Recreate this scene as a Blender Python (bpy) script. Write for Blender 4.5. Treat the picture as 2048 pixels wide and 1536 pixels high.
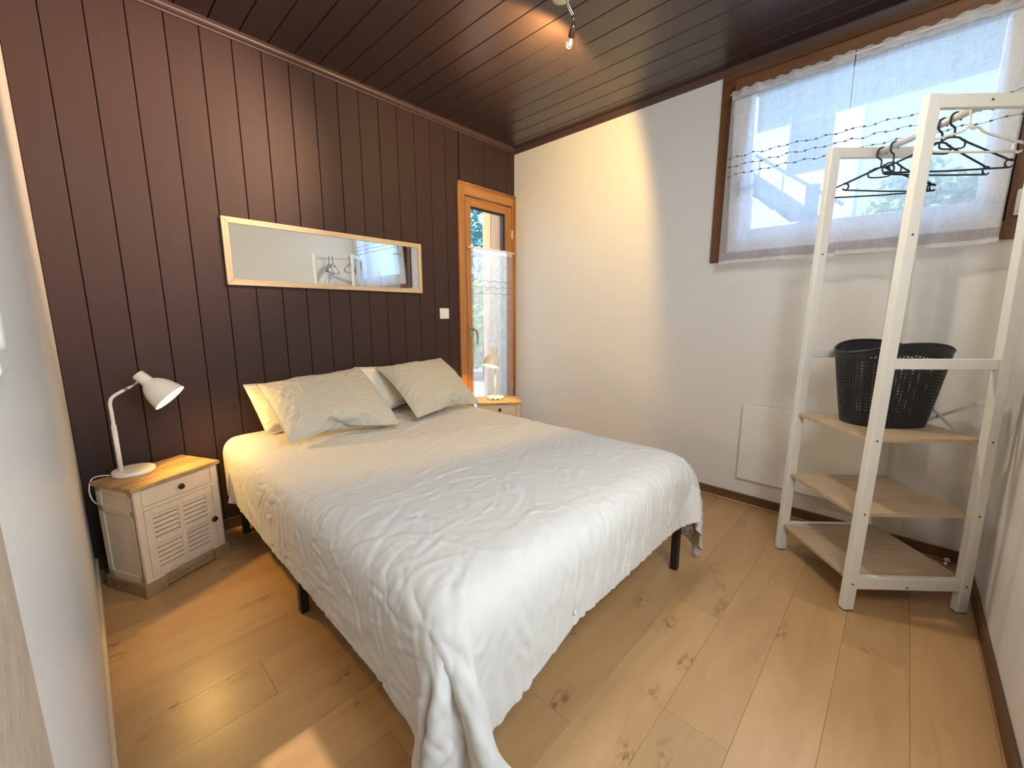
import bpy, bmesh, math, random
import numpy as np
from mathutils import Vector, Matrix, noise
for _o in list(bpy.data.objects): bpy.data.objects.remove(_o)
SC = bpy.context.scene
COL = SC.collection
PI = math.pi
R = math.radians
# room: camera stands at x=y=0; +Y to the panelled wall, +X to the window wall
XL, XR, YB, YF, H = -0.0715, 2.736, 2.579, -0.33, 2.535

# ------------------------------------------------------------------ camera, world, lights, exposure
cam_d = bpy.data.cameras.new('camera')
cam_d.sensor_width = 36.0
cam_d.lens = 36.0 * 821.4 / 2048.0
cam_d.clip_start = 0.01
cam = bpy.data.objects.new('camera', cam_d)
cam.location = (0, 0, 1.16)
cam.rotation_euler = (R(90 - 9.553), R(0.02), R(-46.37))
COL.objects.link(cam)
SC.camera = cam

SC.view_settings.view_transform = 'Standard'
SC.view_settings.look = 'None'
SC.view_settings.gamma = 1.0
SC.view_settings.use_curve_mapping = False
SC.view_settings.exposure = 0.35
SC.cycles.use_denoising = True
SC.cycles.max_bounces = 10
SC.cycles.diffuse_bounces = 5
SC.cycles.glossy_bounces = 4
SC.cycles.transmission_bounces = 6
SC.cycles.transparent_max_bounces = 12
SC.cycles.sample_clamp_indirect = 6.0
SC.cycles.blur_glossy = 0.6
SC.cycles.caustics_reflective = False
SC.cycles.caustics_refractive = False

world = bpy.data.worlds.new('sky')
SC.world = world
world.use_nodes = True
wn = world.node_tree
wn.nodes.clear()
w_out = wn.nodes.new('ShaderNodeOutputWorld')
w_bg = wn.nodes.new('ShaderNodeBackground')
w_tc = wn.nodes.new('ShaderNodeTexCoord')
w_sep = wn.nodes.new('ShaderNodeSeparateXYZ')
w_rmp = wn.nodes.new('ShaderNodeValToRGB')
w_rmp.color_ramp.elements[0].position = 0.0
w_rmp.color_ramp.elements[0].color = (.62, .90, 1.0, 1)
w_rmp.color_ramp.elements[1].position = .8
w_rmp.color_ramp.elements[1].color = (.20, .50, 1.0, 1)
w_bg.inputs['Strength'].default_value = 1.35
wn.links.new(w_tc.outputs['Generated'], w_sep.inputs[0])
wn.links.new(w_sep.outputs[2], w_rmp.inputs[0])
wn.links.new(w_rmp.outputs[0], w_bg.inputs[0])
wn.links.new(w_bg.outputs[0], w_out.inputs[0])

def lamp(name, kind, loc, energy, color, **kw):
    d = bpy.data.lights.new(name, kind)
    d.energy = energy
    d.color = color
    for k, v in kw.items(): setattr(d, k, v)
    o = bpy.data.objects.new(name, d)
    o.location = loc
    COL.objects.link(o)
    return o
def aim(o, target):
    o.rotation_euler = (Vector(target) - Vector(o.location)).to_track_quat('-Z', 'Y').to_euler()

# the sun stands behind the house: it lights the garden, not the room
sun = lamp('sun', 'SUN', (-6, -.3, 8), 4.2, (1, .95, .86), angle=R(.6))
aim(sun, (0.5, 0.0, 0.0))
# unseen fill lights added in the doorway behind the camera
hall = lamp('doorway_fill', 'AREA', (0.50, -.52, 2.05), 31, (.90, .95, 1.0), shape='RECTANGLE', size=1.0, size_y=.7)
aim(hall, (2.2, 1.45, 1.35))
hall2 = lamp('doorway_fill', 'AREA', (.95, -.50, 1.30), 7, (.86, .93, 1.0), shape='RECTANGLE', size=.3, size_y=1.5)
aim(hall2, (-.07, 1.15, 1.15))
fill_yard = lamp('courtyard_fill', 'AREA', (3.18, .30, 2.74), 42, (.30, .53, 1.0), shape='RECTANGLE', size=.5, size_y=1.5)  # unseen fill light added outside to make the window curtains glow
aim(fill_yard, (2.62, .30, 1.60))
# unseen narrow light added to throw the pale patch on the floor
patch_light = lamp('floor_patch_light', 'AREA', (.257, .90, 2.52), .10, (1, .82, .70), shape='RECTANGLE', size=.125, size_y=.40, spread=R(1))
# unseen fill light added outside the glazed door to brighten its curtain
fill_garden = lamp('garden_fill', 'AREA', (2.42, 3.9, 2.3), 34, (.75, .9, 1.0), shape='RECTANGLE', size=.8, size_y=1.6)
aim(fill_garden, (2.42, 2.4, 1.3))

# ------------------------------------------------------------------ materials
def nt(name):
    m = bpy.data.materials.new(name)
    m.use_nodes = True
    t = m.node_tree
    b = t.nodes['Principled BSDF']
    return m, t, b
def N(t, typ, **kw):
    n = t.nodes.new(typ)
    for k, v in kw.items():
        if isinstance(k, str) and k.startswith('i_'):
            n.inputs[k[2:]].default_value = v
        else: setattr(n, k, v)
    return n
def col4(c): return (c[0], c[1], c[2], 1)
def plain(name, c, rough=.5, metal=0, bump=0, bscale=200, spec=.5, var=0, vscale=6):
    m, t, b = nt(name)
    b.inputs['Base Color'].default_value = col4(c)
    b.inputs['Roughness'].default_value = rough
    b.inputs['Metallic'].default_value = metal
    b.inputs['Specular IOR Level'].default_value = spec
    tc = N(t, 'ShaderNodeTexCoord')
    if bump:
        n = N(t, 'ShaderNodeTexNoise')
        n.inputs['Scale'].default_value = bscale
        n.inputs['Detail'].default_value = 3
        t.links.new(tc.outputs['Object'], n.inputs['Vector'])
        bp = N(t, 'ShaderNodeBump')
        bp.inputs['Strength'].default_value = bump
        bp.inputs['Distance'].default_value = .002
        t.links.new(n.outputs['Fac'], bp.inputs['Height'])
        t.links.new(bp.outputs[0], b.inputs['Normal'])
    if var:
        n = N(t, 'ShaderNodeTexNoise')
        n.inputs['Scale'].default_value = vscale
        n.inputs['Detail'].default_value = 5
        t.links.new(tc.outputs['Object'], n.inputs['Vector'])
        r = N(t, 'ShaderNodeValToRGB')
        r.color_ramp.elements[0].position = .3
        r.color_ramp.elements[1].position = .7
        r.color_ramp.elements[0].color = col4([x * (1 - var) for x in c])
        r.color_ramp.elements[1].color = col4([min(1, x * (1 + var)) for x in c])
        t.links.new(n.outputs['Fac'], r.inputs[0])
        t.links.new(r.outputs[0], b.inputs['Base Color'])
    return m
def wood(name, dark, light, axis=0, scale=1.0, rough=.45, knots=0.0, bump=.15, stretch=14, tint=.12, knotcol=None, spec=.5, coat=0):
    """wood grain running along one object axis, shifted and tinted from board to board"""
    m, t, b = nt(name)
    tc = N(t, 'ShaderNodeTexCoord')
    oi = N(t, 'ShaderNodeObjectInfo')
    off = N(t, 'ShaderNodeVectorMath', operation='SCALE')
    cmb = N(t, 'ShaderNodeCombineXYZ')
    for k in range(3): t.links.new(oi.outputs['Random'], cmb.inputs[k])
    t.links.new(cmb.outputs[0], off.inputs[0])
    off.inputs['Scale'].default_value = 37.0
    add = N(t, 'ShaderNodeVectorMath', operation='ADD')
    t.links.new(tc.outputs['Object'], add.inputs[0])
    t.links.new(off.outputs[0], add.inputs[1])
    sv = [stretch * scale] * 3
    sv[axis] = scale
    mp = N(t, 'ShaderNodeMapping')
    mp.inputs['Scale'].default_value = sv
    t.links.new(add.outputs[0], mp.inputs['Vector'])
    n1 = N(t, 'ShaderNodeTexNoise')
    n1.inputs['Scale'].default_value = 2.2
    n1.inputs['Detail'].default_value = 6
    n1.inputs['Roughness'].default_value = .62
    n1.inputs['Distortion'].default_value = .6
    t.links.new(mp.outputs[0], n1.inputs['Vector'])
    r = N(t, 'ShaderNodeValToRGB')
    r.color_ramp.elements[0].position = .32
    r.color_ramp.elements[1].position = .68
    r.color_ramp.elements[0].color = col4(dark)
    r.color_ramp.elements[1].color = col4(light)
    t.links.new(n1.outputs['Fac'], r.inputs[0])
    hs = N(t, 'ShaderNodeHueSaturation')
    mr = N(t, 'ShaderNodeMapRange')
    mr.inputs['To Min'].default_value = 1 - tint
    mr.inputs['To Max'].default_value = 1 + tint
    t.links.new(oi.outputs['Random'], mr.inputs['Value'])
    t.links.new(mr.outputs[0], hs.inputs['Value'])
    t.links.new(r.outputs[0], hs.inputs['Color'])
    last = hs.outputs[0]
    if knots:
        sk = [8.5] * 3
        sk[axis] = 4.0
        mk = N(t, 'ShaderNodeMapping')
        mk.inputs['Scale'].default_value = sk
        t.links.new(add.outputs[0], mk.inputs['Vector'])
        nd = N(t, 'ShaderNodeTexNoise')
        nd.inputs['Scale'].default_value = 3.5
        nd.inputs['Detail'].default_value = 4
        t.links.new(mk.outputs[0], nd.inputs['Vector'])
        mx = N(t, 'ShaderNodeVectorMath', operation='MULTIPLY_ADD')
        mx.inputs[1].default_value = (.55, .55, .55)
        t.links.new(nd.outputs['Color'], mx.inputs[0])
        t.links.new(mk.outputs[0], mx.inputs[2])
        vo = N(t, 'ShaderNodeTexVoronoi')
        vo.inputs['Scale'].default_value = 1.0
        t.links.new(mx.outputs[0], vo.inputs['Vector'])
        lt = N(t, 'ShaderNodeMapRange')
        lt.inputs['From Min'].default_value = .03
        lt.inputs['From Max'].default_value = .30
        lt.inputs['To Min'].default_value = 1
        lt.inputs['To Max'].default_value = 0
        t.links.new(vo.outputs['Distance'], lt.inputs['Value'])
        n2 = N(t, 'ShaderNodeTexNoise')
        n2.inputs['Scale'].default_value = 9
        n2.inputs['Detail'].default_value = 5
        t.links.new(mk.outputs[0], n2.inputs['Vector'])
        m2 = N(t, 'ShaderNodeMapRange')
        m2.inputs['From Min'].default_value = .42
        m2.inputs['From Max'].default_value = .62
        t.links.new(n2.outputs['Fac'], m2.inputs['Value'])
        sel = N(t, 'ShaderNodeMath', operation='GREATER_THAN')
        sel.inputs[1].default_value = .28
        sp = N(t, 'ShaderNodeSeparateColor')
        t.links.new(vo.outputs['Color'], sp.inputs[0])
        t.links.new(sp.outputs[0], sel.inputs[0])
        p1 = N(t, 'ShaderNodeMath', operation='MULTIPLY')
        p2 = N(t, 'ShaderNodeMath', operation='MULTIPLY')
        p3 = N(t, 'ShaderNodeMath', operation='MULTIPLY')
        p3.inputs[1].default_value = knots
        t.links.new(lt.outputs[0], p1.inputs[0])
        t.links.new(m2.outputs[0], p1.inputs[1])
        t.links.new(p1.outputs[0], p2.inputs[0])
        t.links.new(sel.outputs[0], p2.inputs[1])
        t.links.new(p2.outputs[0], p3.inputs[0])
        mc = N(t, 'ShaderNodeMix', data_type='RGBA')
        kc = knotcol or [x * .3 for x in dark]
        mc.inputs[7].default_value = col4(kc)
        t.links.new(p3.outputs[0], mc.inputs[0])
        t.links.new(last, mc.inputs[6])
        last = mc.outputs[2]
    t.links.new(last, b.inputs['Base Color'])
    b.inputs['Roughness'].default_value = rough
    b.inputs['Specular IOR Level'].default_value = spec
    if coat:
        b.inputs['Coat Weight'].default_value = coat
        b.inputs['Coat Roughness'].default_value = .2
    if bump:
        bp = N(t, 'ShaderNodeBump')
        bp.inputs['Strength'].default_value = bump
        bp.inputs['Distance'].default_value = .0015
        t.links.new(n1.outputs['Fac'], bp.inputs['Height'])
        t.links.new(bp.outputs[0], b.inputs['Normal'])
    return m
def cloth(name, c, rough=.85, wrinkle=.25, wscale=9, zs=1.0, sheen=.15):
    m, t, b = nt(name)
    b.inputs['Base Color'].default_value = col4(c)
    b.inputs['Roughness'].default_value = rough
    b.inputs['Sheen Weight'].default_value = sheen
    b.inputs['Specular IOR Level'].default_value = .25
    tc = N(t, 'ShaderNodeTexCoord')
    mp = N(t, 'ShaderNodeMapping')
    mp.inputs['Scale'].default_value = (1, 1, zs)
    mp.inputs['Rotation'].default_value = (0, 0, .5)
    t.links.new(tc.outputs['Object'], mp.inputs['Vector'])
    n = N(t, 'ShaderNodeTexNoise', noise_type='RIDGED_MULTIFRACTAL')
    n.inputs['Scale'].default_value = wscale
    n.inputs['Detail'].default_value = 3
    n.inputs['Roughness'].default_value = .5
    n.inputs['Distortion'].default_value = 1.2
    t.links.new(mp.outputs[0], n.inputs['Vector'])
    bp = N(t, 'ShaderNodeBump')
    bp.inputs['Strength'].default_value = wrinkle
    bp.inputs['Distance'].default_value = .035
    t.links.new(n.outputs['Fac'], bp.inputs['Height'])
    t.links.new(bp.outputs[0], b.inputs['Normal'])
    return m
def sheer(name, c, opac=.6, bleed=.6):
    """thin loose-weave voile: threads scatter light, the gaps between them let it through"""
    m, t, b = nt(name)
    out = t.nodes['Material Output']
    t.nodes.remove(b)
    tc = N(t, 'ShaderNodeTexCoord')
    facs = []
    for sc in ((9, 260, 14), (9, 14, 260)):
        mp = N(t, 'ShaderNodeMapping')
        mp.inputs['Scale'].default_value = sc
        t.links.new(tc.outputs['Object'], mp.inputs['Vector'])
        n = N(t, 'ShaderNodeTexNoise')
        n.inputs['Scale'].default_value = 1.6
        n.inputs['Detail'].default_value = 2
        t.links.new(mp.outputs[0], n.inputs['Vector'])
        facs.append(n.outputs['Fac'])
    mxm = N(t, 'ShaderNodeMath', operation='ADD')
    t.links.new(facs[0], mxm.inputs[0])
    t.links.new(facs[1], mxm.inputs[1])
    mr = N(t, 'ShaderNodeMapRange')
    mr.inputs['From Min'].default_value = .75
    mr.inputs['From Max'].default_value = 1.35
    mr.inputs['To Min'].default_value = opac - .13
    mr.inputs['To Max'].default_value = opac + .13
    t.links.new(mxm.outputs[0], mr.inputs['Value'])
    tr = N(t, 'ShaderNodeBsdfTransparent')
    tl = N(t, 'ShaderNodeBsdfTranslucent')
    df = N(t, 'ShaderNodeBsdfDiffuse')
    tl.inputs['Color'].default_value = col4(c)
    df.inputs['Color'].default_value = col4(c)
    m1 = N(t, 'ShaderNodeMixShader')
    m1.inputs[0].default_value = bleed
    t.links.new(df.outputs[0], m1.inputs[1])
    t.links.new(tl.outputs[0], m1.inputs[2])
    m2 = N(t, 'ShaderNodeMixShader')
    t.links.new(mr.outputs[0], m2.inputs[0])
    t.links.new(tr.outputs[0], m2.inputs[1])
    t.links.new(m1.outputs[0], m2.inputs[2])
    t.links.new(m2.outputs[0], out.inputs[0])
    return m
def glass_mat(name, tint=(1, 1, 1), refl=.06):
    m, t, b = nt(name)
    out = t.nodes['Material Output']
    t.nodes.remove(b)
    tr = N(t, 'ShaderNodeBsdfTransparent')
    tr.inputs[0].default_value = col4(tint)
    gl = N(t, 'ShaderNodeBsdfGlossy')
    gl.inputs['Roughness'].default_value = .02
    lw = N(t, 'ShaderNodeLayerWeight')
    lw.inputs['Blend'].default_value = .12
    mth = N(t, 'ShaderNodeMath', operation='MULTIPLY')
    mth.inputs[1].default_value = .7
    t.links.new(lw.outputs['Fresnel'], mth.inputs[0])
    mx = N(t, 'ShaderNodeMixShader')
    t.links.new(mth.outputs[0], mx.inputs[0])
    t.links.new(tr.outputs[0], mx.inputs[1])
    t.links.new(gl.outputs[0], mx.inputs[2])
    t.links.new(mx.outputs[0], out.inputs[0])
    return m
def emit(name, c, s):
    m, t, b = nt(name)
    b.inputs['Base Color'].default_value = col4(c)
    b.inputs['Emission Color'].default_value = col4(c)
    b.inputs['Emission Strength'].default_value = s
    return m

M = {}
M['panel'] = wood('aubergine_panel_paint', (.047, .0265, .0245), (.052, .0295, .0272), axis=2, rough=.55, bump=.03, tint=.05, spec=.18)
M['ceil'] = wood('aubergine_ceiling_paint', (.046, .026, .025), (.052, .030, .029), axis=1, rough=.38, bump=.03, tint=.06, spec=.7, coat=.3)
M['mould'] = plain('aubergine_moulding_paint', (.075, .038, .034), .42)
M['gap'] = plain('dark_joint', (.006, .004, .004), .9)
M['wall'] = plain('white_wall_paint', (.77, .75, .71), .6, bump=.12, bscale=160)
M['wall_l'] = plain('rough_white_plaster', (.74, .73, .71), .42, bump=.5, bscale=60)
M['tan'] = plain('rough_tan', (.42, .33, .24), .85, bump=.9, bscale=110, var=.12, vscale=30)
M['floor'] = wood('oak_laminate', (.43, .248, .106), (.51, .312, .142), axis=0, rough=.33, knots=.85, bump=.03, stretch=6, tint=.10, knotcol=(.16, .072, .026), scale=.9)
M['base_d'] = wood('dark_stained_skirting', (.085, .038, .014), (.17, .085, .034), axis=1, rough=.5)
M['base_x'] = wood('dark_stained_skirting_cross', (.085, .038, .014), (.17, .085, .034), axis=0, rough=.5)
M['base_l'] = wood('pale_skirting', (.60, .46, .28), (.70, .56, .36), axis=1, rough=.5)
M['honeyV'] = wood('honey_pine_upright', (.34, .135, .038), (.48, .215, .068), axis=2, rough=.33, knots=.35, knotcol=(.15, .045, .012))
M['honeyH'] = wood('honey_pine_cross', (.34, .135, .038), (.48, .215, .068), axis=0, rough=.33, knots=.35, knotcol=(.15, .045, .012))
M['shut'] = wood('sunny_shutter_wood', (.50, .22, .085), (.66, .33, .14), axis=2, rough=.6)
M['brownV'] = wood('brown_window_wood', (.12, .048, .016), (.185, .08, .028), axis=2, rough=.45)
M['brownH'] = wood('brown_window_wood_cross', (.12, .048, .016), (.185, .08, .028), axis=1, rough=.45)
M['pvc'] = plain('white_sash_enamel', (.78, .78, .76), .35)
M['gasket'] = plain('black_gasket', (.02, .02, .02), .6)
M['glass'] = glass_mat('window_glass')
M['voile'] = sheer('white_voile', (.93, .94, .96), .60, .70)
M['voile_d'] = sheer('white_voile_door', (.88, .89, .88), .58, .60)
M['hem'] = sheer('voile_hem', (.88, .88, .90), .88, .5)
M['thread'] = plain('grey_thread', (.10, .11, .14), .8)
M['white_pl'] = plain('white_plastic', (.75, .74, .70), .35)
M['oak_fr'] = wood('limed_oak_frame', (.42, .30, .18), (.60, .46, .30), axis=0, rough=.5, stretch=26, scale=1.4)
M['oak_frV'] = wood('limed_oak_frame_upright', (.42, .30, .18), (.60, .46, .30), axis=2, rough=.5, stretch=26, scale=1.4)
mm, t_, b_ = nt('mirror_silver')
b_.inputs['Base Color'].default_value = (.93, .95, .94, 1)
b_.inputs['Metallic'].default_value = 1
b_.inputs['Roughness'].default_value = .01
M['mirror'] = mm
M['duvet'] = cloth('white_duvet_cotton', (.625, .605, .56), wrinkle=.25, wscale=12.0, zs=.5)
M['pillow'] = cloth('ecru_pillow_cotton', (.50, .465, .39), wrinkle=.2, wscale=18)
M['pillow_b'] = cloth('white_pillow_cotton', (.72, .69, .60), wrinkle=.18, wscale=8)
M['mattress'] = cloth('mattress_ticking', (.70, .68, .62), wrinkle=.05, wscale=20)
M['black'] = plain('black_steel', (.012, .012, .013), .42, spec=.5)
M['cream'] = plain('distressed_cream_paint', (.66, .54, .40), .5, bump=.1, bscale=90, var=.05, vscale=18)
M['gap_shade'] = plain('louvre_gap_shade', (.02, .012, .007), .9)  # near-black, paints in the shade between the louvre slats
M['top'] = wood('nightstand_oak_top', (.24, .13, .045), (.58, .38, .17), axis=0, rough=.45, stretch=10, scale=2.6, knots=.6)
M['plinth'] = wood('grey_oak_plinth', (.20, .115, .052), (.33, .21, .105), axis=0, rough=.65, stretch=10, scale=2)
M['knob'] = plain('dark_bronze', (.045, .03, .02), .38, metal=.8)
M['lampw'] = plain('white_lamp_enamel', (.78, .74, .66), .3)
M['lampin'] = plain('white_lamp_inside', (.85, .82, .74), .55)
M['bulb'] = emit('lit_warm_bulb', (1, .78, .42), 28)
M['bulb2'] = emit('lit_led_filament', (1, .72, .25), 4)
M['chrome'] = plain('brushed_nickel', (.55, .54, .50), .3, metal=1)
M['brass'] = plain('antique_brass', (.30, .22, .12), .3, metal=1)
M['rack'] = plain('white_rack_lacquer', (.74, .725, .66), .38)
M['shelf'] = wood('pale_oak_laminate_shelf', (.40, .285, .17), (.56, .42, .27), axis=0, rough=.45, stretch=16, scale=2.0, tint=.03)
M['steel'] = plain('dark_steel', (.08, .075, .07), .4, metal=.9)
M['rod'] = plain('white_steel_rail', (.70, .70, .68), .3)
M['hang_b'] = plain('black_hanger_plastic', (.012, .013, .022), .38)
M['hang_w'] = plain('white_hanger_plastic', (.72, .70, .62), .38)
M['basket'] = plain('black_woven_plastic', (.013, .013, .016), .45)
M['rad'] = plain('white_heater_enamel', (.80, .79, .75), .4)
M['leaf'] = plain('green_leaves', (.34, .50, .12), .6, var=.5, vscale=3)
M['leaf_b'] = plain('blue_green_needles', (.20, .42, .42), .6, var=.5, vscale=3)
M['render_w'] = plain('pale_render', (.72, .74, .74), .8, bump=.2, bscale=40)
M['slabm'] = plain('cream_soffit', (.60, .60, .52), .8)
M['steel_g'] = plain('grey_painted_steel', (.13, .15, .19), .5)
M['ground'] = plain('pale_gravel', (.55, .54, .50), .9, bump=.6, bscale=60, var=.15, vscale=12)
M['bark'] = plain('brown_bark', (.10, .07, .045), .9)

# ------------------------------------------------------------------ helpers
def link(name, bm, mat, parent=None, bevel=0, smooth=False, seg=2, loc=None, rot=None):
    me = bpy.data.meshes.new(name)
    bmesh.ops.recalc_face_normals(bm, faces=list(bm.faces))
    bm.to_mesh(me)
    bm.free()
    o = bpy.data.objects.new(name, me)
    COL.objects.link(o)
    if mat is not None: me.materials.append(mat)
    if parent is not None: o.parent = parent
    if loc is not None: o.location = loc
    if rot is not None: o.rotation_euler = rot
    if bevel:
        b = o.modifiers.new('bevel', 'BEVEL')
        b.width = bevel
        b.segments = seg
        b.limit_method = 'ANGLE'
    if smooth:
        for p in me.polygons: p.use_smooth = True
    return o
def add_box(bm, x0, x1, y0, y1, z0, z1, mtx=None):
    r = bmesh.ops.create_cube(bm, size=1)
    for v in r['verts']:
        v.co = Vector(((x0 + x1) / 2 + v.co.x * (x1 - x0), (y0 + y1) / 2 + v.co.y * (y1 - y0), (z0 + z1) / 2 + v.co.z * (z1 - z0)))
        if mtx is not None: v.co = mtx @ v.co
    return r['verts']
def box(name, x0, x1, y0, y1, z0, z1, mat, parent=None, bevel=0, mtx=None):
    """box whose origin is its own centre, so that the grain differs from piece to piece"""
    bm = bmesh.new()
    cx, cy, cz = (x0 + x1) / 2, (y0 + y1) / 2, (z0 + z1) / 2
    add_box(bm, x0 - cx, x1 - cx, y0 - cy, y1 - cy, z0 - cz, z1 - cz)
    o = link(name, bm, mat, parent, bevel)
    if mtx is None: o.location = (cx, cy, cz)
    else: o.matrix_local = mtx @ Matrix.Translation((cx, cy, cz))
    return o
def smooth_path(pts, n=6):
    P = [Vector(p) for p in pts]
    if len(P) < 3: return P
    out = []
    for i in range(len(P) - 1):
        p0 = P[max(i - 1, 0)]
        p1, p2 = P[i], P[i + 1]
        p3 = P[min(i + 2, len(P) - 1)]
        for k in range(n):
            t = k / n
            out.append(.5 * ((2 * p1) + (p2 - p0) * t + (2 * p0 - 5 * p1 + 4 * p2 - p3) * t * t + (3 * p1 - p0 - 3 * p2 + p3) * t ** 3))
    out.append(P[-1])
    return out
def add_tube(bm, pts, r, n=8, caps=True):
    pts = [Vector(p) for p in pts]
    rs = r if isinstance(r, (list, tuple)) else [r] * len(pts)
    rings = []
    up = None
    for i, p in enumerate(pts):
        d = (pts[min(i + 1, len(pts) - 1)] - pts[max(i - 1, 0)])
        if d.length < 1e-9: d = Vector((0, 0, 1))
        d.normalize()
        if up is None:
            up = Vector((0, 0, 1)) if abs(d.z) < .9 else Vector((1, 0, 0))
        up = (up - d * up.dot(d))
        if up.length < 1e-6: up = d.orthogonal()
        up.normalize()
        s = d.cross(up)
        rings.append([bm.verts.new(p + (up * math.cos(2 * PI * k / n) + s * math.sin(2 * PI * k / n)) * rs[i]) for k in range(n)])
    for a, b in zip(rings, rings[1:]):
        for k in range(n):
            bm.faces.new((a[k], a[(k + 1) % n], b[(k + 1) % n], b[k]))
    if caps:
        bm.faces.new(rings[0][::-1])
        bm.faces.new(rings[-1])
def tube(name, pts, r, mat, parent=None, n=8, sm=0):
    bm = bmesh.new()
    add_tube(bm, smooth_path(pts, sm) if sm else pts, r, n)
    return link(name, bm, mat, parent, smooth=True)
def add_lathe(bm, prof, n=28, mtx=None, closed=False):
    """profile of (radius, height) pairs turned about Z"""
    rings = []
    for (r, z) in prof:
        if r < 1e-6: rings.append([bm.verts.new((0, 0, z))])
        else: rings.append([bm.verts.new((r * math.cos(2 * PI * k / n), r * math.sin(2 * PI * k / n), z)) for k in range(n)])
    allv = [v for q in rings for v in q]
    for a, b in zip(rings, rings[1:]):
        for k in range(n):
            k2 = (k + 1) % n
            if len(a) == 1 and len(b) == 1: continue
            if len(a) == 1: bm.faces.new((a[0], b[k], b[k2]))
            elif len(b) == 1: bm.faces.new((a[k], a[k2], b[0]))
            else: bm.faces.new((a[k], a[k2], b[k2], b[k]))
    if mtx is not None:
        for v in allv: v.co = mtx @ v.co
def lathe(name, prof, mat, parent=None, n=28, mtx=None, bevel=0):
    bm = bmesh.new()
    add_lathe(bm, prof, n, mtx)
    o = link(name, bm, mat, parent, bevel, smooth=True)
    if any(True for _ in ()): pass
    return o
def sharp(o, ang=35):
    me = o.data
    try: me.set_sharp_from_angle(angle=R(ang))
    except Exception: pass
    return o
def tag(o, label, cat, group=None):
    o['label'] = label
    o['category'] = cat
    if group: o['group'] = group
    return o
def empty(name, loc=(0, 0, 0), rotz=0, label=None, cat=None, group=None):
    o = bpy.data.objects.new(name, None)
    o.empty_display_size = .1
    o.location = loc
    o.rotation_euler = (0, 0, rotz)
    COL.objects.link(o)
    if label: tag(o, label, cat, group)
    return o
def struct(o):
    o['kind'] = 'structure'
    return o
def kids(o): return [c for c in bpy.data.objects if c.parent == o]
def copy_tree(o, parent=None):
    c = o.copy()
    COL.objects.link(c)
    if parent is not None: c.parent = parent
    for ch in kids(o): copy_tree(ch, c)
    return c
def axis_mtx(p, d):
    """matrix taking local Z onto direction d, origin at p"""
    q = Vector(d).normalized().to_track_quat('Z', 'Y').to_matrix().to_4x4()
    return Matrix.Translation(Vector(p)) @ q
def decode(s, n, q, w=None):
    """points stored as running differences of whole steps of q metres"""
    e = np.array(s, dtype=np.int64).reshape(3, n).T
    if w is None: return np.cumsum(e, 0) * q
    e = e.reshape(-1, w, 3)
    return (np.cumsum(np.cumsum(e, 0), 1) * q).reshape(-1, 3)

# ------------------------------------------------------------------ room shell
rnd = random.Random(4)
# floor: laminate boards along X
fl = struct(box('floor', XL - .3, XR + .3, -2.6, YB + .3, -.10, -.009, M['gap']))
fl.location = fl.location
FP = .1775
k = 0
y = .0415 - 15 * FP
row = 0
while y < YB:
    y0, y1 = max(y, -2.5), min(y + FP, YB)
    if y1 - y0 > .02:
        x = XL - .02 - [0.55, .12, .9, .35, .72][row % 5]
        while x < XR:
            x1 = x + 1.285
            a, b = max(x, XL - .02), min(x1, XR)
            if b - a > .03:
                o = box('floor_board', a + .0003, b - .0003, y0 + .0003, y1 - .0003, -.008, 0, M['floor'], None, .0006)
                o.parent = fl
                o.matrix_parent_inverse = fl.matrix_basis.inverted()
            x = x1
    y += FP
    row += 1
def sub(o, par):
    o.parent = par
    o.matrix_parent_inverse = par.matrix_basis.inverted()
    return o
# ceiling boards along Y
ce = struct(box('ceiling', XL - .3, XR + .3, -2.6, YB + .3, H + .012, H + .12, M['gap']))
CP = .1265
x = 2.24 - 19 * CP
while x < XR:
    a, b = max(x, XL - .1), min(x + CP, XR)
    if b - a > .01:
        bm = bmesh.new()
        w = (b - a) / 2
        L = (YB - YF) / 2
        add_box(bm, -w + .0022, w - .0022, -L, L, 0, .010)
        o = link('ceiling_board', bm, M['ceil'], None, .0022)
        o.location = ((a + b) / 2, (YB + YF) / 2, H + rnd.uniform(-.0006, .0006))
        o.rotation_euler = (0, rnd.uniform(-.004, .004), 0)
        sub(o, ce)
    x += CP
# panelled back wall
DX0, DX1, DZ1 = 2.102, XR, 2.157
wb = struct(link('wall_back', (lambda bm: (add_box(bm, XL - .3, DX0 + .03, YB + .012, YB + .26, -.1, H + .1), add_box(bm, DX0 + .03, XR + .3, YB + .012, YB + .26, DZ1 - .03, H + .1), bm)[-1])(bmesh.new()), M['gap']))
PP = .1306
x = .041 - 1 * PP
while x < XR:
    a, b = max(x, XL), min(x + PP, XR)
    z0 = 0.0
    segs = [(a, b, 0.0)]
    if b > DX0 + .001:
        segs = [(a, b, DZ1 - .02)]
        if a < DX0: segs = [(a, DX0 + .02, 0.0), (DX0 + .02, b, DZ1 - .02)]
    for (p, q, zb) in segs:
        if q - p < .012: continue
        bm = bmesh.new()
        w = (q - p) / 2
        g = .0016
        add_box(bm, -w + g, w - g, 0, .0115, -(H - zb) / 2, (H - zb) / 2)
        o = link('plank', bm, M['panel'], None, .0024)
        o.location = ((p + q) / 2, YB + rnd.uniform(-.0005, .0005), (H + zb) / 2)
        o.rotation_euler = (0, 0, rnd.uniform(-.006, .006))
        sub(o, wb)
    x += PP
# right wall with the window hole
WY0, WY1, WZ0, WZ1 = -.345, .885, 1.515, 2.455
bm = bmesh.new()
for (a, b, c, d) in ((-2.6, WY0, -.1, H + .1), (WY1, YB + .3, -.1, H + .1), (WY0, WY1, -.1, WZ0), (WY0, WY1, WZ1, H + .1)):
    add_box(bm, XR, XR + .26, a, min(b, YB + .006), c, d)
struct(link('wall_right', bm, M['wall']))
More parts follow.
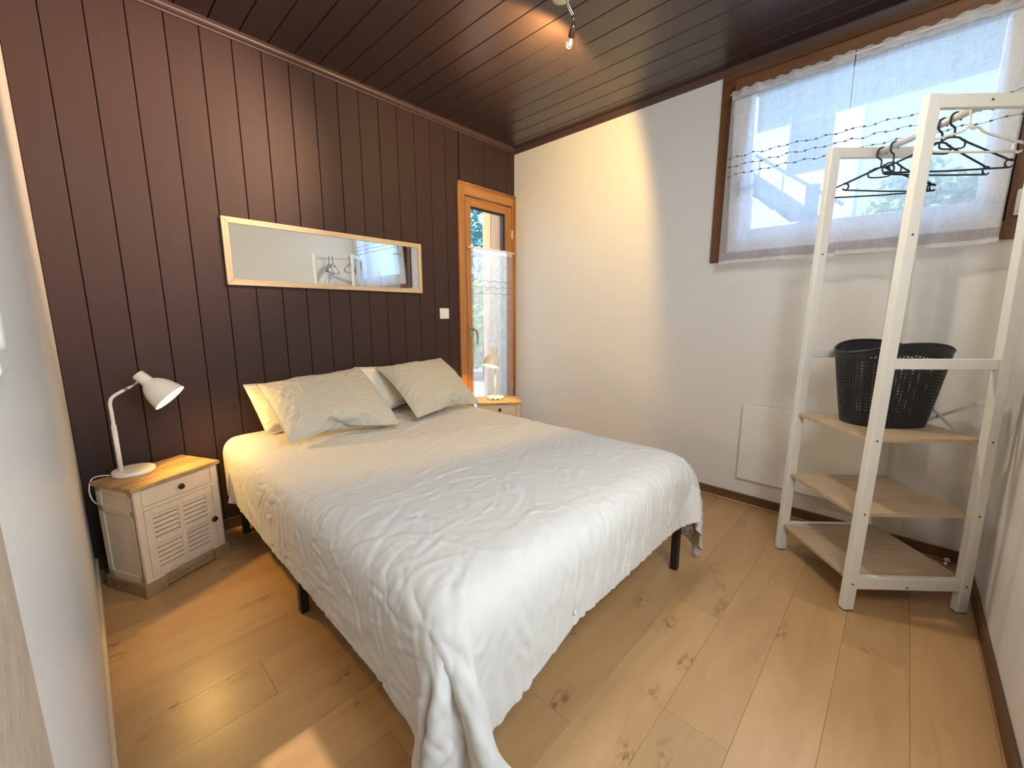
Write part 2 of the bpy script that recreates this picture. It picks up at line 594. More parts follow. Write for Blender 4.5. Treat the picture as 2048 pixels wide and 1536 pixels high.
# left wall, front wall (doorway behind the camera), hallway beyond
bm = bmesh.new()
add_box(bm, XL - .2, XL, -2.6, YB + .3, -.1, H + .1)
struct(link('wall_left', bm, M['wall_l']))
bm = bmesh.new()
add_box(bm, 1.10, XR + .3, YF - .12, YF, -.1, H + .1)
add_box(bm, XL - .2, 1.10, YF - .12, YF, 2.45, H + .1)
struct(link('wall_front', bm, M['wall']))
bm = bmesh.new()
add_box(bm, XL, XL + .0085, YF + .01, .523, 0.0, 2.2)  # thin tan strip, slightly proud of the left wall
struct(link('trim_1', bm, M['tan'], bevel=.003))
# cornices
def cornice(name, prof, p0, p1, out, mat):
    bm = bmesh.new()
    rr = []
    for P in (Vector(p0), Vector(p1)):
        rr.append([bm.verts.new(P + Vector(out) * a + Vector((0, 0, 1)) * b) for a, b in prof])
    n = len(prof)
    for i in range(n): bm.faces.new((rr[0][i], rr[0][(i + 1) % n], rr[1][(i + 1) % n], rr[1][i]))
    bm.faces.new(rr[0][::-1])
    bm.faces.new(rr[1])
    return struct(link(name, bm, mat))
prof = [(0, 0), (0, -.033), (.006, -.034), (.010, -.026)] + [(.010 + .018 * math.sin(a), -.026 + .018 * (1 - math.cos(a))) for a in (.3, .7, 1.1, 1.5)] + [(.032, -.006), (.035, -.004), (.035, 0)]
cornice('trim_2', prof, (XL, YB - .0005, H), (XR, YB - .0005, H), (0, -1, 0), M['mould'])
prof2 = [(0, 0), (0, -.038), (.010, -.038), (.018, -.02), (.022, -.005), (.022, 0)]
cornice('trim_3', prof2, (XR, YF, H), (XR, YB, H), (-1, 0, 0), M['mould'])
# skirting boards
def skirting(name, bits, mat, parts=True):
    e = empty(name)
    struct(e)
    for b in bits: box('skirting_length', *b, mat, e, .002)
    return e
skirting('baseboard_right', [(XR - .012, XR, -.318, .30, 0, .062), (XR - .012, XR, .302, YB - .04, 0, .062)], M['base_d'])
o = struct(empty('trim_4'))
tube('quarter_round', [(XR - .015, -.315, .006), (XR - .015, YB - .04, .006)], .0075, M['floor'], o, 8)
skirting('baseboard_front', [(1.10, XR - .012, YF, YF + .012, 0, .062)], M['base_x'])
skirting('baseboard_left', [(XL, XL + .011, .53, YB - .03, 0, .07)], M['base_l'])
skirting('baseboard_back', [(XL + .012, DX0 - .01, YB - .014, YB - .001, 0, .06)], M['base_x'])

# ------------------------------------------------------------------ tall glazed door in the panelled wall
dr = struct(empty('door_1'))
yf = YB - .014            # room face of the frame
def dbox(n, x0, x1, y0, y1, z0, z1, m, par=None, bev=.003): return box(n, x0, x1, y0, y1, z0, z1, m, par or dr, bev)
dbox('frame_post', DX0, DX0 + .066, yf, YB + .07, 0, DZ1, M['honeyV'])
dbox('frame_post', XR - .040, XR - .001, yf, YB + .07, 0, DZ1, M['honeyV'])
dbox('frame_head', DX0 + .0662, XR - .0402, yf, YB + .07, DZ1 - .085, DZ1, M['honeyH'])
bm = bmesh.new()
add_tube(bm, [(DX0, yf - .002, DZ1 - .004), (XR - .002, yf - .002, DZ1 - .004)], .007, 8)
add_tube(bm, [(DX0, yf, DZ1 - .019), (XR - .002, yf, DZ1 - .019)], .004, 8)
link('frame_moulding', bm, M['honeyH'], dr, smooth=True)
bm = bmesh.new()
add_tube(bm, [(XR - .010, yf - .002, 0), (XR - .010, yf - .002, DZ1 - .012)], .007, 8)
add_tube(bm, [(XR - .027, yf, 0), (XR - .027, yf, DZ1 - .03)], .004, 8)
link('frame_moulding', bm, M['honeyV'], dr, smooth=True)
ys0, ys1 = YB - .008, YB + .045
SX0, SX1, SZ0, SZ1 = DX0 + .076, XR - .042, .035, DZ1 - .097
dbox('sash_stile', SX0, 2.231, ys0, ys1, SZ0, SZ1, M['honeyV'], None, .004)
dbox('sash_stile', 2.616, SX1, ys0, ys1, SZ0, SZ1, M['honeyV'], None, .004)
dbox('sash_rail', 2.231, 2.616, ys0, ys1, 1.998, SZ1, M['honeyH'], None, .004)
dbox('sash_rail', 2.231, 2.616, ys0, ys1, SZ0, .20, M['honeyH'], None, .004)
dbox('glazing_gasket', 2.598, 2.616, ys0 + .012, ys1 - .008, .20, 1.998, M['gasket'], None, 0)
dbox('glazing_gasket', 2.231, 2.598, ys0 + .020, ys1 - .008, 1.988, 1.998, M['gasket'], None, 0)
dbox('pane', 2.231, 2.600, YB + .022, YB + .026, .20, 1.99, M['glass'], None, 0)
for z in (1.86, .55): dbox('hinge', SX1 - .004, SX1 + .008, ys0 - .007, ys0 + .002, z - .05, z + .02, M['white_pl'], None, .002)
hd = dbox('door_handle', 2.196, 2.218, ys0 - .006, ys0, .985, 1.065, M['chrome'], None, .003)
g = tube('lever', [(2.207, ys0 - .004, 1.045), (2.207, ys0 - .045, 1.045), (2.215, ys0 - .055, 1.04), (2.232, ys0 - .056, 1.01), (2.238, ys0 - .054, .965), (2.236, ys0 - .054, .925)], .0085, M['chrome'], None, 8, 5)
sub(g, hd)
g.matrix_parent_inverse = (hd.matrix_basis).inverted()
# open wooden shutter beside the glass, outside
sh = empty('window_shutter', (2.768, 2.66, 0), 0, 'orange-brown wooden shutter folded open outside the tall glazed door', 'shutter')
for i, (a, b) in enumerate(((.0, .115), (.117, .232), (.234, .349))):
    box('shutter_board', -.015, .015, a, b, .02, 2.25, M['shut'], sh, .003)
box('shutter_batten', -.03, -.015, .02, .33, 1.40, 1.48, M['shut'], sh, .003)
box('shutter_batten', -.03, -.015, .02, .33, .30, .38, M['shut'], sh, .003)

# ------------------------------------------------------------------ window high in the right wall
wd = struct(empty('window_1'))
def wbox(n, x0, x1, y0, y1, z0, z1, m, par=None, bev=.003): return box(n, x0, x1, y0, y1, z0, z1, m, par or wd, bev)
CY0, CY1, CZ0, CZ1 = -.328, .921, 1.472, 2.497
wbox('casing_post', XR - .018, XR + .07, CY1 - .075, CY1, CZ0, CZ1, M['brownV'])
wbox('casing_post', XR - .018, XR + .07, CY0, CY0 + .085, CZ0, CZ1, M['brownV'])
wbox('casing_head', XR - .018, XR + .07, CY0 + .085, CY1 - .075, CZ1 - .085, CZ1, M['brownH'])
wbox('casing_sill', XR - .018, XR + .07, CY0 + .085, CY1 - .075, CZ0, CZ0 + .075, M['brownH'])
wbox('casing_fillet', XR - .026, XR - .017, CY0 + .02, CY1 - .02, CZ1 - .035, CZ1 - .022, M['brownH'], None, .002)
wbox('rebate_post', XR + .015, XR + .075, .80, CY1 - .074, 1.53, 2.42, M['brownV'])
wbox('rebate_post', XR + .015, XR + .075, CY0 + .083, -.215, 1.53, 2.42, M['brownV'])
# the sash is tilted into the room at its top
ts = empty('tilted_sash')
ts.parent = wd
ts.location = (XR + .010, 0, 1.525)
ts.rotation_euler = (0, -R(5.2), 0)
def sbox(n, x0, x1, y0, y1, z0, z1, m, bev=.003): return box(n, x0, x1, y0, y1, z0, z1, m, ts, bev)
sbox('sash_stile', -.03, .03, .722, .828, .0, .80, M['pvc'])
sbox('sash_stile', -.03, .03, -.232, -.152, .0, .80, M['pvc'])
sbox('sash_rail', -.03, .03, -.152, .722, .0, .118, M['pvc'])
sbox('sash_rail', -.03, .03, -.232, .828, .801, .90, M['brownH'])
sbox('pane', -.004, .004, -.154, .724, .116, .802, M['glass'], 0)
sbox('sash_edge', -.012, .034, .828, .834, .0, .90, M['brownV'], 0)
sbox('stay_hinge', -.055, -.022, -.285, -.262, .04, .14, M['white_pl'], .004)
sbox('stay_screw', -.058, -.054, -.279, -.268, .05, .061, M['chrome'], .002)
hb = sbox('sash_handle', -.036, -.030, .765, .795, .30, .38, M['chrome'], .003)
g = tube('lever', [(-.034, .78, .34), (-.052, .78, .34), (-.058, .775, .34), (-.059, .74, .342), (-.058, .68, .345)], .007, M['chrome'], ts, 8, 5)
g.name = 'handle_lever'

# ------------------------------------------------------------------ curtains
def curtain(name, label, fn, nu, nv, mat, group, stitch_vs, bead_du, hem_v=.045, head_v=.045, rad=.0011, bead=.0030):
    """fn(u, v) -> point; u across, v from 0 at the top to 1 at the foot"""
    bm = bmesh.new()
    G = [[bm.verts.new(fn(i / nu, j / nv)) for i in range(nu + 1)] for j in range(nv + 1)]
    for j in range(nv):
        for i in range(nu):
            f = bm.faces.new((G[j][i], G[j][i + 1], G[j + 1][i + 1], G[j + 1][i]))
    me = bpy.data.meshes.new(name)
    bm.to_mesh(me)
    bm.free()
    me.materials.append(mat)
    for p in me.polygons: p.use_smooth = True
    o = bpy.data.objects.new(name, me)
    COL.objects.link(o)
    tag(o, label, 'curtain', group)
    def band(nm, u0, u1, v0, v1, off):
        bm = bmesh.new()
        a, b = max(2, int(nu * (u1 - u0))), max(2, int(nv * (v1 - v0)))
        GG = [[bm.verts.new(fn(u0 + (u1 - u0) * i / a, v0 + (v1 - v0) * j / b) + Vector(off)) for i in range(a + 1)] for j in range(b + 1)]
        for j in range(b):
            for i in range(a): bm.faces.new((GG[j][i], GG[j][i + 1], GG[j + 1][i + 1], GG[j + 1][i]))
        return link(nm, bm, M['hem'], o, smooth=True)
    band('top_casing', 0, 1, 0, head_v, (-.0012, -.0012, 0))
    band('bottom_hem', 0, 1, 1 - hem_v * .45, 1, (-.0012, -.0012, 0))
    for sv in stitch_vs:
        bm = bmesh.new()
        pts = [fn(i / nu, sv + .004 * math.sin(i * .37 + sv * 40)) + Vector((-.0018, -.0018, 0)) for i in range(nu + 1)]
        add_tube(bm, pts, rad, 4)
        u = bead_du * .4
        while u < 1:
            p = fn(u, sv + .004 * math.sin(u * nu * .37 + sv * 40)) + Vector((-.002, -.002, 0))
            q = fn(min(1, u + .004), sv) - fn(max(0, u - .004), sv)
            mt = axis_mtx(p, q)
            add_lathe(bm, [(0, -bead * 1.7), (bead * .8, -bead * .8), (bead, 0), (bead * .8, bead * .8), (0, bead * 1.7)], 6, mt)
            u += bead_du
        link('beaded_stitching', bm, M['thread'], o, smooth=True)
    return o
def mkfn(y0, y1, y0b, y1b, zt, zb, seed, sag):
    def fn(u, v):
        y = (y0 + (y1 - y0) * u) * (1 - v) + (y0b + (y1b - y0b) * u) * v
        ph = seed
        a = .0045 * math.sin(u * 41 + ph) * (1 - .55 * v) + .006 * math.sin(u * 17 + ph * 2.1) + .006 * v * math.sin(u * 6.3 + ph)
        z = zt + (zb - zt) * v + (.004 * math.sin(u * 60 + ph) * max(0, 1 - v * 12)) + sag * v * math.sin(u * 3.3 + ph) * .6
        x = 2.622 + a - .0 * v
        return Vector((x, y, z))
    return fn
f1 = mkfn(.838, .316, .842, .302, 2.360, 1.446, .6, .008)
f2 = mkfn(.312, -.236, .302, -.226, 2.360, 1.452, 2.9, .010)
cl = curtain('window_curtain', 'sheer white voile curtain covering the left half of the high window', f1, 90, 40, M['voile'], 'window curtains', (.375, .425, .475), .074, bead=.0042)
cr = curtain('window_curtain', 'sheer white voile curtain on the right half of the high window, behind the clothes rack', f2, 90, 40, M['voile'], 'window curtains', (.375, .425, .475), .074, bead=.0042)
rd = tube('curtain_rod', [(2.622, .845, 2.345), (2.622, -.245, 2.345)], .0045, M['white_pl'], None, 8)
tag(rd, 'thin white curtain rod threaded through the two high window curtains', 'curtain rod')
def fd(u, v):
    x = (2.197 + .478 * u) * (1 - v) + (2.205 + .482 * u) * v
    yy = ys0 - .030 + .005 * math.sin(u * 38) * (1 - .4 * v) + .010 * math.sin(u * 15 + 1) * v + .012 * v * math.sin(u * 7 + .5)
    return Vector((x, yy, 1.692 - 1.38 * v))
cd = curtain('door_curtain', 'narrow sheer white half curtain hanging over the tall glazed door', fd, 80, 60, M['voile_d'], None, (.187, .223, .259), .085, .03, .03, .0011, .003)
rd = empty('curtain_rod', (0, 0, 0), 0, 'short white rod with end caps holding the half curtain of the door', 'curtain rod')
tube('rail', [(2.186, ys0 - .030, 1.683), (2.688, ys0 - .030, 1.683)], .004, M['white_pl'], rd)
for xx in (2.184, 2.686):
    lathe('end_cap', [(0, -.008), (.008, -.006), (.009, 0), (.008, .006), (0, .008)], M['white_pl'], rd, 10, axis_mtx((xx, ys0 - .030, 1.683), (1, 0, 0)))
    tube('bracket', [(xx + .008, ys0 - .030, 1.683), (xx + .008, ys0, 1.683)], .003, M['white_pl'], rd, 6)

# ------------------------------------------------------------------ bed
bd = empty('bed_frame', (1.15, 1.58, 0), 0, 'black metal bed frame with square legs under the white duvet', 'bed')
def bbox(n, x0, x1, y0, y1, z0, z1, m=None, bev=.003): return box(n, x0 - 1.15, x1 - 1.15, y0 - 1.58, y1 - 1.58, z0, z1, m or M['black'], bd, bev)
bbox('side_rail', .475, .505, .66, 2.53, .225, .275)
bbox('side_rail', 1.80, 1.83, .66, 2.53, .225, .275)
bbox('end_rail', .475, 1.83, .642, .672, .225, .275)
bbox('end_rail', .475, 1.83, 2.50, 2.53, .225, .275)
for (lx, ly) in ((.50, .66), (1.776, .655), (.488, 1.607), (1.80, 1.607), (.50, 2.46), (1.80, 2.46)):
    bbox('leg', lx - .016, lx + .016, ly - .016, ly + .016, 0, .226)
for i in range(12):
    bbox('slat', .50, 1.805, .66 + i * .155, .72 + i * .155, .268, .280, M['shelf'])
mt = box('mattress', .465, 1.835, .648, 2.54, .281, .515, M['mattress'], None, .055)
mt.modifiers['bevel'].segments = 5
tag(mt, 'thick white mattress hidden beneath the duvet on the bed frame', 'mattress')
DUVET = [572,19,12,-24,22,19,-1,8,14,-14,-13,-6,18,25,30,-20,-15,-13,32,37,37,36,37,35,27,28,28,27,28,28,27,28,28,27,28,28,27,28,27,28,28,28,27,28,28,28,27,28,28,28,27,29,28,28,28,27,28,27,28,27,28,28,28,27,28,27,28,27,27,30,29,27,17,22,22,-7,27,17,9,17,-15,-27,10,15,16,19,18,20,11,5,-3,27,-23,-1,1,22,-14,-5,4,-5,
-1,16,7,1,-9,-1,-11,12,0,14,-3,-2,0,0,-1,-2,2,0,-1,1,0,-1,1,-1,0,1,-1,0,1,-1,1,-1,0,0,1,-1,0,0,0,0,0,0,1,-1,0,0,-1,1,-1,1,-1,1,0,-1,0,0,0,1,-1,0,1,0,0,-1,3,-2,-3,17,-6,-2,4,-14,0,17,0,1,1,0,-2,-8,-4,-2,7,-17,5,-23,-4,4,3,3,6,1,-1,-4,5,4,-7,-3,-2,11,
0,3,1,0,-1,0,0,0,-1,0,1,-1,0,1,-1,1,0,-1,1,-1,0,0,0,1,0,-1,0,0,0,0,1,-1,0,0,0,-1,0,0,1,-1,1,0,0,0,-1,1,-1,1,-1,0,0,1,0,-1,1,1,1,-3,0,9,-4,-4,3,-4,2,13,4,-2,-2,-2,-4,-3,-3,3,7,5,-40,17,5,7,-4,-5,5,12,2,-3,-6,1,0,-1,0,7,1,3,1,0,0,-1,-1,0,
1,-1,0,1,-1,0,0,0,0,1,-1,1,-1,1,-1,0,0,1,-1,1,-1,0,0,0,0,0,0,0,0,0,0,0,0,-1,1,-1,1,-1,1,-1,1,-1,1,-1,0,1,0,0,1,0,3,1,-7,2,1,-2,8,8,-2,-2,0,-3,-1,-3,3,5,3,2,-28,2,1,5,4,0,-1,6,3,8,-2,-8,0,0,2,3,3,4,0,0,-1,0,0,0,-1,1,-1,0,0,0,1,-1,
0,0,0,0,0,0,0,0,0,0,1,-1,1,-1,0,1,-1,0,0,1,-1,0,-1,1,-1,1,0,0,-1,1,0,0,-1,1,0,0,0,0,0,1,1,1,2,-4,-2,4,-4,0,11,1,-2,2,-1,-2,-3,2,5,2,-3,-9,-28,2,1,2,5,3,1,-1,3,9,6,-4,-5,-3,2,3,2,3,1,0,-1,0,0,-1,1,-1,1,-1,0,0,0,0,0,-1,1,0,0,0,0,0,
0,0,0,0,0,0,0,0,0,0,0,0,0,0,0,0,0,0,-1,1,0,0,0,0,1,-1,0,0,0,-1,0,1,2,1,-1,-5,3,3,-4,6,5,-2,1,1,-1,-2,1,4,1,-6,-11,-13,-28,6,0,1,0,3,5,-1,-1,6,9,3,-6,-5,2,1,3,4,0,-1,1,-1,-1,0,0,0,0,0,0,0,-1,1,0,0,0,0,0,0,0,0,0,0,0,0,0,0,0,0,
0,0,0,-1,1,0,0,0,0,0,0,0,0,0,0,0,0,0,0,0,0,0,0,0,1,1,-1,-1,3,-1,-1,7,0,-1,4,0,-3,1,3,-1,-8,-10,-8,-5,23,-23,-13,-6,0,1,1,0,2,2,8,7,-3,-5,1,1,2,3,1,0,-1,0,0,0,-1,0,-1,1,0,0,0,0,0,0,0,0,0,0,0,0,0,0,-1,1,0,0,0,0,0,0,0,0,0,0,0,0,
0,0,0,0,0,0,0,0,0,0,0,0,0,0,-1,-1,0,2,-1,4,2,-1,2,0,-1,5,1,-2,1,1,-3,-10,-10,-5,-3,-2,29,-8,-10,-14,-9,-4,-2,0,-1,0,4,12,3,-5,-2,2,4,3,0,-1,0,0,-1,-1,0,1,0,0,0,0,1,-1,0,0,0,0,0,0,1,-1,0,0,0,0,0,0,0,0,0,0,0,0,0,-1,1,0,0,0,0,0,0,0,0,0,
0,0,0,1,0,-1,0,-1,0,1,0,4,1,-1,2,-2,5,3,-1,0,-1,-6,-11,-8,-4,-1,4,3,22,4,-2,-6,-13,-12,-7,-3,-1,1,2,5,8,-2,-2,1,6,2,-1,0,-1,-1,-1,-1,1,0,1,0,0,0,0,0,0,1,-1,0,0,0,0,0,0,0,0,0,0,0,0,0,0,0,-1,1,0,0,0,0,0,0,0,0,0,0,0,0,0,0,0,0,0,0,-1,1,
0,1,1,1,1,-1,3,4,3,-1,-2,-4,-7,-11,-5,0,3,6,5,9,32,-5,-1,-1,-3,-9,-13,-11,-4,-1,1,3,10,2,-3,-1,10,-1,-2,-1,-1,-1,-1,0,1,0,0,0,0,0,0,0,0,0,0,0,0,0,0,1,-1,0,0,0,0,0,0,-1,1,0,0,0,0,0,0,-1,1,0,0,0,0,0,-1,1,0,0,0,0,0,0,0,0,1,1,0,2,0,1,0,3,
0,0,-5,-9,-9,-1,2,6,4,1,-1,0,30,0,0,-1,-1,-2,-7,-12,-13,-8,-1,2,7,6,-1,-1,5,0,-1,-1,-1,0,0,0,-1,1,0,0,0,0,0,0,0,0,0,0,1,-1,0,0,0,0,1,-1,0,0,0,0,0,0,0,0,-1,1,0,0,0,-1,1,0,0,0,0,0,0,0,0,0,0,0,1,0,0,0,2,0,1,-1,0,-1,-3,-4,-8,-2,2,2,2,-2,
-2,-4,-2,-5,29,-8,2,3,1,-1,0,-3,-9,-14,-9,-1,2,5,1,0,2,2,0,-1,0,-1,0,0,0,0,0,0,1,-1,0,0,0,0,0,0,0,0,0,0,0,0,0,0,0,0,0,0,0,0,0,0,0,0,-1,1,0,0,0,-1,1,0,0,0,0,0,0,0,0,0,0,0,0,2,0,1,0,-1,-1,-4,-5,-7,-4,-2,0,1,0,0,-1,1,4,15,-37,18,9,8,
8,7,5,4,1,-4,-10,-8,-5,1,0,2,1,0,1,0,0,0,0,-1,1,-1,0,0,0,0,0,1,-1,0,0,0,0,0,0,0,0,0,0,0,0,0,0,0,0,0,0,0,0,0,0,0,-1,1,-1,1,0,-1,1,0,-1,1,0,0,0,0,-1,1,1,-1,1,0,0,1,-3,-1,-6,-5,-3,-1,1,1,0,1,3,4,1,-18,-38,4,2,3,4,5,7,7,7,8,-2,-6,
-3,-1,1,1,1,1,-1,1,0,0,-1,1,-1,0,0,0,0,1,-1,0,0,0,1,-1,0,0,0,0,0,0,-1,1,0,0,0,0,0,-1,1,-1,1,0,0,0,0,0,0,0,-1,1,0,0,0,0,0,-1,0,0,1,-1,0,2,0,0,0,-1,0,-3,0,0,5,4,3,1,1,-1,0,-1,-3,0,-38,9,2,1,0,1,1,2,6,8,7,1,-1,0,0,0,1,0,2,-1,
0,0,0,-1,0,1,0,0,-1,0,0,0,1,-1,0,0,0,0,0,0,0,0,0,0,-1,1,0,0,0,0,0,0,0,-1,1,-1,1,-1,1,-1,1,0,-1,0,1,-1,0,1,0,0,-1,0,1,-1,1,1,0,-1,-1,0,0,2,5,2,1,1,1,-1,-1,-2,0,1,15,-5,1,1,-1,-2,-1,0,-2,-4,-2,0,-1,0,0,1,0,1,0,1,0,-1,0,0,0,-1,0,0,
1,-1,1,-1,0,0,0,0,0,0,0,0,0,0,0,0,0,0,-1,1,-1,1,-1,1,-1,1,-1,1,-1,1,0,0,0,-1,1,0,-1,1,-1,0,0,-1,1,0,0,1,0,0,0,0,-1,0,0,-1,-1,1,1,2,3,5,3,2,2,8,32,-8,-3,-3,0,-1,-1,-3,-4,-6,-2,-1,1,-1,0,0,1,1,0,0,-1,1,-1,0,0,0,0,-1,0,0,0,0,0,0,0,0,
0,0,0,0,0,0,0,0,0,0,0,0,0,0,0,0,0,0,0,0,0,0,-1,1,-1,1,-1,0,0,0,0,0,-1,1,0,0,0,1,0,0,0,-1,1,-1,0,0,-2,-2,0,-1,0,2,2,4,1,-2,11,-1,-3,-1,-2,-1,-2,-1,-1,1,1,0,-1,1,0,0,0,0,0,1,0,-1,0,0,-1,0,0,1,-1,1,-1,1,-1,1,-1,0,0,0,0,-1,1,-1,1,-1,
1,-1,1,-1,1,-1,1,-1,1,-1,1,-1,1,-1,1,-1,1,-1,1,-1,1,-1,1,-1,0,0,0,1,0,-1,1,0,-1,1,-1,1,-1,1,0,-1,-1,-1,-2,-1,0,1,2,1,4,-2,-1,-3,0,0,0,0,0,2,0,0,1,0,0,0,1,0,0,-1,0,0,0,0,0,0,-1,0,0,0,0,0,0,0,0,0,0,0,0,0,0,0,0,0,0,0,0,0,0,0,0,0,
0,0,0,0,0,0,0,0,-1,1,-1,1,-1,1,-1,0,1,0,-1,0,1,0,0,0,0,0,0,0,0,1,1,0,-2,0,0,-2,-2,-1,1,0,-4,3,0,1,1,0,-1,0,1,-1,1,0,0,0,0,0,0,0,0,0,0,0,0,-1,0,0,0,0,0,0,0,0,0,-1,1,0,0,0,0,0,0,0,0,0,0,0,0,0,0,0,-1,1,-1,1,-1,1,-1,1,-1,1,
0,0,0,-1,1,-1,0,1,-1,0,1,0,0,1,-1,0,1,-1,0,0,0,-1,1,2,0,-1,-1,0,0,-1,-2,1,-1,1,1,0,-1,0,1,1,0,0,-1,0,0,0,0,1,-1,0,0,0,0,-1,0,0,0,0,0,0,0,0,0,0,0,0,0,0,0,0,0,0,0,0,0,0,0,0,-1,1,-1,1,0,0,0,0,0,0,0,-1,1,-1,1,-1,1,0,-1,1,0,-1,
1,0,0,0,0,0,0,0,0,0,0,0,0,-1,-1,1,2,1,0,-1,0,-1,-1,0,0,-1,0,1,0,0,2,1,-2,-1,0,1,0,0,0,0,0,0,0,0,0,0,-1,0,0,0,0,0,0,0,0,-1,1,0,0,0,0,0,0,0,0,0,-1,1,-1,1,0,0,0,0,0,0,0,0,0,-1,1,0,0,0,0,0,-1,1,0,-1,1,0,0,0,0,0,0,0,1,0,
-1,0,0,0,-1,0,0,-1,1,2,1,-1,-1,0,0,-1,0,0,0,0,1,1,-1,-2,1,1,0,-1,1,0,1,-1,1,0,-1,0,-1,0,1,-1,0,0,0,0,0,-1,1,0,0,0,0,0,0,0,0,0,-1,1,0,0,0,0,0,0,0,0,0,-1,1,-1,1,0,0,0,0,0,-1,1,0,0,0,0,0,0,0,0,0,0,0,0,0,0,0,0,0,0,0,1,-1,-1,
-1,1,1,2,-1,-1,0,0,0,0,0,1,0,1,-4,-2,2,1,1,1,-1,1,0,0,0,0,0,0,0,0,-1,0,0,0,0,0,0,0,0,0,0,0,0,0,0,0,-1,1,0,0,0,0,0,0,0,0,0,-1,1,0,0,0,0,0,0,0,-1,1,0,0,0,-1,1,0,0,0,0,0,0,0,0,0,0,0,0,1,-1,0,1,-1,2,-1,-2,-2,2,2,1,-1,-2,1,
0,0,0,1,1,-4,0,2,1,0,0,0,0,0,0,0,0,-1,1,-1,0,0,0,0,0,0,0,-1,1,0,0,0,0,0,0,0,-1,1,0,0,0,0,0,0,0,0,0,-1,1,0,0,0,0,0,0,0,-1,1,0,0,0,0,0,0,0,0,0,0,0,0,0,0,0,0,0,0,0,0,0,0,0,0,-1,2,0,-2,-1,1,2,1,-1,-1,0,0,1,1,-2,-2,1,4,
-1,-1,-1,0,1,0,-1,1,-1,1,-1,0,1,-1,0,0,0,-1,1,0,0,0,0,0,0,0,-1,1,0,0,0,0,0,0,0,0,0,-1,1,0,0,0,0,0,0,0,-1,1,0,0,0,0,0,0,0,0,0,0,0,0,0,0,0,0,0,0,0,0,0,0,1,-1,0,0,0,0,1,-1,-2,0,2,1,0,-1,0,0,1,-1,-2,1,3,0,-1,-1,1,-1,0,0,1,0,
0,-1,1,0,-1,0,0,0,0,0,0,0,0,0,0,0,-1,1,0,0,0,0,0,0,0,-1,1,-1,1,0,0,0,0,0,0,0,-1,1,0,0,0,0,0,0,0,-1,1,0,0,0,0,0,0,0,0,0,0,1,-1,0,1,-1,0,0,0,0,0,-1,1,1,-1,-2,0,2,1,-1,0,1,0,-1,-2,2,2,-1,-1,1,-1,0,0,0,0,0,0,1,-1,0,0,0,0,0,
0,0,0,0,0,0,-1,1,0,0,0,0,0,0,0,-1,1,0,0,0,0,0,0,0,0,0,0,0,0,0,0,0,0,0,0,0,0,0,0,0,0,0,0,0,0,0,0,0,0,0,0,0,0,0,0,0,0,1,-1,0,-1,2,0,-2,-1,1,2,0,1,0,0,-3,1,2,0,-1,0,0,0,0,0,0,0,0,0,0,0,0,0,0,0,0,0,0,0,0,-1,1,0,0,
0,0,0,0,0,-1,1,0,0,0,0,0,0,0,0,0,0,0,-1,1,0,0,0,0,0,0,0,-1,1,0,0,0,0,0,0,0,0,0,0,0,0,0,0,1,-1,0,0,0,0,0,1,0,-1,0,1,-1,-2,0,2,0,0,0,-1,0,1,1,0,-2,1,0,0,0,0,0,0,0,0,0,0,0,0,0,0,0,0,0,-1,1,0,0,0,0,0,0,0,0,0,0,0,0,
0,0,0,0,0,0,0,0,-1,1,0,0,0,0,0,0,0,0,0,0,0,0,0,0,0,0,0,0,0,0,0,0,0,0,1,-1,0,0,0,0,0,0,0,0,1,-2,1,1,-1,-1,1,0,0,0,0,-2,3,0,-1,0,0,-1,1,0,0,0,0,0,0,0,0,0,0,0,-1,1,-1,1,0,0,0,0,0,0,0,0,0,-1,1,0,0,0,0,0,0,0,0,0,-1,1,
0,0,0,0,0,0,0,0,0,-1,1,0,0,0,0,0,0,0,0,0,0,0,0,1,-1,0,0,0,0,0,0,1,0,0,0,-1,0,0,-1,2,-1,-1,0,2,1,-1,-1,1,1,0,-1,0,0,0,-1,1,0,0,0,0,0,0,0,-1,0,1,0,0,0,0,0,0,0,0,0,0,0,-1,1,0,0,0,0,0,0,0,0,0,-1,1,0,0,0,0,0,0,0,0,0,-1,
1,0,0,0,0,0,0,0,0,0,0,0,0,0,0,0,1,-1,0,0,0,0,0,0,0,0,1,1,-2,0,0,0,1,-1,0,0,0,0,0,0,1,-1,0,0,-1,1,0,0,0,0,0,-1,1,-1,1,0,0,0,0,0,0,0,0,0,0,0,0,-1,1,0,0,0,0,0,0,0,0,0,-1,1,0,0,0,0,0,0,0,0,0,0,0,0,0,0,0,0,0,0,0,0,
0,0,0,0,0,0,0,0,0,0,0,0,0,1,-1,0,0,0,0,1,1,-1,-1,0,0,0,0,-1,0,0,1,0,0,-1,0,-1,1,0,0,0,-1,0,0,1,-1,1,-1,1,0,-1,1,0,0,0,0,0,0,-1,1,0,0,0,0,0,0,0,0,0,-1,1,0,0,0,0,0,0,0,0,0,0,0,-1,1,0,0,0,0,0,0,0,0,0,0,0,0,0,0,0,0,0,
0,0,0,0,1,-1,0,0,0,0,-1,2,1,0,-1,-2,1,0,-1,1,0,0,0,1,-1,0,-1,1,0,0,0,0,0,0,0,0,0,0,0,0,0,0,0,0,0,0,0,-1,1,0,0,0,0,0,0,0,0,0,-1,1,0,0,0,0,0,0,0,0,0,0,0,0,0,0,0,0,0,0,0,0,0,0,0,0,0,0,-1,1,0,0,0,0,0,1,0,0,-1,0,1,-1,
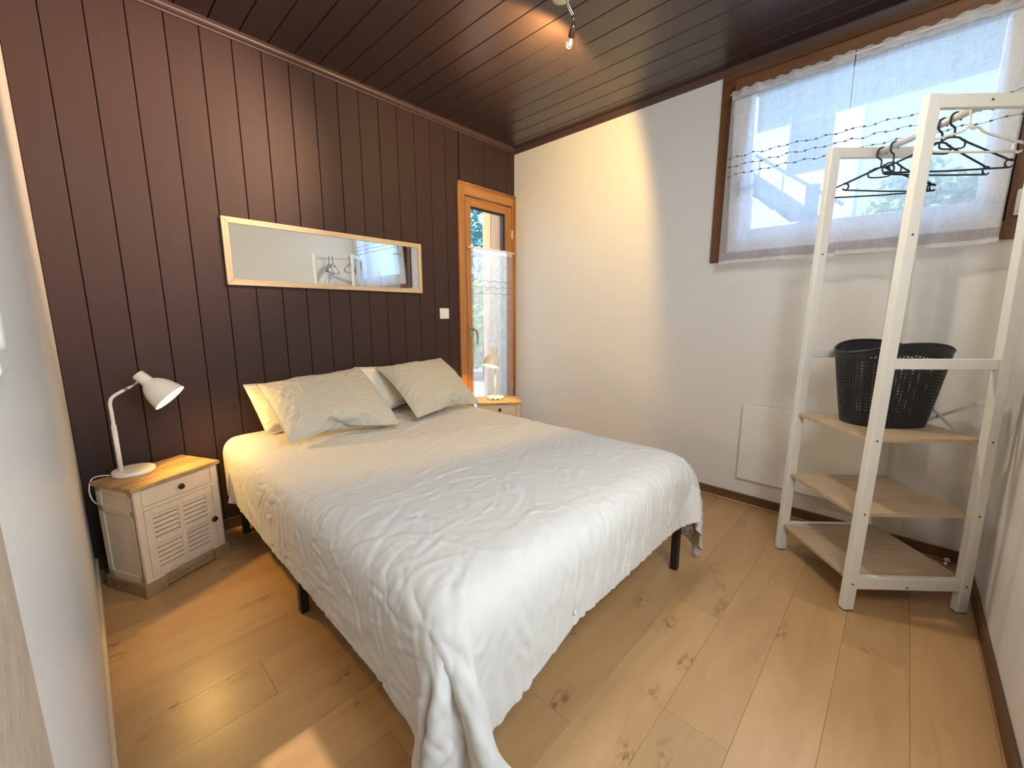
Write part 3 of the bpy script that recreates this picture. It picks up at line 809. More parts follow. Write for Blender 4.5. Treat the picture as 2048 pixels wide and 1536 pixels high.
0,0,0,-1,2,1,-1,-1,0,0,1,-1,0,0,1,-1,0,0,0,0,0,0,0,0,0,0,0,0,0,0,0,0,0,0,0,0,0,0,0,0,0,0,0,0,0,0,0,0,0,0,0,0,0,0,0,0,0,0,0,0,0,0,0,-1,1,0,0,0,0,0,0,0,0,0,0,0,-1,1,0,0,0,0,0,0,1,-1,0,0,0,0,0,0,0,-1,0,0,0,2,1,-1,
0,0,-1,0,0,0,0,1,-1,0,0,0,0,0,0,0,0,0,0,0,0,0,0,0,0,0,0,-1,1,-1,1,0,0,0,0,0,0,0,0,0,-1,1,0,0,0,0,0,0,0,0,0,0,0,-1,1,0,0,0,0,0,0,0,0,0,0,0,-1,1,0,0,0,0,0,0,0,0,0,1,0,0,0,0,-1,0,-1,1,0,-1,-2,2,3,-1,-1,0,0,0,0,0,0,1,
-1,0,-1,2,0,-1,1,-1,0,0,0,0,0,0,0,0,0,0,0,0,0,0,0,0,0,0,0,0,0,0,-1,1,0,0,0,0,0,0,0,0,0,0,0,-1,1,0,0,0,0,0,0,0,0,0,0,0,-1,1,0,0,0,0,0,0,0,0,0,0,0,0,0,0,0,0,0,0,0,-1,0,0,-1,0,2,1,-1,0,-1,1,1,-1,-1,1,0,0,0,1,0,0,-1,0,
0,0,0,0,0,0,0,0,0,0,0,0,0,0,0,0,0,0,0,0,0,0,0,0,0,0,0,0,0,0,0,0,0,0,0,0,0,0,0,0,0,0,0,0,0,0,0,0,0,0,0,0,0,0,0,0,0,0,0,1,-1,0,0,0,0,0,0,0,0,0,0,0,0,-2,1,2,0,-1,0,0,0,0,0,0,0,0,0,0,0,0,0,0,0,0,0,0,0,0,0,0,
0,0,0,0,0,0,0,0,0,0,0,0,-1,1,0,0,0,0,0,0,0,0,0,0,0,-1,1,0,0,0,0,0,0,0,0,0,0,0,-1,1,0,0,0,0,0,0,0,0,0,0,0,0,0,0,1,0,-1,0,0,0,1,0,-1,0,0,0,-1,2,-1,0,0,0,0,0,0,0,0,0,1,-1,0,0,0,0,1,-1,0,0,0,0,0,0,0,0,0,0,0,0,0,0,
0,0,-1,1,0,0,0,0,0,0,0,0,0,0,0,0,0,0,0,0,0,0,0,0,0,0,0,0,0,0,0,0,0,0,0,0,0,0,0,0,0,0,0,0,0,0,0,0,0,0,0,0,0,0,0,0,0,0,-2,1,1,0,0,0,0,0,0,0,0,0,0,-1,0,1,0,0,0,0,0,0,0,0,0,0,0,0,0,0,0,0,0,0,0,0,0,0,0,0,0,0,
0,0,0,0,0,0,0,-1,1,0,0,0,0,0,0,0,0,0,0,0,0,0,0,0,0,0,0,0,0,0,0,0,-1,1,0,-1,1,0,-1,0,1,0,0,0,0,0,0,0,1,-2,0,1,0,0,0,0,0,1,-1,0,0,0,1,-1,0,0,0,0,-1,1,0,0,0,0,0,0,0,0,0,0,0,0,0,0,-1,1,0,0,0,0,0,0,0,0,0,0,0,0,0,0,
0,0,0,0,0,0,0,0,0,0,0,0,0,0,0,0,0,0,0,0,0,0,0,0,0,0,0,0,0,0,0,0,0,0,0,0,-1,1,0,0,0,0,0,-1,1,0,0,0,0,0,0,0,0,0,0,0,0,0,0,0,0,0,0,0,0,0,0,0,0,0,0,0,0,0,0,0,0,0,0,0,0,0,0,0,0,0,0,0,0,0,0,0,0,0,0,0,0,0,0,0,
0,0,0,0,-1,1,0,0,0,0,0,0,0,0,0,0,0,0,0,0,0,0,0,0,0,0,0,0,0,-1,1,0,0,1,-1,0,0,0,0,0,0,0,0,0,0,1,-1,0,0,0,0,0,0,0,0,0,0,0,0,0,0,0,0,0,0,0,0,0,0,0,0,0,0,0,0,0,0,0,0,0,0,0,0,0,0,0,0,0,0,0,0,0,0,0,0,0,0,0,0,0,
0,0,0,0,0,0,0,0,0,0,0,0,0,-1,1,0,0,-1,1,-1,1,0,-1,1,0,0,0,-1,2,-1,0,0,0,0,0,0,0,0,0,0,0,0,0,0,0,0,0,-1,1,-1,1,0,0,0,0,0,0,0,0,0,0,0,0,0,0,0,0,0,0,0,0,0,0,0,0,0,0,0,0,0,0,0,0,0,0,0,0,0,0,0,0,0,0,0,0,0,0,0,0,0,
0,0,0,0,-1,1,-1,0,0,1,-1,1,0,-1,1,0,0,0,0,0,-1,1,0,0,0,0,0,0,0,0,0,0,0,0,0,0,0,0,-1,1,-1,1,0,0,0,0,0,0,0,0,0,0,0,0,0,0,0,0,0,0,0,0,0,0,0,-1,1,0,0,0,0,0,0,0,0,0,0,0,-1,1,0,0,0,0,0,0,0,0,0,0,0,0,0,0,0,0,0,0,0,0,
0,0,0,0,0,0,0,0,0,0,0,0,0,0,0,-1,0,0,1,-1,0,0,0,0,0,-1,0,1,0,-1,1,0,0,0,0,0,0,0,0,0,0,0,0,0,0,0,0,0,0,0,0,0,0,0,0,0,0,0,0,0,0,0,0,0,0,0,0,0,0,0,0,0,0,0,0,0,0,0,0,0,0,0,0,0,0,0,0,0,0,-1,0,1,0,0,0,0,0,1,-1,-1,
0,1,0,0,0,0,0,0,0,0,0,0,0,0,0,0,0,0,0,0,0,0,0,-1,1,0,-1,1,0,0,0,0,0,0,0,0,0,0,0,0,0,0,0,0,0,0,0,0,0,0,0,0,0,0,0,0,0,0,0,0,-1,1,0,0,0,0,0,0,0,0,0,0,0,-1,1,0,0,0,0,-1,1,0,0,-1,0,0,1,0,-1,1,1,-1,0,0,0,0,0,0,0,0,
0,0,0,0,0,0,0,0,0,0,0,-1,0,1,0,0,0,0,0,-1,1,0,0,0,0,0,0,0,0,0,0,0,0,0,0,0,0,0,0,0,0,0,0,0,0,0,0,0,0,0,0,0,0,0,0,0,0,0,0,0,0,0,0,0,0,0,0,0,0,0,-1,1,-1,1,0,0,0,0,0,0,0,0,0,0,0,0,0,0,0,0,1,-1,0,0,0,0,0,0,0,0,
-1,1,0,0,0,0,0,0,0,0,0,1,-1,0,0,0,0,0,0,0,0,0,0,0,0,0,0,0,0,0,0,0,0,0,0,0,0,0,0,0,0,0,-1,1,0,0,0,0,0,0,0,0,0,0,0,-1,1,0,0,0,0,-1,1,0,0,-1,0,1,0,0,0,0,0,0,-1,1,0,0,0,0,0,0,0,0,0,0,0,-1,1,0,-1,0,1,0,0,0,0,0,0,0,
0,0,0,0,0,0,0,0,0,0,0,0,1,-1,0,0,0,0,0,0,0,0,0,-1,1,0,0,0,0,0,0,0,0,0,0,0,0,0,0,0,0,0,0,0,0,-1,1,0,0,0,0,-1,1,0,0,0,0,0,0,-1,1,0,-1,0,1,0,0,0,0,0,0,-1,1,0,0,0,0,0,0,0,0,0,-1,1,0,0,0,0,0,0,0,0,0,0,1,-1,0,0,0,0,
0,0,0,0,0,0,0,0,0,0,0,0,0,0,0,0,0,0,0,0,0,0,0,0,-1,1,0,0,0,0,0,0,0,0,0,-1,1,0,0,0,0,0,0,0,0,0,0,0,0,0,0,0,-1,1,0,0,0,0,0,0,0,0,0,0,0,0,0,1,0,0,0,0,0,0,0,0,0,0,0,0,0,0,0,0,0,0,0,0,0,0,0,0,0,0,0,0,0,0,0,0,
0,0,0,0,0,0,0,0,0,0,0,0,0,0,0,0,0,0,0,0,0,0,0,0,0,-1,1,0,0,0,0,0,0,0,0,0,0,0,0,0,0,0,0,0,1,-1,0,0,0,0,0,0,0,0,0,0,0,0,0,0,0,0,0,0,0,0,-1,1,0,0,0,0,0,0,0,1,-1,0,0,0,0,0,0,0,0,0,0,0,0,0,0,0,0,0,0,0,0,0,0,0,
0,0,0,0,0,0,-1,1,0,0,0,0,0,0,0,0,0,0,0,0,0,0,0,0,0,0,0,0,0,0,0,0,0,0,0,0,0,0,0,1,-1,0,0,0,0,0,0,0,0,0,0,0,0,0,0,0,0,0,0,0,0,0,0,0,0,0,0,0,0,0,0,0,0,0,0,0,0,0,0,0,0,0,0,0,0,0,0,0,0,-1,1,0,0,0,0,0,0,0,0,0,
0,0,0,0,0,0,0,-1,1,0,0,0,0,0,0,0,-1,1,-1,1,0,0,0,0,0,0,0,0,0,0,1,-1,0,0,0,0,0,0,0,1,-1,1,-1,0,0,0,0,0,0,0,0,0,0,0,0,0,0,0,0,0,0,0,0,0,0,0,0,1,-1,0,0,0,0,0,1,-1,0,0,0,0,0,0,0,0,0,0,0,0,0,0,0,0,0,0,0,0,0,-1,1,0,
0,0,0,0,-1,1,-1,1,0,0,0,0,-1,1,0,-1,1,0,0,1,-1,0,0,0,0,0,0,0,0,0,0,0,0,0,0,0,0,0,-1,2,-1,0,1,-2,1,-1,1,0,0,0,0,0,0,0,0,0,0,0,0,0,0,0,0,0,0,0,0,0,0,0,0,0,0,0,0,0,0,0,0,0,-1,1,0,0,0,0,0,-1,1,0,0,0,0,0,-1,1,0,0,0,0,
0,0,0,0,0,-1,0,1,0,0,0,0,0,0,0,0,0,0,0,0,0,0,0,0,0,0,-1,1,0,0,0,0,0,-1,1,0,-1,1,-1,1,1,-1,0,0,0,0,0,0,0,0,0,0,0,1,-1,0,0,0,0,0,0,0,0,0,0,0,0,0,0,0,0,0,0,0,0,0,0,0,0,0,0,0,0,0,-1,1,0,0,0,0,0,-1,1,-1,1,-1,1,0,0,0,
0,0,0,0,0,0,0,0,1,-1,0,0,0,0,1,-1,0,0,0,0,0,0,0,0,0,0,1,-1,0,0,0,0,0,0,0,0,1,0,-1,0,0,1,-1,0,0,0,0,0,0,0,0,0,0,0,0,0,0,0,0,0,0,0,-1,1,0,0,0,0,0,-1,1,0,0,0,-1,1,0,0,0,0,0,-1,1,0,0,0,0,0,0,0,0,0,0,0,0,0,0,0,0,0,
0,0,0,0,0,0,0,0,1,-1,0,0,0,0,0,0,0,0,0,1,0,-1,1,-1,0,0,0,0,0,0,0,0,0,0,0,0,0,0,0,1,-1,0,0,0,1,-1,0,0,0,0,0,0,0,0,0,0,0,0,0,-1,1,0,0,0,-1,1,0,0,0,0,0,-1,1,0,0,0,-1,1,-1,1,0,0,0,0,-1,1,0,0,0,0,0,0,0,0,1,-1,0,0,0,1,
-1,0,0,0,0,0,0,0,0,0,1,0,-1,1,-1,0,0,1,0,-1,0,0,0,0,1,-1,0,0,0,0,0,0,0,0,0,0,0,0,0,0,0,0,0,0,0,0,0,0,0,0,0,0,0,0,0,0,0,0,0,0,0,-1,1,0,0,0,-1,1,0,0,0,0,-1,1,0,0,0,0,0,0,0,0,0,0,0,1,-1,0,0,1,0,-1,1,0,-1,0,0,0,0,0,
0,-1,1,1,0,-1,0,0,0,0,0,1,-1,0,1,0,-1,0,1,-1,0,0,0,0,0,0,0,0,0,0,0,0,0,0,0,0,-1,1,0,0,0,-1,1,0,0,0,-1,1,0,0,0,-1,1,0,0,0,-1,1,0,0,0,-1,1,-1,1,-1,0,1,0,0,0,0,0,0,0,1,-1,0,0,0,0,0,0,0,0,0,0,0,0,0,0,0,1,-1,-1,1,0,0,0,1,
-1,0,0,0,1,-1,0,0,0,0,0,0,1,-1,0,0,0,1,-1,0,0,0,1,-1,0,1,-1,0,0,0,0,-1,1,0,0,0,-1,1,0,0,0,-1,1,0,-1,1,-1,1,0,-1,1,-1,1,0,0,0,0,0,0,-1,1,0,0,-1,1,0,0,0,1,-1,1,-1,0,0,0,1,0,-1,0,0,0,0,0,0,0,1,-2,0,1,0,0,0,0,0,0,0,0,1,-1,0,
0,0,0,0,0,0,0,0,0,0,0,1,-1,0,0,0,0,0,0,0,0,0,0,0,0,0,-1,1,0,0,0,-1,1,0,-1,1,0,0,0,-1,1,0,0,0,-1,1,-1,1,0,0,0,0,0,-1,1,0,0,0,0,0,0,0,-1,0,0,2,0,-1,1,-1,0,0,0,0,0,0,0,0,0,-1,0,1,0,0,1,0,0,0,-1,0,0,0,0,0,0,0,0,0,1,-1,
0,0,0,0,0,0,0,0,0,0,0,0,0,0,0,0,0,0,0,0,0,-1,1,0,-1,1,0,0,0,-1,1,0,0,0,-1,1,0,0,0,-1,0,1,0,0,-1,1,-1,1,0,0,0,0,0,0,0,0,0,0,0,1,0,-1,0,0,0,-1,1,0,0,1,0,-2,0,1,0,0,0,0,0,0,1,-1,0,0,0,0,0,0,0,0,0,0,1,-1,0,0,0,1,-1,0,
1,-1,0,0,0,-1,1,0,-1,1,0,-1,1,0,-1,1,0,0,0,-1,1,0,-1,1,-1,1,0,-1,1,-1,1,0,0,-1,0,0,1,0,0,0,-1,1,0,0,-1,0,0,1,1,0,0,0,0,-2,1,0,0,0,-1,1,-1,1,1,1,-1,-1,1,0,-1,1,0,0,-1,1,0,-1,0,0,0,1,-1,0,0,0,0,0,1,-1,0,0,0,0,0,0,0,0,0,0,0,0,
0,0,0,0,0,0,0,0,0,-1,1,0,-1,1,0,0,0,-1,1,0,0,0,-1,1,0,0,0,0,-1,0,1,-1,1,0,0,-1,1,0,0,0,1,-1,1,1,-2,0,0,0,0,0,0,0,0,0,0,0,1,0,-1,0,1,-1,0,0,1,-1,0,1,-1,0,0,0,0,1,-1,0,0,0,0,0,1,-1,0,1,-1,0,0,0,0,0,0,0,0,0,0,0,-1,1,0,-1,
1,0,-1,1,0,-1,1,-1,1,0,-1,1,-1,1,0,0,-1,1,0,0,0,0,-1,1,0,0,0,0,0,0,-1,1,0,1,1,-1,-2,0,1,0,0,0,0,-1,1,-1,1,1,-1,0,0,0,0,1,0,0,-1,0,0,0,0,1,-1,0,0,0,0,1,-1,0,0,0,0,0,0,0,0,0,0,0,0,0,0,0,0,-1,1,0,0,-1,1,0,-1,1,0,-1,1,0,0,0,
-1,1,0,0,0,-1,1,-1,1,-1,0,0,0,0,1,-1,0,0,0,1,0,-1,1,0,1,0,0,0,-3,2,0,0,0,0,0,0,0,0,0,-1,1,0,1,0,0,-1,0,0,1,0,0,-1,1,-1,0,0,0,0,0,0,0,1,-1,0,0,0,1,-1,0,0,0,0,0,0,0,0,0,0,0,0,0,0,-1,1,0,-1,1,0,-1,1,-1,1,0,-1,1,-1,1,0,-1,1,
0,0,0,0,0,-1,0,1,0,0,0,0,-1,1,0,0,1,1,-1,-2,0,1,0,0,0,0,-1,1,0,0,-1,1,0,0,0,0,0,0,1,0,-1,0,0,0,0,0,1,-1,1,-1,1,-1,0,0,0,1,-1,1,-1,0,0,0,0,0,0,0,0,0,0,0,-1,1,0,0,0,-1,1,0,-1,1,0,-1,1,-1,1,0,-1,1,-1,1,0,0,-1,0,0,0,0,1,-1,0,
0,0,1,-1,1,0,0,1,1,0,-1,-3,0,1,1,0,1,0,-2,-1,2,0,-1,0,1,0,0,0,0,1,-1,0,0,0,0,1,-1,0,0,1,-1,0,0,0,1,-1,1,-1,0,0,0,0,0,0,0,0,0,0,0,0,0,0,0,-1,0,0,1,0,-1,1,0,-1,1,0,0,0,-1,1,0,0,0,-1,1,-1,1,0,0,-1,1,-1,1,-1,1,0,-1,1,0,0,0,1,
1,-1,-2,-1,0,2,0,0,0,0,-1,0,0,1,-1,-1,0,1,0,1,0,0,0,0,0,1,0,-1,1,0,-1,0,0,1,-1,1,-1,0,0,0,1,-1,0,1,0,0,-1,0,0,0,0,0,0,0,0,0,0,0,-1,0,1,-1,1,0,-1,1,-1,1,0,-1,1,-1,1,0,-1,1,-1,1,-1,1,-1,1,-1,1,-1,0,1,0,0,0,1,1,1,-2,-3,-1,2,1,0,0,
0,1,-1,-1,0,2,0,-2,1,0,0,0,0,0,0,0,1,-1,0,0,0,0,1,-1,1,-1,0,0,0,1,-1,0,0,0,1,-1,0,0,1,-1,0,0,0,0,0,0,0,0,0,0,0,0,-1,1,-1,1,0,-1,1,-1,1,0,-1,1,-1,1,0,-1,1,-1,1,-1,0,0,0,0,1,0,0,0,0,1,1,1,-1,-3,-2,1,2,0,1,-1,0,0,1,-2,-1,1,2,0,
-1,0,0,0,0,0,0,1,-1,0,0,1,-1,0,0,1,-1,0,1,-1,1,-1,0,1,-1,1,-1,0,0,0,0,0,0,0,0,0,0,0,0,0,0,-1,1,0,0,-1,1,-1,1,0,-1,1,-1,1,0,-1,1,-1,1,0,0,0,-1,1,0,-1,1,0,-1,1,0,0,1,1,0,2,-3,-4,-1,3,1,1,-1,0,-1,2,1,-1,-2,-1,2,1,-1,0,0,0,0,0,1,-1,
0,1,0,-1,1,0,0,-1,0,1,-1,1,-1,0,1,-1,0,0,0,0,0,0,0,1,-1,0,0,0,0,0,0,0,-1,1,-1,0,1,0,0,0,-1,1,0,-1,1,-1,1,0,-1,1,-1,0,0,0,1,-1,0,1,-1,1,0,0,0,1,1,0,2,-1,-5,-2,2,2,1,-1,0,0,0,0,2,-1,-2,-1,1,2,0,-1,0,-1,1,0,0,0,1,-1,0,1,-1,0,0,1,
0,-1,1,-1,0,1,-1,0,1,-1,0,1,0,-1,0,0,0,0,0,0,0,0,0,-1,1,0,0,0,-1,1,-1,1,0,-1,1,0,-1,1,-1,1,0,-1,1,0,0,0,-1,1,0,-1,1,-1,1,0,0,1,0,2,1,-4,-4,1,3,1,-1,1,0,-1,0,-1,2,2,-3,-2,1,0,0,1,0,0,0,0,0,0,0,1,0,-1,1,0,0,-1,0,1,-1,0,1,-1,0,1,
-1,0,1,-1,0,0,0,0,1,0,-1,0,0,0,0,0,0,0,0,0,0,-1,1,-1,1,0,-1,1,0,-1,1,-1,0,1,-1,0,0,0,1,-1,0,1,0,0,0,0,1,-1,1,0,0,-5,0,3,2,-1,0,1,-1,-1,0,0,0,2,1,-4,-2,3,0,-1,0,1,0,0,0,1,-1,0,0,1,0,0,-1,1,0,-1,1,0,-1,1,0,-1,0,1,-1,0,0,1,-1,0,
0,0,0,0,0,0,0,0,0,-1,0,0,1,0,-1,1,-1,1,0,-1,1,0,-1,1,0,-1,0,1,-1,0,0,0,1,-1,0,0,0,1,0,0,0,-1,-2,-1,1,3,0,0,2,0,-2,0,1,-1,-1,2,1,1,-4,-2,2,1,0,0,0,0,0,0,1,-1,1,-1,0,0,1,-1,1,0,-1,1,0,-1,0,1,0,-1,0,0,0,0,0,0,0,0,0,0,0,0,0,0,
0,0,0,0,-1,1,0,-1,1,-1,0,1,-1,0,1,-1,0,0,1,-1,0,0,0,1,-1,0,0,1,0,-1,0,1,-1,-2,-2,1,4,0,-1,2,1,-2,-2,1,1,-1,0,-1,3,1,0,-1,-2,0,0,0,0,0,0,0,0,1,-1,1,0,0,-1,1,-1,0,1,-1,0,1,0,-1,0,0,0,0,0,0,0,0,0,0,0,0,0,0,-1,1,-1,1,0,0,0,-1,1,0,
-1,1,0,-1,1,0,-1,0,0,1,-1,0,1,0,-1,0,0,0,0,0,0,1,0,-1,0,0,-2,2,1,-1,2,1,-1,-3,1,1,-2,2,0,0,0,1,1,-1,0,-1,0,0,0,0,0,0,0,0,1,0,-1,1,0,0,0,0,-1,1,0,-1,0,0,1,0,0,0,-1,0,1,-1,0,0,0,0,0,0,0,0,0,0,0,0,0,0,-1,1,0,-1,0,1,-1,0,0,0,
1,-1,0,0,0,-1,1,-1,0,1,0,0,0,0,1,0,-1,0,1,0,-1,2,1,0,-3,-1,1,1,0,0,0,0,0,1,0,0,-1,0,0,0,0,0,1,-1,1,0,-1,0,1,-1,1,-1,1,0,0,-1,0,1,0,0,-1,0,0,0,1,-1,0,0,0,0,0,0,0,0,0,0,0,0,-1,1,0,0,0,-1,1,0,0,-1,0,0,1,0,-1,0,0,0,0,0,0,0,
0,0,0,0,0,0,0,0,0,0,0,0,1,2,0,-4,-1,2,1,0,0,-1,1,-1,1,0,1,0,0,0,0,0,0,0,-1,1,0,0,0,0,0,0,0,0,-1,1,0,0,0,-1,0,0,0,0,0,0,0,0,0,0,0,0,0,0,0,0,0,0,0,0,0,-1,0,1,0,0,-1,0,0,0,1,0,-1,0,0,0,0,0,0,0,-1,1,0,-1,0,0,1,0,0,0,
0,0,0,1,2,-1,-2,-1,1,1,0,0,-6,3,0,2,0,1,0,0,0,0,0,0,0,1,1,0,-1,0,1,0,-1,0,0,0,0,-1,0,1,0,0,0,0,-1,0,0,0,0,1,-1,0,0,0,0,0,0,0,0,0,0,0,0,0,0,-1,0,1,0,0,0,0,-1,0,0,0,0,0,0,0,-1,1,0,-1,0,1,0,0,0,0,0,0,0,0,1,1,0,-2,-1,1,
0,0,1,0,7,-4,-1,-1,-1,-1,0,1,1,0,0,0,1,0,-1,0,1,0,-1,0,1,0,-1,0,0,0,0,-1,0,0,0,0,1,0,0,-1,0,0,0,1,-1,0,0,0,0,0,0,0,0,0,0,0,0,0,0,-1,0,0,0,0,0,0,0,0,0,0,0,0,0,-1,1,0,-1,0,0,0,0,1,0,0,1,0,1,0,-2,-1,1,0,1,1,-1,1,0,1,0,0,
-1,-1,0,0,0,1,0,1,0,0,1,1,-1,0,0,0,-1,0,0,0,0,0,0,0,0,0,-1,0,0,0,0,1,-1,0,0,0,0,0,0,0,0,0,0,0,0,0,0,0,0,0,0,0,0,0,-1,0,0,0,0,0,0,0,0,0,0,0,-1,0,0,0,0,0,0,0,0,2,-1,1,0,-1,0,0,0,1,0,0,0,-4,0,-1,-1,1,0,1,0,0,0,0,1,0,
0,1,1,-1,1,-1,0,-1,0,0,0,0,0,0,0,0,-1,0,1,0,-1,0,0,0,0,0,1,-1,1,-1,0,0,0,-1,1,0,0,0,0,0,0,0,0,-1,0,0,1,0,0,-1,0,0,0,0,0,-1,0,0,0,0,0,-1,0,0,1,1,0,0,1,0,-1,0,0,1,0,0,1,0,0,2,1,0,-1,-3,1,1,1,-1,1,0,0,1,1,0,0,1,-1,1,-1,0,
0,-1,0,0,0,0,-1,0,1,0,-1,0,1,-1,0,0,1,-1,0,0,0,1,-1,0,0,0,0,0,0,0,0,0,0,0,-1,1,0,0,-1,0,0,1,-1,0,0,0,-1,1,0,0,0,-1,0,-1,0,1,0,0,1,0,0,0,0,1,0,0,1,1,0,0,0,3,-1,0,1,2,0,-1,-1,0,0,0,0,0,1,1,0,1,0,-1,0,-1,0,0,0,0,-1,0,1,0,
-1,0,1,-1,0,1,-1,0,0,0,0,0,0,0,0,0,0,0,0,0,0,0,0,0,0,0,0,0,0,-1,1,0,-1,0,1,0,-1,0,1,-1,0,0,-1,0,0,0,0,0,0,1,0,1,0,0,1,-1,1,1,0,0,-1,0,0,-1,-11,0,1,0,1,1,1,4,1,1,1,1,-1,1,1,0,0,0,0,-1,0,0,-1,0,1,0,-1,0,1,-1,0,0,0,0,0,0,
0,0,0,1,-1,0,0,0,0,0,0,0,0,0,0,0,0,-1,1,0,0,0,0,-1,1,0,-1,0,1,-1,0,1,-1,0,0,0,-1,0,0,0,1,-1,2,-1,1,0,0,0,-1,-1,-1,0,1,-1,1,-2,-20,9,3,2,1,2,2,0,1,0,0,0,1,0,0,0,0,0,0,0,-1,0,1,-1,0,0,0,0,0,0,0,1,-1,0,1,-1,0,0,0,0,0,0,1,-1,
0,0,0,0,0,0,1,-1,0,0,0,0,-1,1,0,0,0,0,0,0,-1,1,0,-1,1,0,0,-1,0,0,-1,0,1,1,-1,1,0,1,-1,1,0,0,1,-1,0,0,0,-2,17,-7,-1,0,0,-2,-1,-3,-2,0,-1,0,0,0,1,0,0,0,-1,1,0,-1,0,1,-1,0,1,-1,0,0,0,0,0,0,0,0,0,0,0,0,0,0,0,0,0,0,0,0,0,0,0,0,
0,0,0,0,0,0,0,0,0,-1,1,0,0,0,0,0,0,0,-1,1,-1,0,1,0,-1,1,0,0,0,0,2,3,1,2,0,1,1,1,-1,8,7,-2,-2,-1,-2,0,-1,1,1,-1,1,-1,0,0,0,0,1,-1,0,0,0,0,0,0,0,0,0,0,0,0,0,0,0,0,0,0,0,0,0,0,0,0,0,0,0,0,0,0,0,0,0,0,0,0,0,0,0,0,0,0,
0,0,0,0,0,0,0,0,0,-1,1,-1,1,0,-1,1,0,0,0,0,0,0,-1,-2,0,-1,0,1,1,1,-1,-5,3,1,1,-1,0,0,-1,-1,-1,-1,-1,0,0,0,0,1,0,1,0,-1,0,0,0,0,0,0,0,0,0,0,0,0,0,0,0,0,0,0,0,0,0,0,0,0,0,0,0,0,0,0,0,0,0,0,0,0,0,0,0,0,0,0,0,0,0,0,-1,1,
0,0,0,0,0,0,1,-1,1,-1,1,-1,0,0,-1,-1,0,-1,0,-1,-2,0,0,0,4,-1,-1,0,1,-1,0,-1,-1,0,0,-1,-1,0,1,1,0,0,0,0,0,1,-1,0,0,0,0,0,0,1,-1,0,0,0,0,0,0,0,0,0,0,0,0,0,0,0,0,0,0,0,0,0,0,0,0,0,0,0,0,0,0,0,0,0,0,0,0,0,0,0,0,0,0,0,0,2,
0,0,-1,0,0,-2,1,-1,-1,0,0,-1,-2,-1,2,1,2,0,0,0,-1,0,0,0,-1,0,-2,-2,-1,0,0,6,1,-1,-1,0,0,0,0,0,0,0,0,0,0,0,0,0,0,0,0,0,0,0,0,0,0,0,0,0,0,0,0,0,0,0,0,0,0,0,0,0,0,0,0,0,0,0,0,0,0,0,0,0,0,0,0,0,-1,0,1,4,-1,0,1,-1,-2,0,-1,0,
1,-1,-1,1,1,-1,-2,-2,-3,2,0,1,0,0,0,0,0,-2,-3,-2,-2,-1,-1,17,-4,-1,0,-1,0,0,0,0,0,0,0,0,0,0,0,0,0,0,0,0,0,0,0,0,0,0,0,0,0,0,0,0,0,0,0,0,0,0,0,0,0,0,0,0,0,0,0,0,0,0,0,0,0,0,0,0,-1,-1,-3,17,-5,1,-1,-1,-4,-2,0,0,-1,2,0,-1,0,1,1,3,
900,32,-36,-28,-30,-32,-37,-33,-23,-26,-25,-28,-21,21,11,32,34,35,17,2,1,-1,0,-1,1,0,0,1,0,0,0,0,0,0,0,0,0,0,0,1,0,0,0,0,0,0,0,0,0,0,0,0,0,0,0,0,0,0,0,0,0,0,-1,0,0,-1,-2,-4,-5,-6,-11,-17,-26,14,-4,30,-2,23,28,-20,-24,-14,-21,10,7,8,8,-2,-18,16,18,5,33,-60,6,-4,3,10,5,1,
1,12,4,3,1,-15,10,-2,-2,-4,-3,0,-1,2,0,3,-1,0,-1,-1,0,0,0,0,0,1,0,0,0,0,0,-1,0,-1,0,0,0,0,0,0,0,0,0,1,-1,0,0,0,0,1,0,0,0,0,0,0,0,1,0,1,2,1,2,1,3,-23,16,-7,10,-3,-14,3,2,-2,20,-1,0,-6,-8,-2,23,0,-3,8,-40,11,5,7,8,-1,3,9,6,-2,4,2,-2,-4,5,0,
-5,-2,-3,-1,1,1,-1,-2,0,0,0,0,0,1,0,1,0,-1,0,0,0,0,0,0,0,1,0,0,1,0,0,0,-1,0,0,-1,1,0,0,1,-1,-1,0,0,0,0,1,0,-1,0,1,2,1,1,2,2,1,-7,2,-4,6,0,-11,-3,2,3,6,3,1,-5,-4,9,10,-1,-3,-4,-7,-17,-5,1,4,4,12,20,4,-4,-3,3,0,-3,-1,-1,-2,-2,-2,-1,0,1,-1,-1,
0,0,0,1,1,-1,1,-1,0,-1,-1,1,0,1,0,0,0,0,0,0,-1,0,0,0,1,0,0,0,0,0,0,-1,1,-1,0,1,0,0,0,0,1,0,0,1,1,2,1,2,2,-3,-7,-3,8,-2,-9,-2,2,10,6,-1,-7,-3,8,9,0,-3,-2,-4,-30,3,3,2,0,14,10,6,5,2,-2,-1,1,-3,-2,-3,0,-1,-2,-1,1,-3,1,0,-1,0,2,0,0,0,-1,0,
-1,0,2,0,1,-1,0,-1,1,0,0,0,0,0,0,0,0,0,0,0,0,0,0,-1,0,0,0,-2,0,1,1,0,1,0,0,0,1,2,2,2,2,-2,-7,3,2,-5,-8,1,6,10,2,-8,-6,8,9,0,-3,-2,2,8,-29,8,10,5,-2,-1,7,-1,9,8,1,0,1,-5,-3,-3,0,-2,-1,0,-1,-1,0,0,0,1,0,0,-1,0,0,-1,1,3,-1,-1,-1,0,0,1,
-1,1,0,0,-1,-1,0,0,0,0,1,0,0,0,0,1,0,1,0,0,-1,-1,0,0,-1,1,1,-1,0,1,3,3,2,1,-4,1,-1,-8,-5,3,12,6,-7,-8,6,9,1,-3,0,2,1,-2,-24,14,5,5,1,-6,-5,-1,7,11,8,1,0,-4,-6,-1,0,-3,-1,0,-1,-1,-1,1,2,0,0,0,-1,0,-1,1,2,-1,0,0,-1,0,1,0,0,-1,-1,0,1,1,0,0,
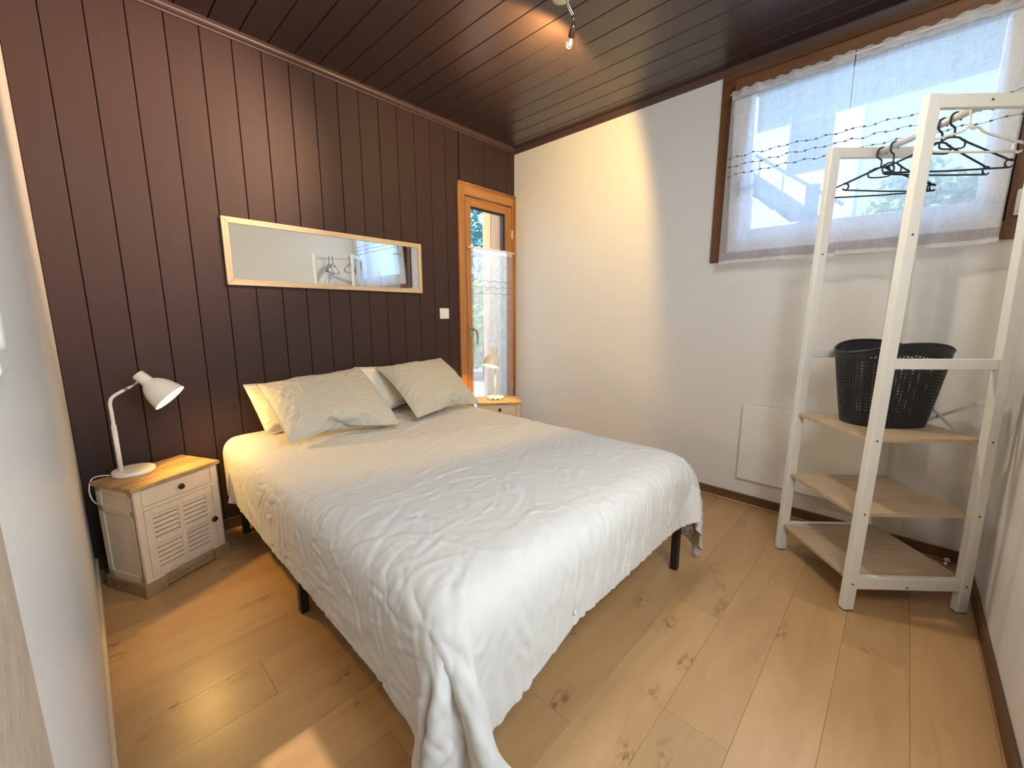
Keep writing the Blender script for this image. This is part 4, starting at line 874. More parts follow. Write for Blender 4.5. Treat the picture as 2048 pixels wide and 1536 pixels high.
1,0,-2,0,0,0,0,0,0,1,0,1,0,-1,-2,1,0,-1,1,1,-1,0,1,4,4,2,-1,-2,-5,-8,0,10,9,-5,-9,4,9,2,-2,1,1,1,-4,-3,17,-8,-3,-3,2,0,-2,-6,-5,7,11,5,2,-3,-8,-2,1,-4,-2,1,-1,-1,1,2,1,-1,0,-2,1,0,1,1,-1,-1,0,0,1,0,-1,1,-1,0,1,-1,0,1,0,0,-1,0,1,0,-1,0,0,1,
0,-1,0,0,1,0,0,0,0,0,0,0,0,-1,-1,0,5,9,2,-7,-8,-5,4,12,-1,-9,1,10,2,-1,1,1,-2,-5,-3,-1,-16,16,10,3,-1,-1,-2,-4,-4,3,4,7,2,-2,-7,-3,-1,-4,-1,1,0,-1,2,1,-2,0,0,1,0,0,1,-1,0,0,0,0,0,0,0,-1,1,0,0,1,0,-1,0,0,0,0,0,0,0,0,0,0,0,0,0,0,0,0,1,-1,
0,0,0,0,0,0,0,1,2,5,2,-7,-6,2,8,2,-6,-1,9,2,1,0,-1,-5,-7,-7,-8,-10,-24,9,8,11,9,2,-4,-1,-5,-4,7,9,2,-2,-5,-5,-3,-5,0,1,0,3,-1,-1,0,1,0,0,0,0,0,0,0,0,0,0,0,0,0,0,0,0,0,0,0,0,0,0,0,0,0,0,1,0,0,-1,0,0,0,0,0,1,0,0,0,0,-1,0,1,-1,1,0,
2,2,0,-2,-3,3,4,-5,-1,8,3,1,-1,-4,-8,-9,-7,-6,-3,-3,-10,-5,-2,4,9,13,6,-2,-5,-8,-1,9,8,4,0,-6,-11,-2,1,-1,1,1,1,-1,0,0,0,0,1,0,0,0,0,0,0,0,0,0,0,0,0,0,0,0,0,0,0,0,0,0,0,0,0,0,0,0,0,0,0,0,0,0,0,0,0,0,0,0,0,1,-1,1,2,1,0,-2,0,3,2,0,
1,2,1,-4,-10,-10,-8,-4,-2,0,0,-2,9,-9,-5,-4,0,4,10,9,1,-8,-8,2,12,6,0,-6,-6,-3,0,0,1,1,-1,0,1,0,-1,1,0,0,0,1,-1,1,0,0,0,0,0,0,0,0,0,0,0,0,0,0,0,0,0,0,-1,0,0,0,0,1,0,0,0,0,0,1,0,0,0,0,0,0,0,1,0,0,1,0,0,0,2,1,1,-2,-8,-12,-7,-3,-1,2,
1,1,2,3,10,-1,-2,-2,-5,-5,0,5,10,4,-5,-4,0,6,2,0,-3,-1,-1,0,0,0,1,0,0,0,0,0,0,1,0,0,1,-1,1,0,0,0,0,0,0,0,0,0,0,0,0,0,0,0,-1,0,1,0,0,0,0,-1,0,1,0,0,0,0,0,0,0,1,0,-1,1,0,0,1,0,0,0,0,0,-1,-3,-9,-7,-1,2,4,4,3,-1,0,1,11,12,5,5,2,
-1,-3,-6,-5,-2,4,5,-3,-3,3,2,0,-1,-1,0,0,0,0,0,0,0,0,1,0,0,1,0,0,0,0,0,0,0,0,0,1,0,0,0,0,0,0,0,0,-1,0,1,0,0,0,-1,0,0,1,0,-1,0,1,0,-1,1,0,0,-1,1,1,-1,0,1,-1,0,0,0,0,0,-1,-2,-2,-2,2,2,1,1,1,3,2,0,-7,3,3,1,4,5,2,3,2,-1,0,0,-3,
-2,0,2,0,0,0,-1,0,0,0,0,0,0,0,1,0,0,0,0,0,0,1,-1,1,0,0,0,0,0,0,0,0,0,0,0,0,0,0,0,0,0,0,0,0,0,-1,1,0,0,0,0,1,-1,0,1,0,-1,0,1,-1,0,0,0,0,-1,0,0,-1,1,1,2,0,0,-1,0,-1,2,2,2,1,3,4,1,-2,0,2,1,2,4,5,3,0,-1,1,0,0,0,0,1,0,
0,0,0,-1,0,1,-1,0,1,-1,1,0,0,0,0,0,0,0,0,0,0,0,0,0,0,0,0,0,0,0,0,0,0,0,0,0,0,0,-1,1,0,-1,1,0,0,0,0,0,0,0,0,0,0,0,-1,-1,0,0,-1,1,-1,2,1,2,-1,0,0,0,0,0,1,1,37,-7,-2,-1,0,0,1,0,-1,0,0,-1,0,1,0,1,0,0,-1,0,0,0,0,1,-1,-1,1,0,
-1,1,-1,1,0,-1,1,-1,0,1,0,-1,0,0,1,0,0,0,-1,0,1,0,0,0,-1,0,1,0,0,0,0,-1,1,0,-1,0,0,1,-1,0,0,0,0,0,-1,0,0,0,0,-1,0,-1,2,0,1,0,1,0,-1,-1,-2,-1,-3,-6,24,5,2,2,0,-1,0,0,1,-2,-1,0,0,-1,1,0,0,0,1,0,-1,0,-1,0,1,-1,-1,1,0,-1,1,-1,0,0,0,0,
0,-1,0,1,0,0,-1,0,0,0,1,0,0,0,-1,0,1,0,0,0,0,0,0,0,-1,1,0,0,0,-1,0,0,0,0,0,0,0,-1,0,0,-1,1,-1,1,-1,1,1,0,0,0,-1,0,0,0,0,3,39,-1,0,-1,0,0,-1,0,-1,-1,-2,-1,0,0,0,0,0,1,-1,0,0,0,0,-1,0,0,0,-1,0,0,-1,0,0,0,-1,1,0,0,0,-1,0,0,0,0,
0,0,0,0,0,0,1,0,0,0,0,0,0,0,0,0,0,-1,1,-1,0,0,0,0,0,0,-1,0,0,1,-1,0,0,0,0,0,0,1,0,0,0,0,0,0,0,0,1,0,40,-2,0,0,-1,0,0,0,-1,-3,-1,0,0,0,-1,0,0,-1,0,0,1,-1,0,0,0,0,-1,0,-1,0,0,-1,0,0,1,-1,0,0,0,0,0,0,0,0,0,0,0,0,0,0,0,0,
0,0,0,0,0,0,0,0,0,1,-1,0,0,0,0,0,0,-1,1,0,-1,0,1,0,0,-1,1,-1,1,-1,1,1,0,0,0,0,0,-1,0,1,37,-1,0,-1,0,-1,0,-1,0,-1,-1,-1,0,0,0,0,0,0,0,-1,0,0,0,0,-1,0,1,-1,0,0,-1,0,0,0,-1,0,0,0,0,1,0,0,0,0,0,0,0,0,0,0,0,0,0,0,0,0,0,0,0,0,
0,-1,0,0,0,0,0,0,-1,1,-1,0,1,0,0,0,0,0,0,1,-1,1,0,-1,1,0,1,-1,1,0,0,0,27,1,0,0,0,0,0,0,-1,1,1,0,0,0,0,0,-1,0,0,0,-1,1,0,0,0,0,-1,0,0,0,0,0,-1,0,0,1,0,0,0,-1,0,0,0,0,0,0,0,0,0,0,0,0,0,0,0,0,0,0,0,0,0,0,0,0,0,0,0,-1,
1,0,0,0,0,0,0,0,0,1,-1,0,0,0,0,0,0,0,0,1,-1,1,-1,0,26,0,0,0,0,0,0,0,0,1,0,1,0,0,0,-1,1,-1,0,0,0,0,0,0,0,0,0,0,0,-1,0,0,0,0,0,-1,0,1,0,0,0,0,0,0,0,0,0,0,0,0,0,0,0,0,0,0,0,0,0,0,0,0,0,0,0,0,-1,1,0,-1,1,0,0,0,0,0,
1,-1,1,-1,1,-1,0,0,0,0,0,0,0,0,1,-1,26,0,0,0,0,0,0,0,0,0,1,0,0,0,0,0,-1,1,-1,0,1,-1,0,0,0,0,0,0,0,0,0,0,0,0,0,0,0,-1,0,0,0,0,1,0,0,0,0,0,0,0,0,0,0,0,0,0,0,0,0,0,0,0,0,0,0,-1,1,0,-1,1,-1,1,0,0,0,0,0,0,0,0,0,0,0,0,
-1,1,0,0,0,0,0,0,26,0,0,0,0,0,-1,0,1,0,0,0,0,0,0,0,1,-1,0,0,0,0,0,0,0,0,0,0,0,0,0,0,0,0,0,0,0,0,0,0,0,0,-1,0,0,1,0,0,0,0,0,0,0,0,0,0,0,0,0,0,0,0,0,0,-1,1,0,0,0,0,0,0,0,0,0,1,-1,0,0,0,0,0,0,0,0,-1,1,0,0,0,0,1,
26,0,0,0,0,0,0,0,-1,1,0,0,0,0,0,0,0,0,0,0,0,0,0,0,0,0,0,0,0,0,0,0,0,0,0,0,0,0,0,0,0,0,0,0,0,-1,0,0,0,1,0,0,0,0,0,0,0,0,0,0,0,-1,0,0,1,0,0,-1,1,0,0,0,0,0,0,0,0,0,0,0,0,0,-1,1,0,0,-1,1,0,0,0,0,26,0,0,0,-1,0,0,0,
1,0,0,0,0,0,0,0,0,0,0,0,-1,1,0,0,0,0,0,0,0,0,0,0,0,0,0,0,0,0,0,0,0,0,0,0,0,0,0,0,0,-1,0,0,0,0,0,0,0,0,0,0,0,1,0,0,0,0,0,0,0,0,0,-1,1,0,0,0,0,0,0,0,0,0,0,0,0,0,0,-1,1,0,0,0,26,0,0,0,0,0,0,0,0,0,0,0,0,0,0,0,
0,0,0,0,0,-1,1,0,0,0,0,0,0,0,0,0,0,0,0,0,0,0,0,0,0,0,0,0,0,0,0,0,0,0,0,0,0,0,0,0,0,0,0,0,0,0,0,0,0,0,-1,1,0,-1,1,0,0,0,0,0,0,1,-1,0,0,0,1,-1,0,0,0,0,0,1,-1,0,25,1,-1,1,0,0,0,0,0,0,0,0,0,0,0,0,0,0,0,0,0,0,-1,0,
0,0,0,0,0,0,0,1,0,0,0,0,0,0,0,0,0,0,0,0,0,0,0,0,0,0,0,0,0,0,0,0,0,0,0,0,0,0,0,0,0,-1,1,0,0,0,0,0,0,0,1,-1,0,0,0,0,0,0,0,0,0,1,0,-1,1,-1,1,-1,26,0,0,0,0,0,0,0,0,0,0,0,0,0,0,0,0,0,0,0,0,0,0,0,0,0,0,0,0,0,0,-1,
0,0,0,0,0,0,1,0,0,0,0,0,0,0,0,0,0,0,0,0,0,0,0,0,0,0,0,0,0,0,0,0,0,0,0,0,0,0,0,0,0,0,0,0,0,0,0,1,-1,0,0,0,0,0,0,1,-1,0,0,0,27,-1,0,-1,0,1,0,0,0,0,0,0,0,0,0,0,-1,1,0,0,0,0,0,0,0,0,0,0,0,0,0,0,0,0,0,0,0,0,-1,0,
0,0,0,1,0,0,0,0,0,0,0,0,0,0,0,0,0,0,0,0,0,0,0,0,-1,1,0,0,-1,1,0,0,0,0,0,0,0,0,0,0,0,0,0,0,0,0,0,0,0,0,0,1,26,0,0,0,0,-1,1,0,0,0,0,0,0,0,0,0,0,0,0,0,0,0,0,0,0,0,0,0,0,0,0,0,0,0,0,0,0,0,0,0,0,0,0,-1,0,0,0,0,
1,0,0,0,0,0,0,0,0,0,0,0,0,0,-1,0,1,0,0,0,0,0,0,0,0,0,0,0,1,-1,0,0,0,0,0,0,0,0,0,0,0,0,0,0,25,1,0,0,0,0,-1,1,0,0,0,0,0,0,0,0,0,-1,1,0,0,0,0,0,0,0,0,0,0,0,0,0,0,0,0,0,0,0,0,0,0,0,0,0,0,0,0,0,-1,0,0,0,1,0,0,0,
0,0,0,-1,0,0,1,0,0,0,0,-1,1,0,0,0,0,0,0,0,0,0,0,0,0,0,0,0,0,0,0,1,0,0,-1,0,26,0,0,0,0,0,0,-1,0,1,0,0,0,0,0,0,0,0,-1,1,0,0,0,0,0,0,0,0,0,0,0,0,0,0,0,0,0,0,0,0,0,0,0,0,0,0,0,0,0,0,0,0,-1,0,0,0,0,0,0,1,0,0,0,0,
0,0,0,0,0,0,-1,1,0,0,0,0,0,0,0,0,0,0,0,0,0,0,1,-1,0,0,1,-1,26,0,0,0,0,0,0,0,0,0,0,0,0,0,0,0,0,0,0,-1,0,1,0,0,0,0,0,0,0,0,0,0,0,0,0,0,0,0,0,0,0,0,0,0,0,0,0,0,0,0,0,0,0,0,0,0,0,0,0,0,0,0,0,0,0,0,-1,1,0,0,0,0,
0,0,0,0,0,0,1,-1,0,1,-1,0,0,0,0,0,0,0,0,0,26,0,0,0,0,0,0,0,0,-1,1,0,0,0,0,0,0,0,0,0,0,-1,0,0,0,0,0,0,0,0,0,0,1,0,0,0,0,0,0,0,0,0,0,0,0,0,0,0,0,0,0,0,0,0,0,0,0,0,0,0,0,0,0,0,0,0,0,0,0,0,0,0,0,0,0,0,0,0,0,0,
0,0,0,0,0,0,0,0,1,0,-1,1,26,0,0,0,0,0,0,0,0,0,0,0,0,0,0,0,0,0,0,0,0,0,0,0,0,0,0,0,0,0,0,0,-1,0,0,0,0,0,0,0,0,0,1,0,0,0,0,0,0,0,0,0,0,0,0,0,0,0,0,0,0,0,0,0,0,-1,1,0,0,0,0,0,0,0,0,0,0,0,0,0,1,-1,0,1,0,-1,0,1,
-1,0,0,0,26,0,0,0,0,0,0,0,0,0,0,0,0,0,0,0,0,0,0,0,0,0,0,0,0,0,0,0,0,0,0,0,0,0,0,0,0,0,0,0,0,0,-1,0,0,0,0,1,0,0,0,0,0,0,0,0,0,0,0,0,0,0,0,0,-1,1,0,0,0,-1,1,0,0,0,0,0,0,0,0,0,0,0,1,-1,0,0,0,0,0,0,1,-1,26,0,0,0,
0,0,0,0,0,0,0,0,0,0,0,0,0,0,0,0,0,0,0,0,0,0,0,0,0,0,0,0,0,0,0,0,0,0,0,0,0,0,0,0,0,0,0,-1,0,0,0,1,0,0,0,0,0,0,0,0,0,0,-1,0,1,0,0,0,0,0,0,0,0,0,0,0,0,0,0,0,0,0,0,0,0,0,0,0,0,0,0,1,26,0,0,0,0,0,0,0,0,0,0,0,
0,0,0,0,0,0,0,0,0,0,0,0,0,0,0,0,0,0,0,0,0,0,0,0,0,0,0,0,0,0,0,0,0,0,0,0,0,0,0,-1,0,0,0,0,0,0,0,0,0,0,1,0,0,0,0,0,-1,1,0,0,-1,1,0,0,0,0,0,0,0,0,0,0,0,1,0,-1,0,0,0,0,27,-1,0,0,0,0,0,0,0,0,-1,1,0,0,0,0,0,0,0,0,
0,0,0,0,0,0,0,0,0,0,0,0,0,0,0,0,0,0,0,0,0,0,0,0,0,0,0,0,0,0,0,0,0,0,0,0,0,0,0,0,0,0,0,0,0,0,0,0,0,0,0,0,0,0,0,0,0,0,0,0,0,0,0,0,1,0,0,0,0,0,-1,0,25,1,0,0,0,0,0,0,0,0,0,-1,1,0,0,0,0,0,0,0,0,0,0,0,0,0,0,0,
0,0,0,0,0,0,0,0,0,0,0,0,0,0,0,0,0,0,0,0,0,0,0,0,0,0,0,0,0,0,0,0,0,0,0,0,0,0,0,-1,1,0,0,-1,1,0,0,0,0,0,0,0,0,0,0,1,-1,0,0,0,0,0,1,0,27,-1,0,0,0,0,0,0,0,0,0,0,-1,0,0,0,0,0,0,0,0,0,0,0,0,0,0,0,0,0,0,0,0,0,0,0,
0,0,0,0,0,1,0,0,0,0,0,0,0,0,0,0,0,0,0,0,0,0,0,0,0,0,0,0,0,0,-1,1,0,0,0,0,0,0,-1,1,0,0,0,1,-1,1,-1,0,1,-1,0,0,0,0,0,0,26,0,0,0,0,0,0,0,0,0,0,0,0,0,0,0,0,0,0,0,0,0,0,0,0,0,0,0,0,0,0,0,0,0,0,0,0,0,0,0,0,-1,0,0,
0,0,1,0,0,0,0,0,0,0,0,0,0,0,0,0,0,0,0,0,0,0,0,0,0,0,0,0,0,0,0,0,0,0,0,0,0,0,0,0,0,0,0,0,0,0,0,0,26,0,0,0,0,0,0,0,0,0,0,0,0,0,0,0,0,0,0,0,0,0,0,0,0,0,0,0,0,0,0,0,0,0,0,0,0,0,0,0,0,0,0,0,0,0,-1,0,0,0,1,0,
0,0,0,0,0,0,0,0,0,0,0,0,-1,0,1,0,0,0,-1,1,0,0,0,0,0,1,-1,0,0,0,1,-1,0,1,-1,0,1,0,0,0,26,0,0,0,0,0,0,0,0,0,0,0,0,0,0,0,0,0,0,0,0,0,0,0,0,0,0,0,0,0,0,0,0,0,0,0,0,0,0,0,0,0,0,0,0,0,0,0,0,0,-1,0,0,0,1,0,0,0,0,0,
0,0,0,-1,1,0,0,0,0,0,0,0,0,0,0,0,0,0,0,0,1,-1,0,0,0,0,0,1,-1,0,0,0,25,1,0,0,0,0,0,0,0,0,0,0,0,0,0,0,0,0,0,0,0,0,0,0,0,0,0,0,0,0,0,0,0,0,0,0,0,0,0,0,0,0,0,0,0,0,0,0,0,0,0,0,0,0,-1,0,0,0,0,0,0,0,0,1,0,0,0,0,
0,0,0,0,0,-1,1,0,0,0,0,0,0,0,0,1,-1,0,0,0,0,0,0,0,27,-2,0,0,1,0,0,0,0,0,0,0,0,0,0,0,0,0,0,0,0,0,0,0,0,0,0,0,0,0,0,0,0,0,0,0,0,0,0,0,0,0,0,0,0,0,0,0,0,0,0,0,0,0,0,0,0,0,0,0,0,0,0,0,0,0,0,0,0,0,0,0,0,0,0,0,
0,0,0,0,0,1,-1,0,0,0,0,0,0,1,0,0,25,1,0,0,-1,0,0,1,0,0,0,0,0,0,0,0,0,0,0,0,0,0,0,0,0,0,0,0,0,0,0,0,0,0,-1,0,0,0,1,0,0,0,0,0,0,0,0,0,0,0,0,0,0,0,0,0,0,0,0,0,0,0,0,0,0,0,0,0,0,-1,1,0,0,0,0,0,0,0,0,0,0,0,0,0,
0,0,0,0,0,0,0,0,26,0,0,0,0,0,0,0,0,0,0,0,0,0,0,0,0,0,0,0,0,0,0,0,0,0,0,-1,0,0,0,0,0,0,1,0,0,0,-1,0,0,0,0,0,0,1,0,0,0,0,0,0,0,0,0,0,0,0,0,0,0,0,0,0,0,0,0,0,0,0,0,0,0,0,0,0,0,0,0,0,0,0,0,0,1,-1,0,0,1,-1,0,0,
27,-1,0,0,0,0,0,-1,1,0,0,0,0,0,0,0,0,0,0,0,0,0,-1,0,0,0,0,1,0,0,0,0,0,0,0,0,0,0,0,0,0,0,0,0,0,-1,0,0,0,1,0,0,0,0,0,0,0,0,0,0,0,0,0,0,0,0,0,0,-1,1,0,0,0,0,0,0,0,0,0,0,0,0,1,-1,0,0,1,-1,0,0,1,0,26,1,0,0,0,-1,0,0,
0,0,0,0,0,0,0,0,0,-1,0,0,0,0,1,0,0,0,0,0,0,0,0,0,0,0,0,0,0,0,0,0,0,0,0,0,0,0,0,0,0,-1,0,0,0,1,0,0,0,0,0,0,0,0,0,0,0,0,0,-1,1,0,0,0,0,0,0,0,0,0,0,0,0,0,0,0,0,1,-1,0,0,1,-1,1,26,0,0,0,0,0,0,0,0,0,0,0,0,0,-1,0,
0,1,0,0,0,0,0,0,0,0,0,0,0,0,0,0,0,0,0,0,0,0,0,0,0,0,0,0,0,0,0,0,0,0,0,0,0,-1,0,1,0,0,0,0,0,0,0,0,0,0,-1,1,0,0,0,0,0,0,0,0,0,0,1,-1,0,0,0,0,0,0,0,1,-1,0,1,-1,26,0,0,0,0,0,0,0,-1,1,0,0,0,-1,1,0,0,0,0,0,0,0,0,0,
0,0,0,0,0,0,0,0,0,0,0,0,0,0,0,0,0,0,0,0,0,0,0,0,0,0,0,0,0,0,0,-1,0,0,1,0,0,0,0,0,-1,0,1,0,0,0,0,0,0,0,0,0,0,0,0,0,0,0,0,0,0,0,1,-1,1,-1,0,0,26,0,0,0,0,1,-1,0,0,-1,0,0,0,1,0,0,0,0,0,0,0,0,0,0,0,0,0,0,0,0,0,0,
0,0,0,0,0,0,0,0,0,0,0,0,0,0,0,0,0,0,0,0,0,0,0,0,0,0,-1,0,0,0,0,0,1,0,0,0,0,0,0,0,0,0,0,0,0,0,0,0,0,0,0,1,-1,0,0,0,0,0,0,1,26,0,0,0,0,0,0,0,0,0,0,0,0,0,0,0,0,0,0,0,0,0,0,0,0,0,0,0,0,0,0,0,-1,0,0,0,0,0,0,0,
0,0,0,0,0,0,1,0,0,0,0,0,0,0,0,0,0,0,0,0,0,0,0,0,0,0,0,0,0,0,0,0,0,0,0,0,0,0,0,0,0,0,0,0,0,0,0,0,0,1,-1,0,26,0,0,0,-1,0,1,0,0,0,0,0,0,0,0,0,0,0,0,0,0,0,0,0,0,0,0,0,0,-1,0,0,1,0,0,0,0,0,0,0,0,0,0,0,0,0,-1,0,
0,1,0,0,0,0,0,0,0,0,0,0,0,0,0,0,0,0,0,0,0,0,0,0,0,1,-1,0,0,0,0,0,0,0,0,0,0,0,0,1,-1,0,1,-1,26,0,0,0,0,0,0,0,0,0,0,0,0,0,0,0,0,0,0,0,0,0,0,0,0,0,-1,0,0,1,0,0,0,0,0,0,0,0,0,0,0,0,0,0,0,0,0,0,0,-1,0,1,0,0,0,0,
0,0,0,0,0,0,0,0,0,0,0,0,0,0,0,0,0,0,0,0,0,0,0,1,-1,0,0,0,1,-1,0,0,1,-1,0,1,26,0,0,0,0,0,0,0,0,0,0,0,0,0,0,0,0,0,0,0,0,0,0,-1,0,0,1,0,0,0,0,0,0,0,0,0,0,0,0,0,0,0,0,0,0,0,0,0,0,0,0,-1,0,1,0,0,0,0,0,0,0,0,0,0,
0,0,0,0,0,0,0,0,0,-1,1,0,0,0,0,0,0,0,0,0,0,0,0,0,0,0,0,0,27,-1,0,0,0,0,0,0,0,0,0,0,0,0,0,0,-1,0,0,0,0,0,0,1,0,0,0,0,0,0,0,0,0,0,0,0,0,0,0,0,0,0,0,0,0,0,0,0,0,0,0,0,0,-1,0,1,0,0,0,0,0,0,0,0,0,0,0,0,0,0,0,0,
0,0,0,0,0,0,0,0,0,0,0,0,0,1,-1,0,0,1,0,-1,26,0,0,0,0,0,0,0,0,0,0,0,0,0,0,-1,1,0,0,0,0,0,0,0,0,0,0,0,0,0,0,0,0,0,0,0,0,0,0,-1,1,0,0,0,0,0,0,0,0,0,0,0,0,0,0,-1,0,1,0,0,0,0,0,0,0,0,0,0,0,0,0,-1,0,1,0,0,0,0,0,0,
1,-1,0,0,0,0,1,-1,0,0,0,1,26,0,0,0,0,0,0,0,0,0,0,0,0,0,-1,1,0,0,0,0,0,0,0,0,0,0,0,0,0,0,0,0,0,0,0,-1,0,0,0,1,-1,0,0,0,0,0,1,0,0,0,0,0,0,0,0,0,0,-1,0,0,1,0,0,0,0,0,0,0,0,0,-1,1,0,0,0,0,0,0,0,0,0,0,0,0,0,0,0,1,
0,0,0,0,26,0,0,0,0,0,0,0,0,0,0,0,-1,0,1,0,0,0,0,0,0,0,0,0,0,0,0,0,0,0,0,0,-1,0,0,1,0,0,0,0,0,0,0,0,0,0,-1,0,1,0,0,0,0,0,0,0,0,0,0,0,-1,0,0,1,0,0,0,0,-1,0,1,0,0,0,0,0,0,0,0,0,0,0,0,0,0,0,0,0,0,0,0,0,25,1,0,0,
0,0,0,-1,0,1,0,-1,1,0,0,0,0,0,0,0,0,0,0,0,0,0,0,0,0,0,-1,0,1,0,0,0,0,0,0,0,0,0,0,0,0,0,0,0,-1,0,1,0,0,0,0,0,0,0,0,0,0,0,0,-1,0,0,0,0,1,0,0,0,0,0,0,0,0,0,0,0,0,1,-1,0,0,0,0,0,0,0,0,0,27,-1,0,-1,1,0,0,0,0,-1,0,1,
0,0,0,0,0,0,0,0,0,0,0,0,0,0,0,0,-1,0,1,0,0,0,0,0,0,0,0,0,0,0,0,0,0,0,0,0,0,0,-1,0,1,0,0,0,0,0,0,0,0,0,0,0,0,0,0,0,0,0,0,0,0,0,0,0,0,0,0,0,0,0,1,-1,0,0,0,0,0,0,0,0,26,0,0,0,0,0,0,1,-1,0,0,0,0,0,0,0,0,0,0,0,
0,0,0,0,0,0,-1,0,1,0,0,0,0,0,0,0,0,0,0,0,0,0,0,0,0,0,0,0,0,0,0,0,-1,0,1,0,0,0,0,0,0,0,0,0,0,0,0,0,0,0,0,0,0,0,0,0,0,0,0,0,0,0,0,1,-1,0,1,0,0,0,0,0,26,0,0,0,0,0,0,0,0,0,0,0,0,0,0,0,0,0,0,0,0,0,0,0,0,-1,1,0,
0,0,0,0,0,0,0,0,0,0,-1,0,0,1,0,0,0,0,0,0,0,0,0,0,0,0,-1,1,0,0,0,0,0,0,0,0,0,0,0,0,0,0,0,0,0,0,0,0,0,0,0,0,0,0,0,0,1,0,-1,0,0,0,0,0,26,0,0,0,0,0,0,-1,1,0,0,0,0,0,-1,0,0,0,1,0,0,0,0,-1,0,1,0,0,0,0,0,0,0,0,0,0,
-1,0,1,0,0,-1,0,0,0,0,1,0,0,0,0,0,0,0,0,-1,0,1,0,0,0,0,0,0,0,0,0,0,0,0,0,0,0,0,0,0,0,0,0,0,0,0,0,0,0,0,0,0,0,0,0,0,26,0,0,0,0,0,-1,1,0,0,0,0,0,-1,1,0,0,0,-1,0,1,-1,0,1,0,0,0,0,0,0,0,0,0,0,-1,0,1,0,0,0,0,0,0,0,
0,0,-1,0,0,1,0,0,0,0,0,0,0,-1,0,1,0,0,0,0,0,0,0,0,0,0,0,0,0,0,0,0,0,0,0,0,0,0,0,0,0,0,0,0,0,0,0,0,25,1,-1,1,0,0,0,0,0,0,0,0,-1,1,0,0,0,0,0,0,-1,1,0,0,0,0,0,0,0,0,0,0,-1,0,1,0,0,0,0,0,0,0,0,0,0,0,0,0,0,-1,1,0,
0,0,0,0,0,0,0,-1,1,0,0,0,0,0,0,0,0,0,0,0,0,0,0,0,0,0,0,0,0,0,0,0,0,0,0,0,0,0,0,1,26,0,0,0,0,-1,1,0,0,0,0,-1,1,0,0,0,0,0,0,0,0,0,0,0,0,0,0,0,0,0,0,-1,1,0,0,0,0,0,0,0,0,0,0,0,0,0,0,0,0,0,-1,0,1,0,0,0,0,0,0,0,
-1,0,1,0,0,0,0,0,0,0,0,0,0,0,0,0,0,0,0,0,0,0,0,0,0,0,0,0,0,0,1,-1,26,0,0,0,0,0,0,0,0,0,0,0,0,0,0,0,0,0,0,0,0,0,0,0,0,0,0,0,0,-1,0,1,0,0,0,0,0,0,0,0,0,0,0,0,0,0,0,0,0,0,0,0,-1,1,0,0,0,0,0,0,0,0,-1,1,0,0,0,0,
0,0,0,0,0,0,0,0,0,0,0,0,0,0,0,0,0,0,0,0,0,0,0,0,26,0,0,0,-1,1,0,0,0,0,-1,1,0,0,0,0,0,0,0,0,0,0,0,0,0,0,0,0,-1,1,0,0,0,0,0,0,0,0,0,0,0,0,0,0,0,0,0,0,0,0,0,0,0,-1,0,1,0,0,0,0,0,0,0,-1,0,1,0,0,0,0,0,0,0,0,0,0,
0,0,0,0,0,0,0,0,0,0,0,0,0,1,-1,1,26,0,0,0,0,0,0,0,0,-1,1,0,0,0,0,0,0,0,0,0,0,0,0,0,0,0,-1,0,1,0,0,0,0,0,0,0,0,0,0,0,0,0,0,0,0,0,0,0,0,0,0,0,0,0,0,-1,1,0,0,0,0,0,0,0,0,-1,1,0,0,0,0,0,0,0,0,0,0,0,0,0,0,0,0,0,
0,0,0,0,0,0,0,0,26,0,0,-1,1,0,0,-1,0,1,0,0,0,0,0,0,0,0,0,0,0,0,0,0,0,-1,1,0,0,0,0,0,0,0,0,0,-1,0,0,0,0,0,0,0,0,0,0,0,1,0,0,0,0,0,0,0,-1,1,0,0,0,0,0,0,0,0,-1,0,1,0,0,0,0,0,0,0,0,0,0,0,0,0,0,0,0,0,0,0,0,0,0,0,
26,-1,1,0,0,0,-1,1,0,0,0,0,0,0,0,0,0,0,0,0,0,0,0,-1,0,1,0,0,0,0,0,0,0,0,-1,0,1,0,0,0,0,0,0,0,0,0,0,0,-1,0,1,0,0,0,0,0,0,-1,0,1,0,0,0,0,0,0,0,0,-1,0,1,0,0,-1,0,1,0,0,0,0,0,0,0,0,0,0,0,0,1,-1,1,-1,26,0,0,0,0,-1,1,0,
0,0,0,0,0,0,0,0,0,0,0,0,0,0,-1,1,0,0,0,0,0,0,0,0,-1,0,1,0,0,0,0,0,0,0,0,0,0,0,0,0,0,0,-1,1,0,0,0,0,0,0,0,-1,1,0,0,0,0,0,0,0,0,0,-1,0,0,1,0,-1,1,0,0,0,0,0,0,0,0,0,0,0,0,0,0,1,26,0,0,0,-1,1,0,0,0,0,0,0,0,0,0,0,
0,0,0,0,0,-1,1,0,0,0,0,0,0,0,-1,0,1,0,0,0,0,0,0,0,0,0,0,0,0,0,0,0,0,0,0,-1,1,0,0,0,0,0,0,0,-1,1,0,0,0,0,0,0,0,0,0,0,0,0,0,0,-1,1,0,0,0,0,0,0,0,0,0,0,0,0,0,0,26,0,-1,1,0,0,0,0,0,0,0,0,0,0,0,0,0,0,0,0,-1,1,0,0,
0,0,0,0,0,-1,1,0,0,0,0,0,0,0,0,0,0,0,0,0,0,0,0,0,0,0,0,0,-1,0,1,0,0,0,0,0,0,-1,1,0,0,0,0,0,0,0,0,0,0,0,0,0,0,-1,1,0,0,0,0,0,-1,0,1,1,-1,1,0,-1,26,0,0,-1,1,0,-1,0,0,0,0,0,0,0,0,1,0,0,0,-1,1,0,0,0,0,0,0,0,-1,1,0,0,
